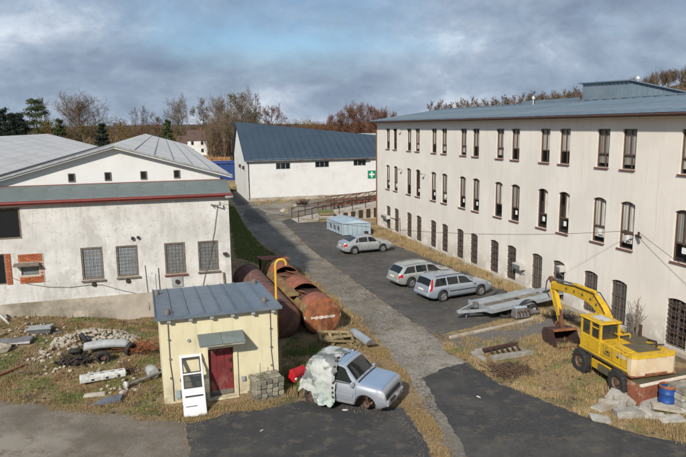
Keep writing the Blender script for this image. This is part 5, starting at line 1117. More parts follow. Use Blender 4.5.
for sd in (-.55, .55): MB().hexa([(6.1,sd-.22,tz(6.1)),(7.4,sd-.22,.72),(7.4,sd+.22,.72),(6.1,sd+.22,tz(6.1)),(6.1,sd-.22,tz(6.1)+.05),(7.4,sd-.22,.77),(7.4,sd+.22,.77),(6.1,sd+.22,tz(6.1)+.05)]).build('loading_rail', M_GALV, trl)
ex, ey = gp(520, 318).xy
eng = thing('scrap_engine', 'greasy scrap engine block on the ground beside the trailer wheels', 'engine', (ex, ey, 0), R_(20))
MB().hexa([(-.45,-.28,.08),(.45,-.28,.08),(.45,.28,.08),(-.45,.28,.08),(-.4,-.2,.55),(.4,-.2,.55),(.4,.2,.55),(-.4,.2,.55)]).build('block', M_STEEL, eng, bevel=.03); MB().box(-.36,.36,-.14,.14,.552,.66).build('rocker_cover', M_CONTB, eng, bevel=.03)
for i in range(4): MB().tube([(-.3+i*.2,-.22,.45),(-.3+i*.2,-.38,.42),(-.3+i*.2,-.42,.3)], .035, 8).build('manifold_pipe', M_RUSTDARK, eng)
m = MB(); m.lathe([(.0,.46),(.2,.46),(.2,.5),(0,.5)], 18, 'x'); m.build('flywheel', M_RUSTDARK, eng, (0,0,.3)); MB().tube([(.5,0,.28),(.95,.05,.22),(1.25,.02,.2)], [.2,.12,.09], 10).build('gearbox', M_STEEL, eng)
m = MB(); m.lathe([(.17,-.09),(.28,-.09),(.31,-.05),(.31,.05),(.28,.09),(.17,.09)], 22, 'z'); tag(m.build('loose_tyre', M_RUBBER, None, (ex-.75, ey+.15, .1)), 'loose black tyre lying flat by the scrap engine', 'tyre')
# ------------------------------------------------------------------ excavator
M_CABGLASS = glass_mat('cab_glass', (0.05,0.055,0.05), 0.55)
EA = R_(103.5)
exv = thing('wheeled_excavator', 'yellow wheeled excavator with cream counterweight and folded digging arm', 'excavator', (11.12, 23.75, 0), EA)
# local x forward, y to its left
def ewheel(x, y, sd):
    r = .50; m = MB(); m.lathe([(.26,-.15),(.44,-.16),(.5,-.11),(.5,.11),(.44,.16),(.26,.15)], 26, 'y')
    for i in range(18):
        a = 2*math.pi*i/18; d = Vector((math.cos(a),0,math.sin(a))); m.bar(d*.5+Vector((0,-.13,0)), d*.5+Vector((0,.02,0)).xyz + Vector((.03,0,.03)), .06, .05)
        d2 = Vector((math.cos(a+.17),0,math.sin(a+.17))); m.bar(d2*.5+Vector((0,.13,0)), d2*.5+Vector((0,-.02,0)), .06, .05)
    w_ = m.build('wheel', M_RUBBER, exv, (x, y, r)); m = MB(); m.lathe([(.28,sd*.13),(.24,sd*.06),(.12,sd*.05),(.1,sd*.14),(0,sd*.14)], 20, 'y'); m.build('rim', M_RIMD, w_)
for x in (-1.15, 1.20):
    for sd in (-1, 1): ewheel(x, sd*.93, sd)
    MB().bar((x,-.8,.5),(x,.8,.5),.2).build('axle', M_RUSTDARK, exv)
MB().box(-1.7,1.7,-.42,.42,.52,.86).build('chassis', M_EXY, exv, bevel=.03); MB().box(-.6,.7,.42,.85,.42,.8).box(-.6,.7,-.85,-.42,.42,.8).build('side_locker', M_EXY, exv, bevel=.03)
MB().box(-.5,.2,.86,.9,.45,.75).build('step', M_EXD, exv)
m = MB(); m.lathe([(.0,.86),(.6,.86),(.6,1.02),(0,1.02)], 26); m.build('slew_ring', M_RUSTDARK, exv)
MB().box(-1.72,1.35,-.96,1.0,1.03,1.16).build('turntable', M_EXY, exv, bevel=.02)
MB().box(-1.70,1.34,1.003,1.02,1.03,1.09).build('skirt_line', M_EXD, exv)
MB().hexa([(-1.62,-.94,1.162),(.35,-.94,1.162),(.35,.98,1.162),(-1.62,.98,1.162),(-1.62,-.94,1.76),(.35,-.94,1.76),(.35,.98,1.76),(-1.62,.98,1.76)]).build('engine_house', M_EXY, exv, bevel=.04)
# counterweight with rounded corners
cw = [(-1.62,-.96),(-1.80,-.94),(-1.90,-.78),(-1.93,0),(-1.90,.80),(-1.80,.97),(-1.62,1.0)]
m = MB(); nn = len(cw); m.add([(x,y,1.02) for x,y in cw]+[(x,y,1.68) for x,y in cw], [tuple(range(nn)), tuple(range(2*nn-1,nn-1,-1))]+[(i,i+1,i+1+nn,i+nn) for i in range(nn-1)]+[(nn-1,0,nn,2*nn-1)]); m.build('counterweight', M_EXC, exv)
cw2 = [(x*1.005-.005,y*1.008) for x,y in cw]; m = MB(); m.add([(x,y,1.682) for x,y in cw2]+[(x,y,1.79) for x,y in cw2], [tuple(range(nn)), tuple(range(2*nn-1,nn-1,-1))]+[(i,i+1,i+1+nn,i+nn) for i in range(nn-1)]+[(nn-1,0,nn,2*nn-1)]); m.build('rear_lip', M_EXY, exv)
MB().box(-1.88,-1.0,-.95,.98,.955,1.015).build('rear_bumper_strip', M_RUST, exv)
MB().box(-1.5,-.62,-.55,.45,1.763,1.79).build('deck_mat', M_EXD, exv); MB().box(-.55,.2,-.88,.0,1.763,1.83).build('engine_grille', M_EXD, exv); MB().box(-1.5,-.7,.62,.9,1.763,1.81).build('locker_lid', M_EXY, exv, bevel=.02)
MB().tube([(-1.2,-.6,1.80),(-1.0,-.75,1.9),(-.6,-.72,1.86)], .04, 6).tube([(-.9,-.5,1.80),(-1.3,-.85,1.88)], .03, 6).build('hose', M_IRON, exv); MB().tube([(-.1,-.75,1.8),(-.1,-.75,2.3)], .06, 10).build('exhaust', M_RUSTDARK, exv)
m = MB(); 
for a, b_ in (((-.2,.3),(.3,.3)),((-.2,.3),(-.2,-.2)),((-.2,-.2),(.3,-.2))): m.bar((a[0],a[1],2.0),(b_[0],b_[1],2.0),.035)
for x, y in ((-.2,.3),(.3,.3),(-.2,-.2)): m.bar((x,y,1.80),(x,y,2.0),.035)
m.build('guard_rail', M_EXY, exv)
for x in (-1.25, -.72, -.2): MB().box(x, x+.012, .982, .988, 1.2, 1.74).build('panel_seam', M_EXD, exv)
for x in (-1.1, -.5): MB().box(x, x+.09, .982, 1.0, 1.44, 1.5).build('latch', M_IRON, exv)
MB().box(-1.5,-.95,.982,.986,1.5,1.64).build('faded_decal', M_EXC, exv)
for z in (1.3,1.36,1.42,1.48): MB().box(-.62,-.28,.982,.99,z,z+.025).build('louvre', M_EXD, exv)
MB().box(-1.95,-1.925,-.5,.45,1.04,1.10).build('scuff_plate', M_RUST, exv)
MB().tube([(1.2,-.5,1.16),(1.3,-.55,1.6),(1.1,-.5,2.0)], .03, 6).build('hose', M_IRON, exv); MB().box(.5,1.3,-.92,-.5,1.163,1.55).build('side_tank', M_EXY, exv, bevel=.03)
# cab on the left
cab = thing('cab', '', ''); 
for k in ('label', 'category'): del cab[k]
cab.parent = exv
X0, X1, Y0, Y1, Z0, Z1 = .02, 1.30, .08, 1.0, 1.17, 2.38
MB().box(X0,X1,Y0,Y1,Z0,Z0+.58).build('lower_panel', M_EXY, cab, bevel=.02)
for x, y in ((X0+.05,Y0+.05),(X1-.05,Y0+.05),(X0+.05,Y1-.05),(X1-.05,Y1-.05),(X0+.62,Y1-.04)): MB().bar((x,y,Z0+.5),(x,y,Z1),.085).build('pillar', M_EXY, cab)
MB().box(X0-.05,X1+.06,Y0-.04,Y1+.04,Z1,Z1+.08).build('cab_roof', M_EXY, cab, bevel=.03); MB().box(X0+.25,X1-.3,Y0+.2,Y1-.25,Z1+.082,Z1+.10).build('roof_hatch', M_WPLAST, cab); MB().box(X0+.06,X1-.06,Y0+.05,Y1-.05,Z1-.06,Z1-.003).build('roof_lining', M_EXD, cab)
MB().box(X0+.09,X0+.57,Y1-.045,Y1-.035,Z0+.6,Z1-.05).build('window', M_CABGLASS, cab); MB().box(X0+.67,X1-.1,Y1-.045,Y1-.035,Z0+.6,Z1-.05).build('window', M_CABGLASS, cab)
MB().box(X0+.045,X0+.055,Y0+.1,Y1-.1,Z0+.6,Z1-.05).build('window', M_CABGLASS, cab); MB().box(X1-.055,X1-.045,Y0+.1,Y1-.1,Z0+.6,Z1-.05).build('window', M_CABGLASS, cab); MB().box(X0+.1,X1-.1,Y0+.03,Y0+.04,Z0+.6,Z1-.05).build('window', M_CABGLASS, cab)
MB().box(X0+.09,X0+.57,Y1-.03,Y1+.0,Z0+1.0,Z0+1.05).build('window_bar', M_EXY, cab); MB().box(X0+.3,X0+.8,Y0+.3,Y0+.75,Z0+.58,Z0+1.1).build('seat', M_EXD, cab, bevel=.04); MB().tube([(X0-.02,.1,2.05),(X0-.25,-.05,2.1),(X0-.25,-.05,2.35),(X0-.02,.1,2.38)], .02, 6).build('handrail', M_IRON, cab)
MB().tube([(.5,1.0,1.03),(.45,1.06,.7),(.4,1.04,.45)], .03, 6).tube([(.65,1.0,1.03),(.7,1.05,.7),(.62,1.0,.5)], .03, 6).build('hose', M_IRON, exv)
# boom, stick, bucket (in the middle plane, a little right of the cab)
def beam(name, pts, ws, mt, y0_=-.26, y1_=.02, par=exv):
    """box-section beam whose centre line and depth follow pts/ws"""
    up_, dn = [], []
    for i, (x, z) in enumerate(pts):
        a = Vector(pts[max(i-1,0)]); b_ = Vector(pts[min(i+1,len(pts)-1)]); d = (b_ - a).normalized(); n = Vector((-d.y, d.x))
        up_.append((x+n.x*ws[i]/2, z+n.y*ws[i]/2)); dn.append((x-n.x*ws[i]/2, z-n.y*ws[i]/2))
    m = MB(); n = len(pts); k = [(x,y,z) for y in (y0_,y1_) for x, z in up_+dn]
    f = []
    for i in range(n-1): f += [(i,i+1,n+i+1,n+i),(2*n+i,3*n+i,3*n+i+1,2*n+i+1),(i,2*n+i,2*n+i+1,i+1),(n+i,n+i+1,3*n+i+1,3*n+i)]
    f += [(0,n,3*n,2*n),(n-1,3*n-1,4*n-1,2*n-1)]
    m.add(k, f); return m.build(name, mt, par, bevel=.015)
bm_ = beam('boom', [(.75,1.70),(1.05,2.12),(1.5,2.56),(1.95,2.78),(2.6,2.86),(3.6,2.84),(5.15,2.66)], [.36,.44,.52,.52,.44,.38,.26], M_EXY)
MB().box(.4,1.05,-.45,.06,1.5,1.92).build('boom_foot', M_EXY, exv, bevel=.03)
for y in (-.36,): MB().tube([(.95,y,1.5),(1.5,y,2.1)], .075, 10).build('boom_cylinder', M_EXY, bm_); MB().tube([(1.5,y,2.1),(1.85,y,2.55)], .04, 10).build('boom_rod', M_GALV, bm_)
MB().tube([(2.0,-.12,3.14),(3.5,-.12,3.12)], .075, 10).build('stick_cylinder', M_EXY, bm_); MB().tube([(3.5,-.12,3.12),(5.2,-.12,2.98)], .04, 10).build('stick_rod', M_STEEL, bm_)
MB().tube([(1.1,.03,2.45),(1.9,.04,3.1),(3.2,.04,3.1),(4.6,.04,2.95)], .025, 6).tube([(1.0,-.28,2.45),(1.9,-.29,3.12),(3.2,-.29,3.1),(4.2,-.29,2.98)], .025, 6).build('hydraulic_hose', M_IRON, bm_)
for x, z in ((1.7,2.68),(2.1,2.82),(2.7,2.86),(3.3,2.85),(3.9,2.82)): MB().lathe([(0,0),(.06,0),(.06,.02),(0,.02)],10,'y').build('bolt_plate', M_EXD, bm_, (x,.022,z))
sk_ = beam('stick', [(5.45,3.02),(5.15,2.72),(4.75,1.9),(4.35,1.05),(4.22,.78)], [.14,.22,.22,.18,.13], M_RUSTDARK2, -.21, -.03)
beam('stick_stripe', [(5.2,2.82),(4.75,1.9),(4.5,1.36)], [.235,.235,.19], M_EXY, -.222, -.018, sk_)
MB().tube([(5.38,-.12,2.55),(4.95,-.12,1.7)], .07, 10).tube([(4.95,-.12,1.7),(4.6,-.12,1.05)], .035, 8).build('bucket_cylinder', M_EXY, sk_); MB().tube([(5.5,-.12,3.0),(5.75,-.12,2.7),(5.7,-.05,2.3),(5.4,-.1,2.0)], .03, 6).build('hose_loop', M_IRON, sk_)
MB().bar((4.6,-.23,1.05),(4.75,-.23,.72),.06).bar((4.6,-.01,1.05),(4.75,-.01,.72),.06).build('link', M_RUST, sk_)
bk = [(4.05,.82),(4.85,.72),(5.0,.45),(4.85,.14),(4.35,.0),(3.75,.02),(3.65,.12)]
n = len(bk); m = MB(); ys = (-.72, .50)
m.add([(x,ys[0],z) for x,z in bk]+[(x,ys[1],z) for x,z in bk], [tuple(range(n)), tuple(range(2*n-1,n-1,-1))]+[(i,i+1,i+1+n,i+n) for i in range(n-1)]); bko = m.build('bucket', M_RUSTDARK, exv)
md = bko.modifiers.new('t', 'SOLIDIFY'); md.thickness = .03; md.offset = 0
for i in range(5): y = -.70 + i*.28; MB().hexa([(3.72,y,.03),(3.72,y+.09,.03),(3.45,y+.065,.05),(3.45,y+.025,.05),(3.72,y,.1),(3.72,y+.09,.1),(3.45,y+.065,.07),(3.45,y+.025,.07)]).build('tooth', M_RUST, bko)
MB().box(3.95,4.1,-.73,.51,.78,.86).build('bucket_lip', M_RUST, bko)
# ------------------------------------------------------------------ debris by the excavator
r7 = random.Random(11)
def slab(px, py, L, W_, T, rz, tilt, lab, mt=None, z=0.0, grp='concrete slabs dumped beside the road'):
    p = gp(px, py); m = MB(); j = lambda: r7.uniform(-.04, .04)
    m.hexa([(-L/2+j(),-W_/2+j(),0),(L/2+j(),-W_/2+j(),0),(L/2+j(),W_/2+j(),0),(-L/2+j(),W_/2+j(),0),(-L/2+j(),-W_/2+j(),T),(L/2+j(),-W_/2+j(),T),(L/2+j(),W_/2+j(),T),(-L/2+j(),W_/2+j(),T)])
    o = m.build('concrete_slab', mt or M_CONC, None, (p.x, p.y, z), (R_(tilt[0]), R_(tilt[1]), R_(rz)), bevel=.015); return tag(o, lab, 'slab', grp)
slab(601.5,409,.75,.5,.09,35,(6,4),'small pale slab at the left end of the dumped slabs')
slab(600.5,420,.7,.5,.10,-10,(0,5),'flat grey slab nearest the black road')
slab(612,405,.95,.55,.10,-25,(8,-6),'long slab lying behind the small pale slab at the left')
slab(622,401,1.05,.6,.14,-40,(22,4),'big tilted slab propped below the excavator rear wheel',None,.06)
slab(628.5,416,1.0,.45,.26,4,(0,0),'thick pale block with sharp top edge in the middle of the slabs')
slab(645.5,413,.8,.55,.10,60,(24,8),'upright leaning grey slab right of the thick pale block',None,.08)
slab(654,405,1.0,.6,.10,25,(16,-4),'broad pale slab leaning on the rusty trough',None,.10)
slab(655,418,.7,.5,.12,-14,(0,0),'grey slab beneath the stacked brown slab')
slab(666,412,.95,.5,.10,-16,(4,2),'brown slab with dark top lying before the blue barrel',M_STONE,.14)
slab(671,420,.95,.5,.09,5,(0,0),'flat pale slab at the right front of the slab pile')
slab(675,411,.75,.35,.11,-42,(10,8),'narrow slab beside the foot of the blue barrel',None,.03)
x, y = gp(664.5, 409).xy
br = thing('blue_barrel', 'blue plastic barrel with rusty rim before the rusty trough', 'barrel', (x+.12, y+.12, 0), 0)
m = MB(); m.lathe([(0,0),(.26,0),(.28,.03),(.28,.25),(.295,.27),(.295,.30),(.28,.32),(.28,.56),(.295,.58),(.295,.61),(.28,.63),(.27,.82),(.25,.82),(.25,.35),(0,.35)], 24); m.build('drum', M_BLUE, br)
m = MB(); m.lathe([(.25,.80),(.29,.80),(.30,.86),(.27,.90),(.25,.88),(.25,.80)], 24); m.build('rim', M_RUST, br); m = MB(); m.lathe([(0,.7),(.25,.7)], 20); m.build('contents', M_RUSTDARK, br)
tg = thing('rusty_trough', 'long rusted steel trough with pale chipped edge behind the excavator', 'trough', (10.75, 21.35, 0), R_(21))
m = MB(); m.hexa([(0,.0,0),(3.3,.0,0),(3.3,.5,0),(0,.5,0),(0,-.06,.82),(3.3,-.06,.82),(3.3,.6,.82),(0,.6,.82)]); m.build('body', M_RUSTSKIP, tg, bevel=.01)
MB().box(-.03,3.33,-.11,-.02,.80,.88).build('edge', M_CHALK, tg)
for x in (.02, 1.1, 2.2, 3.2): MB().hexa([(x,-.05,0),(x+.08,-.05,0),(x+.08,.0,0),(x,.0,0),(x,-.11,.8),(x+.08,-.11,.8),(x+.08,-.06,.8),(x,-.06,.8)]).build('rib', M_RUSTSKIP, tg)
MB().box(.05,3.25,.05,.5,.70,.83).build('soil', M_EXD, tg)
cs = thing('concrete_stack', 'stack of weathered concrete kerb stones at the right edge of the picture', 'concrete', tuple(gp(686, 410)), R_(15))
for k in range(4):
    for i in range(2): MB().box(-.45+i*.5+r7.uniform(-.04,.04), .02+i*.5, -.3+r7.uniform(-.05,.05), .5, .02+k*.23, .235+k*.23).build('kerb_stone', M_CONC, cs, bevel=.02)
# ------------------------------------------------------------------ kerb line, timber frame, brushwood
kb = thing('kerb_line', 'line of pale concrete kerb stones between the parking area and the grass', 'kerb', (5.15, 28.95, 0), math.atan2(2.9, 5.15))
for i in range(6): MB().box(i*.985, i*.985+.965, -.07+r7.uniform(-.02,.02), .09, -.05, .10+r7.uniform(-.02,.02)).build('kerb_stone', M_STONE, kb, bevel=.015)
M_GREYWOOD = mat('silvered_timber', (0.36, 0.34, 0.30), (0.22, 0.205, 0.18), 4, .95, bump=.5, jitter=.15)
fr_ = thing('timber_skid', 'grey weathered timber skid with rusty iron lying in the dry grass', 'timber frame', (6.05, 26.15, 0), R_(18))
for y0_, z_ in ((-.35, .05), (.55, .06)): MB().box(.25-y0_*.3, 2.35-y0_*.3, y0_, y0_+.22, z_-.05, z_+.17).build('beam', M_GREYWOOD, fr_, bevel=.015)
MB().box(-.1,.15,-.3,.75,.0,.14).build('beam', M_GREYWOOD, fr_, bevel=.015); MB().box(2.2,2.36,-.3,.6,.0,.13).build('beam', M_GREYWOOD, fr_, bevel=.015)
for i in range(6): x = .6 + i*.28; MB().bar((x,-.1,.16),(x+.12,.52,.26),.07,.05).build('iron_bar', M_RUSTDARK, fr_)
MB().bar((.3,.35,.30),(2.2,.55,.32),.14,.10).build('iron_rail', M_RUSTDARK, fr_)
def twigs(name, label, loc, n, r, h, mt, seed, w_=.02):
    q = random.Random(seed); m = MB()
    for i in range(n):
        a, d_ = q.uniform(0, 6.28), r*math.sqrt(q.random()); b_ = Vector((d_*math.cos(a), d_*math.sin(a)*.7, q.uniform(0, h*.4)))
        a2 = q.uniform(0, 6.28); e = b_ + Vector((math.cos(a2), math.sin(a2), q.uniform(-.1,.6)*h/.3))*q.uniform(.2,.6); e.z = max(.02, e.z); m.bar(b_, e, w_)
    o = m.build(name, mt, None, loc); o['kind'] = 'stuff'; o['label'] = label; o['category'] = 'brushwood'; return o
M_BRUSH = mat('brown_brush', (0.14, 0.085, 0.055), (0.07, 0.045, 0.032), 2, .95)
p = gp(508, 372); twigs('brushwood_heap', 'heap of dark brown brushwood in the grass near the black road', (p.x, p.y, .0), 330, .95, .28, M_BRUSH, 3, .016)
p = gp(560, 318); twigs('scrap_heap', 'dark gravelly scrap around the digging bucket', (p.x, p.y, .0), 120, .8, .2, M_IRON, 5)
# ------------------------------------------------------------------ the left rubbish patch
def gz(p): return gh(p.x, p.y)
m = MB(); q = random.Random(17); rocks = [rock_mesh(100+i, .3, .65) for i in range(6)]
def heap(cx, cy, rx, ry, n, s0, s1):
    for i in range(n):
        a, d_ = q.uniform(0, 6.28), math.sqrt(q.random()); x, y = cx+rx*d_*math.cos(a), cy+ry*d_*math.sin(a); s_ = q.uniform(s0, s1); v, f = q.choice(rocks)
        m.T = Matrix.Translation((x, y, gh(x, y)+s_*.35+.12*(1-d_))) @ Matrix.Rotation(q.uniform(0,6.3), 4, 'Z') @ Matrix.Rotation(q.uniform(-.5,.5), 4, 'X') @ Matrix.Scale(s_, 4); m.add(v, f)
heap(-12.0, 28.5, 2.0, 1.25, 300, .04, .15); heap(-11.5, 26.8, 2.6, 2.2, 90, .025, .09); heap(-15.5, 28.6, 3.0, 2.2, 90, .025, .09); heap(-11.0, 29.0, 1.0, .7, 60, .05, .15); heap(-13.5, 27.4, 1.0, 1.3, 26, .05, .14); heap(-16, 29.5, 3, 1.6, 30, .04, .16); heap(-9.2, 24.2, 1.0, 1.2, 26, .03, .10); heap(-9.7, 24.9, 1.4, .5, 16, .04, .12)
m.T = Matrix.Identity(4); stuff(m.build('rubble_stones', M_STONE), 'heap of pale broken rubble stones on the rough ground', 'rubble')
def tyre(px, py, lab, rot, r=.31, z=None):
    p = gp(px, py, .2); mm = MB(); mm.lathe([(r*.58,-.09),(r*.9,-.1),(r,-.06),(r,.06),(r*.9,.1),(r*.58,.09)], 22, 'y'); o = tag(mm.build('old_tyre', M_RUBBER, None, (p.x, p.y, (z if z is not None else gh(p.x,p.y)+r*.85)), rot), lab, 'tyre', 'old tyres on the rubble')
    return o
for px, py, lab, rot in ((103.5,362.5,'old wheel under the grey wing panel',(R_(12),0,R_(8))),(131,355,'muddy tyre at the right end of the grey wing panel',(R_(10),0,R_(60))),(84.5,349,'black tyre standing left of the grey wing panel',(R_(20),0,R_(-50))),(76,357,'dark tyre half buried at the left of the rubble heap',(R_(65),R_(10),R_(30)))):
    t_ = tyre(px, py, lab, rot)
    mm = MB(); mm.lathe([(.19,.05),(.14,.0),(.06,.02),(0,.02)], 16, 'y'); mm.build('rim', M_RIMD, t_)
p = gp(107, 349, .45); wp = thing('wing_panel', 'curved grey car wing panel lying over old wheels', 'car panel', (p.x, p.y, gh(p.x,p.y)+.28), R_(12))
v = []; f = []
for i in range(13):
    x = -.95+1.9*i/12
    for j in range(6): a = R_(-10+32*j); v.append((x, -.26*math.cos(a)*(1-.1*abs(x)), .26*math.sin(a)+.10*math.cos(x*1.5)))
for i in range(12):
    for j in range(5): f.append((i*6+j,(i+1)*6+j,(i+1)*6+j+1,i*6+j+1))
mm = MB(); mm.add(v, f, True); o = mm.build('skin', M_GPAN, wp); md = o.modifiers.new('s','SOLIDIFY'); md.thickness = .02
MB().bar((-.8,.2,-.1),(.9,.25,-.1),.07).bar((-.6,-.2,-.22),(.7,-.1,-.2),.06).build('frame', M_RUSTDARK, wp)
p = gp(103, 379.5, .1); wt = thing('plastic_casing', 'long stained white plastic casing with slots lying in dry grass', 'casing', (p.x, p.y, gh(p.x,p.y)+.06), R_(24))
mm = MB(); ol = [(-.26,0),(-.24,.18),(-.12,.27),(.12,.27),(.24,.18),(.26,0)]
v = [(-.88+.02*abs(z-.1), y, z) for y, z in ol] + [(.9, y*.92, z*1.0) for y, z in ol]; n = len(ol)
mm.add(v, [tuple(range(n)), tuple(range(2*n-1,n-1,-1))]+[(i,i+1,i+1+n,i+n) for i in range(n-1)]+[(n-1,0,n,2*n-1)]); mm.build('shell', M_WPLAST, wt, bevel=.03)
for x in (-.5,-.1,.3,.62): MB().box(x,x+.16,-.10,-.055,.255,.279).build('slot', M_IRON, wt)
for x in (-.45,.1,.55): MB().box(x,x+.1,-.262,-.23,.06,.13).build('slot', M_IRON, wt)
p = gp(109, 400.5, .05)
tag(MB().hexa([(-.52,-.2,0),(.45,-.2,0),(.52,.22,.02),(-.2,.16,.02),(-.52,-.2,.10),(.45,-.2,.16),(.52,.22,.20),(-.2,.16,.12)]).build('slate_slab', mat('blue_grey_slate', (.13,.15,.18),(.09,.10,.12),3,.8), None, (p.x,p.y,gh(p.x,p.y)), (0,0,R_(14)), bevel=.01), 'dark blue grey wedge shaped slab below the white casing', 'slab')
p = gp(95, 395, .05); tag(MB().hexa([(-.42,-.12,0),(.42,-.12,0),(.42,.16,0),(-.42,.16,0),(-.4,-.1,.12),(.38,-.1,.14),(.4,.12,.14),(-.38,.14,.1)]).build('broken_slab', M_STONE, None, (p.x,p.y,gh(p.x,p.y)), (0,0,R_(10)), bevel=.02), 'broken pale slab between white casing and dark slab', 'slab')
p = gp(146, 381, .1); ax = thing('trailer_axle', 'old axle shaft with a grey hub beside the hut corner', 'axle', (p.x,p.y,gh(p.x,p.y)+.16), R_(42))
MB().tube([(-.8,0,0),(.75,.05,.12)], [.07,.045], 10).build('shaft', M_STEEL, ax); mm = MB(); mm.lathe([(.0,-.05),(.14,-.05),(.16,.0),(.12,.08),(0,.1)], 16, 'x'); mm.build('hub', M_WPLAST, ax, (-.85,0,.02)); mm = MB(); mm.lathe([(0,-.04),(.2,-.04),(.2,.04),(0,.05)], 18, 'x'); mm.build('drum', M_GPAN, ax, (.8,.05,.13))
p = gp(157.5, 374, .2); mm = MB(); mm.lathe([(0,-.3),(.2,-.3),(.24,-.25),(.24,.25),(.2,.3),(0,.3)], 18, 'y'); tag(mm.build('grey_drum', M_GPAN, None, (p.x-.25,p.y+.1,.28), (0,0,R_(30))), 'grey round drum lying against the left side of the hut', 'drum')
p = gp(140, 352, .2); stuff(twigs('wire_tangle', 'tangle of rusty wire beside the muddy tyre', (p.x,p.y,gh(p.x,p.y)+.05), 150, .75, .5, M_RUST, 8, .018))
p = gp(126, 372, .2); stuff(twigs('wire_tangle', 'loose rusty wire at the right end of the white casing', (p.x,p.y,gh(p.x,p.y)+.02), 40, .4, .35, M_RUSTDARK, 12, .015))
p = gp(75, 362, .2); stuff(twigs('dark_scrap', 'dark oily scrap pieces at the foot of the rubble heap', (p.x,p.y,gh(p.x,p.y)+.05), 90, .55, .35, M_IRON, 9, .07))
def lie(name, lab, cat, a, b_, w_, h_, mt, rnd=False):
    A, B = gp(*a), gp(*b_); A.z += 0; B.z += 0
    A.z, B.z = gh(A.x,A.y)+h_*.6, gh(B.x,B.y)+h_*.6
    m_ = MB().tube([A, B], w_/2, 8) if rnd else MB().bar(A, B, w_, h_); return tag(m_.build(name, mt, None), lab, cat)
lie('red_beam', 'rusty red beam on the ground at the left picture edge', 'beam', (-6,379,.1), (26,365,.1), .10, .09, M_RUSTSKIP)
p0, p1 = gp(-4,311,1.3), gp(15.5,330,.35); tag(MB().tube([p0, p0.lerp(p1,.94), p1 + Vector((.02,0,-.12))], .06, 10).build('white_pipe', M_WPLAST), 'white plastic drainpipe leaning down at the left picture edge', 'pipe')
p = gp(40, 336, .3); bx = thing('steel_box', 'grey open steel trough lying by the plinth of the whitewashed hall', 'box', (p.x,p.y,gh(p.x,p.y)), R_(14))
MB().hexa([(-.5,-.18,.02),(.5,-.18,.02),(.5,.2,.02),(-.5,.2,.02),(-.55,-.26,.3),(.55,-.26,.3),(.55,.28,.3),(-.55,.28,.3)]).build('shell', M_STEEL, bx); MB().box(-.5,.5,-.22,.24,.302,.31).build('inside', M_GPAN, bx); MB().box(-.58,.58,-.3,-.262,.27,.33).box(-.58,.58,.282,.31,.27,.33).build('rim', M_GALV, bx)
p = gp(12, 347, .2); tag(MB().hexa([(-.9,-.3,.02),(.9,-.3,.02),(.9,.35,.02),(-.9,.35,.02),(-.9,-.3,.08),(.9,-.25,.12),(.9,.35,.2),(-.9,.35,.12)]).build('steel_sheet', M_STEEL, None, (p.x,p.y,gh(p.x,p.y)+.02), (0,0,R_(8))), 'dull grey steel sheet on the ground left of the trough', 'sheet')
for q_, (px, py, s_, lab) in enumerate(((3,357,.5,'ochre boulder at the left picture edge'),(55,352,.22,'single pale stone between the boulder and the rubble heap'),(43,357,.2,'small pale stone left of the rubble heap'),(123,394,.18,'pale round stone below the axle shaft'),(136,391,.14,'small white stone beside the axle hub'))):
    p = gp(px, py); v, f = rock_mesh(300+q_, .2, .7); o = MB().add(v, f).build('stone', M_STONE, None, (p.x,p.y,gh(p.x,p.y)+s_*.3)); o.scale = (s_,s_*.8,s_*.9); tag(o, lab, 'stone', 'single stones on the rough ground')
lie('timber_plank', 'short dark timber plank right of the steel trough', 'plank', (54,337.5,.2), (62,335.5,.2), .2, .1, M_BOARD)
lie('timber_plank', 'yellowish plank at the left edge above the steel sheet', 'plank', (-8,345,.2), (7,340,.2), .16, .12, M_WOODY)
# small litter in the yard
for q_, (px, py, lab) in enumerate(((345,410.5,'scrap of white litter before the wrecked car'),(262,431,'pale stone chip on the dark apron'),(478.5,397.5,'white scrap lying on the black road'))):
    p = gp(px, py); v, f = rock_mesh(500+q_, .3, .35); o = MB().add(v, f).build('litter', M_PAPER if q_ != 1 else M_STONE, None, (p.x,p.y,.03)); o.scale = (.11,.06,.04); o.rotation_euler = (0,0,q_*1.1); tag(o, lab, 'litter', 'litter on the asphalt')
# ------------------------------------------------------------------ vegetation
def in_poly(P, x, y):
    c = False; j = len(P) - 1
    for i in range(len(P)):
        if (P[i][1] > y) != (P[j][1] > y) and x < (P[j][0]-P[i][0])*(y-P[i][1])/(P[j][1]-P[i][1])+P[i][0]: c = not c
        j = i
    return c
def gpoly(px): return [(gp(*p).x, gp(*p).y) for p in px]
HARD = [gpoly(DRIVE), gpoly(PARK), gpoly(NEWA), gpoly(APRON), gpoly(TRACK)]
HUTP = [hutpt(-.05,-.05), hutpt(4.5,-.05), hutpt(4.5,4.6), hutpt(-.05,4.6)]
def tri_mesh(name, V, mt, label, cat, nv=3):
    n = len(V)//nv; me = bpy.data.meshes.new(name); me.vertices.add(len(V)); me.vertices.foreach_set('co', np.asarray(V, dtype=np.float32).ravel())
    me.loops.add(len(V)); me.loops.foreach_set('vertex_index', np.arange(len(V), dtype=np.int32)); me.polygons.add(n)
    me.polygons.foreach_set('loop_start', np.arange(0, len(V), nv, dtype=np.int32)); me.update(calc_edges=True); me.validate()
    o = mk(name, me, mt)
    if label: stuff(o, label, cat)
    return o
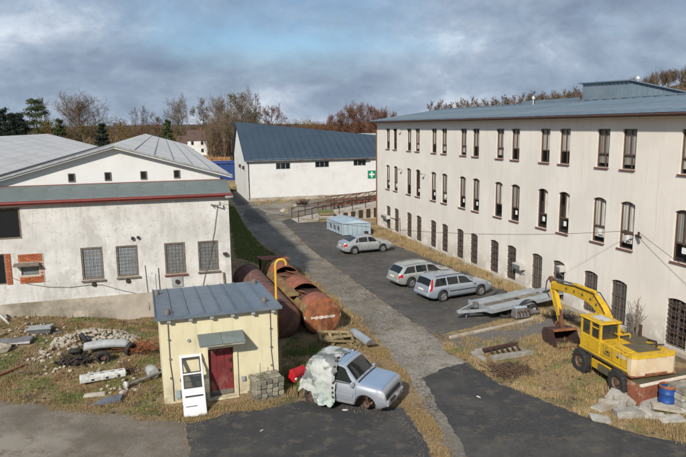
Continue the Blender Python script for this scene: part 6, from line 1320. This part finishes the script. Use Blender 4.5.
def grass(name, label, poly, n, h0, h1, mt, seed, wid=.02, lean=.5, per=7, avoid=True, clump=0.0, rad=.07):
    q = random.Random(seed); xs = [p[0] for p in poly]; ys = [p[1] for p in poly]; V = []; tries = 0; k = 0; n = int(n*1.9); wid *= .55; h0 *= .85; h1 *= .9
    while k < n and tries < n*12:
        tries += 1; x, y = q.uniform(min(xs), max(xs)), q.uniform(min(ys), max(ys))
        if not in_poly(poly, x, y): continue
        if clump and mnoise.noise(Vector((x*.9, y*.9, seed))) < clump*q.uniform(-.3, 1.0): continue
        if avoid and any(in_poly(H_, x, y) for H_ in HARD) and q.random() > .04: continue
        if in_poly(HUTP, x, y): continue
        k += 1; z = gh(x, y); hh = q.uniform(h0, h1)
        for b_ in range(per):
            a = q.uniform(0, 6.283); l = q.uniform(.1, lean); c_, s_ = math.cos(a), math.sin(a); h = hh*q.uniform(.6, 1.1); bx, by = x+q.gauss(0, rad), y+q.gauss(0, rad); w_ = wid*q.uniform(.6, 1.2)
            V += [(bx-s_*w_, by+c_*w_, z-.01), (bx+s_*w_, by-c_*w_, z-.01), (bx+c_*h*l, by+s_*h*l, z+h)]
    return tri_mesh(name, V, mt, label, 'grass')
def facp(s, y): v = locpt(fac, (s, y, 0)); return (v.x, v.y)
grass('straw_grass', 'tall straw coloured grass strip along the factory wall', [facp(-2.5,-.06), facp(27.5,-.06), facp(27.5,-1.25), facp(14,-1.55), facp(-2.5,-1.9)], 3000, .12, .52, M_STRAW, 1, .022, .8, 8, False, .12)
grass('straw_grass', 'straw grass between the trailer and the excavator', [facp(26,-.1), facp(36,-.1), facp(36,-2.6), facp(30,-3.2), facp(26,-2.0)], 900, .12, .35, M_STRAW, 2, .02, .7, 8, False, .1)
FIELD = gpoly([(446,350),(470,345),(520,338),(560,330),(600,335),(686,395),(700,447),(660,438),(600,421),(540,397),(500,381),(482,371)])
grass('dry_grass', 'dry tan grass round the excavator and the slabs', FIELD, 3600, .06, .20, M_DRY, 3, .016, .9, 7, True, .25)
grass('dry_grass', 'taller straw tufts along the edge of the black road', gpoly([(440,345),(452,345),(500,377),(545,394),(610,418),(690,438),(690,446),(600,425),(540,401),(490,380),(446,354)]), 900, .08, .24, M_STRAW, 4, .016, .9, 8, True, .1)
LEFT = gpoly([(-10,325),(158,316),(165,410),(184,425),(150,418),(110,413),(60,408),(-10,402)])
grass('dry_grass', 'matted dry grass on the rough ground left of the hut', LEFT, 3000, .05, .16, M_DRY, 5, .015, 1.1, 7, True, .28)
grass('green_grass', 'green patches of grass among the rubble left of the hut', LEFT, 2600, .04, .13, M_GRASS, 6, .018, 1.0, 7, True, .4)
BANK = gpoly([(229,205),(236,210),(250,232),(268,250),(300,270),(345,303),(372,333),(352,345),(300,330),(240,300),(232,262)])
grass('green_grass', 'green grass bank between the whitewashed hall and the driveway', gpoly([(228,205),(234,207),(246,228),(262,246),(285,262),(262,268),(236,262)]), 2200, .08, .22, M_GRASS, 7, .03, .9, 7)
grass('dry_grass', 'dry weeds round the tanks and the scrap timber', gpoly([(262,262),(300,268),(346,303),(374,333),(352,362),(310,345),(300,395),(285,400),(280,330)]), 1800, .10, .32, M_DRY, 8, .018, .9, 7, True, .2)
grass('green_grass', 'green weeds between the hut and the wrecked car', gpoly([(282,335),(315,340),(352,350),(310,365),(300,398),(283,402)]), 900, .05, .18, M_GRASS, 9, .018, .9, 7, True, .25)
grass('dry_grass', 'dry verge between the wrecked car and the driveway', gpoly([(372,333),(409,379),(423,408),(440,432),(452,460),(438,460),(428,442),(412,418),(403,405),(398,378),(366,350)]), 1300, .04, .16, M_DRY, 10, .014, 1.0, 7, True, .15)
grass('dry_grass', 'dry weeds along the front of the hut', gpoly([(200,421),(228,413),(262,411),(282,402),(278,396),(240,402),(205,408),(166,408),(166,418),(186,424)]), 650, .04, .16, M_DRY, 11, .014, 1.0, 7, True, .0)
grass('dry_grass', 'ragged grass edge along the dusty track', gpoly([(-10,396),(0,398),(60,404),(110,410),(160,414),(186,421),(192,440),(186,440),(182,426),(110,416),(60,411),(-10,406)]), 900, .03, .10, M_DRY, 12, .012, 1.1, 7, False, .2)
grass('dry_grass', 'sparse dry tufts on the parking area edge by the trailer', gpoly([(440,340),(470,328),(530,312),(556,318),(520,338),(470,346)]), 450, .04, .16, M_DRY, 13, .014, 1.0, 6, False, .25)
grass('straw_grass', 'rough straw grass before the white hall', gpoly([(252,203),(300,196),(372,190),(376,194),(310,200),(262,206)]), 900, .1, .35, M_STRAW, 14, .04, .8, 6, False, .1)
# ---- trees
def branch_tree(seed, H, R, up=.55, nl=(8,6,5,4), trunk=.30, base=.28, tw=.022, droop=0.0, ex=.5):
    """bare tree: list of tapered three-sided limbs; returns (trunk MB, crown MB)"""
    q = random.Random(seed); T, C = MB(), MB()
    def seg(mb, a, b_, r0, r1, n=3):
        d = (b_ - a); 
        if d.length < 1e-4: return
        d.normalize(); x = d.cross(Vector((.3,.5,.8))).normalized(); y = d.cross(x); v = []
        for p, r in ((a, r0), (b_, r1)):
            for k in range(n): t = 6.2832*k/n; v.append(p + x*(r*math.cos(t)) + y*(r*math.sin(t)))
        mb.add(v, [(k, (k+1) % n, n+(k+1) % n, n+k) for k in range(n)])
    top = Vector((q.uniform(-.04,.04)*H, q.uniform(-.04,.04)*H, H*.82)); pts = [Vector((0,0,-.2)), Vector((q.uniform(-.02,.02)*H, q.uniform(-.02,.02)*H, H*.4)), top]
    seg(T, pts[0], pts[1], trunk, trunk*.72, 7); seg(T, pts[1], pts[2], trunk*.72, trunk*.18, 6)
    def stem(t):
        return pts[0].lerp(pts[1], t/.5) if t < .5 else pts[1].lerp(pts[2], (t-.5)/.5)
    def grow(p, d, L, r, lev):
        n = nl[lev] if lev < len(nl) else 0; cur = p; dirn = d.copy(); steps = 3 if lev < 2 else 2; pp = [p]
        for s_ in range(steps):
            dirn = (dirn + Vector((q.uniform(-.22,.22), q.uniform(-.22,.22), q.uniform(-.08,.26) - droop))).normalized(); nx = cur + dirn*(L/steps)
            seg(C, cur, nx, max(tw, r*(1-.28*s_)), max(tw*.7, r*(1-.28*(s_+1)))); cur = nx; pp.append(cur)
        for i in range(n):
            t = .3 + .7*(i+q.random())/n; k = min(int(t*steps), steps-1); b_ = pp[k].lerp(pp[k+1], t*steps-k)
            a = q.uniform(0, 6.283); side = dirn.cross(Vector((math.cos(a), math.sin(a), .3))).normalized()
            grow(b_, (dirn*ex + side*.75 + Vector((0,0,.18-droop))).normalized(), L*q.uniform(.42,.66), max(tw, r*.45), lev+1)
    n0 = nl[0]
    for i in range(n0):
        t = base + (.97-base)*(i+q.random()*.7)/n0; p = stem(t); a = 2.4*i + q.uniform(-.4,.4)
        L = R*(1.05 - .55*max(0, (t-base)/(1-base)))*q.uniform(.8,1.1)
        grow(p, Vector((math.cos(a), math.sin(a), up*q.uniform(.7,1.5))).normalized(), L, trunk*.34, 1)
    return T, C
def leaves(center, rad, n, size, q, V, shell=.35):
    for i in range(n):
        d = Vector((q.gauss(0,1), q.gauss(0,1), q.gauss(0,1))).normalized(); r = (shell + (1-shell)*q.random())
        p = Vector(center) + Vector((d.x*rad[0], d.y*rad[1], d.z*rad[2]))*r
        a = Vector((q.gauss(0,1), q.gauss(0,1), q.gauss(0,.6))).normalized()*size*q.uniform(.5,1.2); b_ = a.cross(Vector((q.gauss(0,1), q.gauss(0,1), q.gauss(0,1)))).normalized()*size*q.uniform(.4,.9)
        V += [tuple(p-a*.5), tuple(p+a*.5), tuple(p+b_)]
TREES = {}; HN = {}
def tree_kind(key, *a, twig=None, **k):
    T, C = branch_tree(*a, **k); t_ = T.build('trunk', M_BARK); c_ = C.build('crown', twig or M_TWIG)
    zc = sorted(v.co.z for v in c_.data.vertices); TREES[key] = (t_.data, c_.data); HN[key] = zc[int(len(zc)*.997)]; bpy.data.objects.remove(t_); bpy.data.objects.remove(c_)
tree_kind('round', 14, 18, 7.2, .95, (16,7,6,5), .36, .27, tw=.018)
tree_kind('round2', 12, 18, 6.8, .95, (15,7,6,5), .34, .22, tw=.018, twig=M_TWIGG)
tree_kind('tall', 3, 20, 4.6, 1.1, (13,6,5,3), .28, .22)
tree_kind('poplar', 4, 16, 2.6, 1.7, (17,6,5,3), .2, .15, tw=.03, twig=M_TWIG)
tree_kind('red', 5, 13, 4.6, .8, (11,6,5,5), .25, .2, twig=M_TWIGR)
tree_kind('scrub', 6, 7, 2.6, 1.2, (10,5,4,3), .1, .06, tw=.016)
def tree(name, key, label, px, Y, top_px, sxy=1.0, group=None, rz=None, h0=None, leaf=None, base_z=0.0):
    """tree whose foot stands at depth Y below photo column px and whose crown reaches photo row top_px"""
    d = _F + _R2*((px-343)/FPX) - _U2*((top_px-228.5)/FPX); t = Y/d.y; X, zt = d.x*t, CAM_H + d.z*t
    Hn = HN[key]; s_ = (zt-base_z)/(Hn*1.0)
    o = thing(name, label, 'tree', (X, Y, base_z), rz if rz is not None else px*1.3, group); o.scale = (s_*sxy, s_*sxy, s_)
    mk('trunk', TREES[key][0], None, o); cr = mk('crown', TREES[key][1], None, o)
    if leaf:
        q = random.Random(int(px)); V = []
        for i in range(leaf[1]):
            a, r = q.uniform(0,6.28), Hn*.27*math.sqrt(q.random()); leaves((r*math.cos(a), r*math.sin(a), Hn*q.uniform(.35,.92)), (Hn*.06,)*3, leaf[2], Hn*.022, q, V)
        l_ = tri_mesh('leaves', V, leaf[0], None, None); l_.parent = o
    return o
G1, G2, G3 = 'bare trees behind the halls', 'bare trees behind the factory roof', 'russet trees beyond the blue roof'
tree('bare_tree', 'round', 'big round bare tree standing alone above the pale roofs', 78.5, 150, 91.5, 1.08, G1)
tree('bare_tree', 'tall', 'thin bare tree rising behind the pine', 43, 165, 97, .8, G1)
tree('bare_tree', 'tall', 'slender bare tree, left of a pair right of the big round tree', 134, 160, 107, .55, G1)
tree('bare_tree', 'tall', 'slender bare tree, right of a pair right of the big round tree', 142.5, 158, 105.5, .55, G1, 2)
tree('bare_tree', 'round2', 'rounded bare tree above the white house roof', 177, 262, 94, .85, G1)
tree('bare_tree', 'tall', 'bushy bare tree just right of the rounded tree', 203, 258, 97, .95, G1, leaf=(M_OLIVE, 26, 60))
tree('bare_tree', 'round', 'bare tree between the bushy tree and the tallest tree', 219, 250, 94.5, .7, G1, 1)
tree('bare_tree', 'round2', 'tallest bare tree with ochre leaves left of the blue roof', 240, 150, 88, .80, G1, leaf=(M_OLIVE, 46, 60))
tree('bare_tree', 'tall', 'bare tree partly behind the tip of the blue roof', 254, 158, 93, .8, G1, 4)
tree('bare_tree', 'red', 'low dark tree just right of the blue roof tip', 270, 175, 105, 1.0, G1)
tree('bare_tree', 'scrub', 'twiggy low tree between the pair and the rounded tree', 155, 170, 112, 1.1, G1)
tree('bare_tree', 'scrub', 'short twiggy tree left of the white house', 120, 150, 117, 1.2, G1, 3)
for px, tp_, sx_, lab in ((347,108,.9,'russet tree at the left of the clump beyond the blue roof'),(356,102,1.0,'tallest russet tree beyond the blue roof'),(366,105,.95,'russet tree just right of the tallest russet tree'),(377,107,.9,'russet tree seen over the factory eaves corner'),(388,110,.9,'rightmost low russet tree above the factory corner'),(335,114,1.0,'small russet tree left of the clump beyond the blue roof')):
    tree('russet_tree', 'red', lab, px, 185 + (px*7) % 13, tp_, sx_, G3, leaf=(M_RUSSET, 26, 50))
pop = random.Random(4)
for i in range(17):
    px = 432 + i*10.2; yt = 103.5 - (px-432)*.112 + pop.uniform(-2.5, 2.0); w_ = ['slim','crooked','dense','sparse','stout','short'][i % 6]
    tree('bare_tree', 'poplar', f'{w_} bare tree behind the factory roof, {["first","second","third","fourth","fifth","sixth","seventh","eighth","ninth","tenth","eleventh","twelfth","thirteenth","fourteenth","fifteenth","sixteenth","seventeenth"][i]} from the left', px, 128 + pop.uniform(-6, 8), yt, pop.uniform(.9, 1.3), G2, leaf=(M_OLIVE, 8, 30) if i % 4 == 3 else None)
# pine and evergreens on the left
def conifer(name, label, px, Y, top_px, mt, seed, rad, layers, dense, open_=.55, cat='tree', group=None):
    d = _F + _R2*((px-343)/FPX) - _U2*((top_px-228.5)/FPX); t = Y/d.y; X, Ht = d.x*t, CAM_H + d.z*t; q = random.Random(seed)
    o = thing(name, label, cat, (X, Y, 0), 0, group); m = MB(); m.tube([(0,0,-.2),(.1,0,Ht*.5),(0,0,Ht*.97)], [.3,.2,.04], 7); V = []
    for k in range(layers):
        z = Ht*(.22+.76*k/(layers-1)); R0 = rad*(1.05-.85*(k/(layers-1))**1.3)*q.uniform(.8,1.15); nb = max(3, int(7*(1-.5*k/layers)))
        for b_ in range(nb):
            a = 6.283*(b_+q.random()*.6)/nb + k*1.3; e = Vector((math.cos(a)*R0, math.sin(a)*R0, z+q.uniform(-.3,.9))); m.bar((0,0,z), e, .07)
            for s_ in (.45,.7,.95): leaves(Vector((0,0,z)).lerp(e, s_), (rad*.24, rad*.24, rad*.15), dense, .34, q, V, .1)
    m.build('trunk', M_BARK, o); tri_mesh('crown', V, mt, None, None).parent = o
    return o
conifer('pine_tree', 'green spreading pine at the left above the pale roof', 34, 140, 99.5, M_PINE, 5, 5.4, 9, 80)
for i, (px, tp_, lab) in enumerate(((2,111,'dark evergreen at the left picture edge'),(11,113,'dark evergreen second from the left picture edge'),(19,115,'low dark evergreen just left of the pine'))): conifer('evergreen', lab, px, 128, tp_, M_DARKEV, 20+i, 3.2, 15, 44, group='dark evergreens at the left edge')
for i, (px, tp_, mt_, lab) in enumerate(((101,124,M_DARKEV,'small dark evergreen bush right of the big round tree'),(167,123,M_PINE,'dark green conifer before the rounded bare tree'),(59,121,M_PINE,'green conifer left of the big round tree'))): conifer('evergreen', lab, px, 132, tp_, mt_, 30+i, 2.2, 15, 34, group='small evergreens behind the halls')
def bush(name, label, px, Y, top_px, R0, mt, seed, n=16, dens=130, group='shrubs behind the halls'):
    d = _F + _R2*((px-343)/FPX) - _U2*((top_px-228.5)/FPX); t = Y/d.y; X, Ht = d.x*t, CAM_H + d.z*t; q = random.Random(seed); o = thing(name, label, 'shrub', (X, Y, 0), 0, group); V = []; m = MB()
    for i in range(n):
        a, r = q.uniform(0,6.28), R0*math.sqrt(q.random()); z = Ht*q.uniform(.35,.92); c_ = (r*math.cos(a), r*math.sin(a), z); m.bar((r*.2*math.cos(a), r*.2*math.sin(a), 0), c_, .06); leaves(c_, (R0*.34, R0*.34, Ht*.13), dens, .26, q, V, .2)
    m.build('stem', M_BARK, o); tri_mesh('foliage', V, mt, None, None).parent = o
    return o
bush('shrub', 'bright ochre shrub between the pine and the big round tree', 53, 138, 121, 2.6, M_OCHRE, 1)
bush('shrub', 'wide golden ochre shrub above the gable apex', 112, 140, 120, 4.2, M_OCHRE, 2, 26)
bush('shrub', 'olive shrub below the big round tree', 68, 136, 118, 2.8, M_OLIVE, 3)
bush('shrub', 'olive shrub with a dark top right of the big round tree', 87, 134, 122, 2.6, M_OLIVE, 4)
bush('shrub', 'brown shrub left of the white house', 150, 150, 119, 3.4, M_RUSSET, 5)
bush('shrub', 'olive thicket shrub right of the white house', 221, 200, 116, 4.5, M_OLIVE, 6, 24)
bush('shrub', 'ochre shrub low beside the white house', 172, 215, 126, 3.5, M_OCHRE, 7)
bush('shrub', 'olive shrub behind the tip of the blue roof', 262, 165, 112, 4.0, M_OLIVE, 8, 22)
bush('shrub', 'ochre shrub over the middle of the blue roof', 305, 190, 118, 4.5, M_OCHRE, 9, 22)
bush('shrub', 'olive shrub over the blue roof left of the ochre one', 285, 180, 115, 4.2, M_OLIVE, 10, 22)
bush('shrub', 'brown shrub over the blue roof right of the ochre one', 325, 185, 118, 4.0, M_RUSSET, 11, 22)
# far wood: low poly twig trees joined as one mass
def wood(name, label, spots, mt, seed, twn=26, w_=.09):
    q = random.Random(seed); V = []
    for X, Y, Z, Hh, Rr in spots:
        for i in range(twn):
            a, r = q.uniform(0,6.283), Rr*math.sqrt(q.random()); z0 = Hh*q.uniform(.1,.6); z1 = z0 + Hh*q.uniform(.18,.42)
            p = Vector((X+r*.5*math.cos(a), Y+r*.5*math.sin(a), Z+z0)); e = Vector((X+r*math.cos(a)*1.1+q.uniform(-.4,.4), Y+r*math.sin(a)*1.1+q.uniform(-.4,.4), Z+min(z1, Hh*(1.02-.25*(r/Rr)**2)))); s_ = w_*q.uniform(.6,1.3); d = Vector((-math.sin(a), math.cos(a), 0))*s_
            V += [tuple(p-d), tuple(p+d), tuple(e)]
            for k in range(3):
                t = q.uniform(.35,.95); b_ = p.lerp(e, t); e2 = b_ + Vector((q.uniform(-1,1), q.uniform(-1,1), q.uniform(.2,1.2)))*Hh*.10; V += [tuple(b_-d*.6), tuple(b_+d*.6), tuple(e2)]
        dd = Vector((.16,0,0)); V += [(X-.16,Y,Z),(X+.16,Y,Z),(X,Y,Z+Hh*.9)]
    return tri_mesh(name, V, mt, label, 'wood')
q = random.Random(8); sp = []
def at_col(px, Y): d = _F + _R2*((px-343)/FPX); return d.x*Y/d.y
for i in range(150): Y = q.uniform(180, 260); px = q.uniform(-40, 262); Y = max(Y, 250) if 170 < px < 216 else Y; sp.append((at_col(px, Y), Y, 0, q.uniform(8.5, 13.5), q.uniform(2, 3.6)))
wood('far_wood', 'brown bare wood behind the halls', sp, M_TWIG, 1, 44)
sp = []
for i in range(90): Y = q.uniform(170, 230); px = q.uniform(214, 262); sp.append((at_col(px, Y), Y, 0, q.uniform(10, 17.5), q.uniform(2, 3.4)))
wood('far_wood', 'denser brown wood left of the blue roof', sp, M_TWIG, 2, 44)
sp = []
for i in range(170): Y = q.uniform(240, 420); px = q.uniform(255, 420); sp.append((at_col(px, Y), Y, 0, q.uniform(10, 15.5), q.uniform(2.4, 4)))
wood('far_wood', 'reddish brown wood on the horizon over the blue roof', sp, M_TWIGR, 3, 40, .14)
sp = []
for i in range(560): Y = q.uniform(150, 220); px = q.uniform(424, 690); sp.append((at_col(px, Y), Y, 0, 10.3 + Y*(122 - 104 + (px-432)*.10 + q.uniform(-8, 1.5) + 3*mnoise.noise(Vector((px*.05, 0, 3))))/620, q.uniform(1.6, 2.6)))
wood('far_wood', 'brown bare wood behind the factory', sp, M_TWIG, 4, 50, .15)
sp = []
for i in range(2200):
    a, r = q.uniform(0, 6.283), math.sqrt(q.random()); X, Y = HILL_R[0]+HILL_R[2]*r*math.cos(a), HILL_R[1]+HILL_R[3]*r*math.sin(a)
    if Y > HILL_R[1]+30: continue
    Z = HILL_R[4]*(.5+.5*math.cos(math.pi*r)) - .5; sp.append((X, Y, Z, q.uniform(7, 11), q.uniform(2.4, 4)))
wood('hill_wood', 'brown leafless wood covering the hill beyond the factory', sp, M_TWIG, 5, 50, .16)
sp = []
for i in range(260): Y = q.uniform(420, 900); px = q.uniform(-20, 430); sp.append((at_col(px, Y), Y, 0, q.uniform(11, 17), q.uniform(4, 7)))
wood('far_wood', 'distant brown tree line on the horizon', sp, M_TWIG, 6, 26, .35)
# bare shrub by the factory wall
sb = thing('bare_shrub', 'leafless pale shrub growing against the factory wall by the excavator', 'shrub', (13.80, 28.15, 0), 0)
q = random.Random(31); m = MB()
for i in range(11):
    a = q.uniform(0, 6.28); e = Vector((math.cos(a)*q.uniform(.2,.8), math.sin(a)*.35, q.uniform(1.3, 2.1))); m.tube([(0,0,0), e*.5+Vector((0,0,.15)), e], [.026,.017,.008], 4)
    for k in range(7):
        t = q.uniform(.35,.95); b_ = Vector((0,0,0)).lerp(e, t); e2 = b_+Vector((q.uniform(-.35,.35), q.uniform(-.2,.2), q.uniform(.1,.45))); m.tube([b_, e2], [.011,.006], 3)
m.build('stem', M_TWIGG, sb)

# dead leaves and loose gravel lying about
def chips(name, label, poly, n, size, mt, seed, flat=.35, cat='litter'):
    q = random.Random(seed); xs = [p[0] for p in poly]; ys = [p[1] for p in poly]; V = []; k = 0; tr_ = 0
    while k < n and tr_ < n*10:
        tr_ += 1; x, y = q.uniform(min(xs), max(xs)), q.uniform(min(ys), max(ys))
        if not in_poly(poly, x, y) or in_poly(HUTP, x, y) or mnoise.noise(Vector((x*.6, y*.6, seed))) < q.uniform(-.5, .45): continue
        k += 1; s_ = size*q.uniform(.5, 1.3); a = q.uniform(0, 6.28); z = gh(x, y)+.014; c_, d_ = math.cos(a)*s_, math.sin(a)*s_; h_ = s_*flat*q.uniform(.4,1.2)
        V += [(x-c_, y-d_, z), (x+d_, y-c_, z), (x+c_*.3, y+d_*.3, z+h_), (x+d_, y-c_, z), (x+c_, y+d_, z), (x+c_*.3, y+d_*.3, z+h_), (x+c_, y+d_, z), (x-d_, y+c_, z), (x+c_*.3, y+d_*.3, z+h_), (x-d_, y+c_, z), (x-c_, y-d_, z), (x+c_*.3, y+d_*.3, z+h_)]
    return tri_mesh(name, V, mt, label, cat)
chips('dead_leaves', 'dead leaves strewn over the rough ground left of the hut', LEFT, 2600, .035, M_DEADLEAF, 41)
chips('dead_leaves', 'dead leaves strewn in the grass round the excavator', FIELD, 2200, .035, M_DEADLEAF, 42)
chips('loose_gravel', 'loose gravel chips on the rough ground left of the hut', LEFT, 2200, .04, M_CHIP, 43, .7)
chips('loose_gravel', 'loose gravel on the parking area near the trailer', gpoly([(400,318),(446,334),(552,306),(590,318),(560,345),(500,352),(448,350),(432,336)]), 4200, .024, M_CHIP, 44, .7)
chips('loose_gravel', 'gravel and crumbs along the edge of the dark apron', gpoly([(180,420),(230,410),(300,398),(365,404),(405,404),(432,440),(445,462),(415,462),(400,420),(360,414),(300,410),(230,420),(196,430),(204,462),(186,462)]), 900, .018, M_CHIP, 45, .7)
chips('dead_leaves', 'brown leaf litter along the driveway verge', gpoly([(330,300),(372,331),(410,377),(440,430),(455,460),(440,460),(400,405),(360,345)]), 1500, .035, M_DEADLEAF, 46)
chips('loose_gravel', 'stone crumbs scattered along the driveway', gpoly([(262,246),(300,242),(345,276),(432,338),(482,373),(440,372),(420,380),(440,430),(424,408),(370,331)]), 1500, .025, M_CHIP, 47, .6)
chips('scrap_bits', 'small dark scrap pieces scattered about the rubble', LEFT, 260, .085, M_RUSTDARK, 51, .6, 'scrap')
chips('scrap_bits', 'small brown scrap pieces scattered round the timber skid', FIELD, 120, .08, M_RUSTDARK, 52, .6, 'scrap')
grass('dead_weeds', 'taller dead weed stalks among the rubble', LEFT, 260, .25, .6, M_RUSSET, 53, .012, .35, 5, True, .2, .05)
grass('dead_weeds', 'taller dead weed stalks round the excavator and skid', FIELD, 220, .25, .6, M_DRY, 54, .012, .35, 5, True, .2, .05)
grass('green_grass', 'low green moss and weeds in the field round the excavator', FIELD, 1700, .03, .11, M_GRASS, 56, .018, 1.1, 7, True, .45)
grass('dead_weeds', 'dead weed stalks round the tanks', gpoly([(262,262),(300,268),(346,303),(374,333),(352,362),(310,345),(300,395),(285,400),(280,330)]), 200, .3, .7, M_DRY, 55, .014, .4, 5, True, .1, .05)
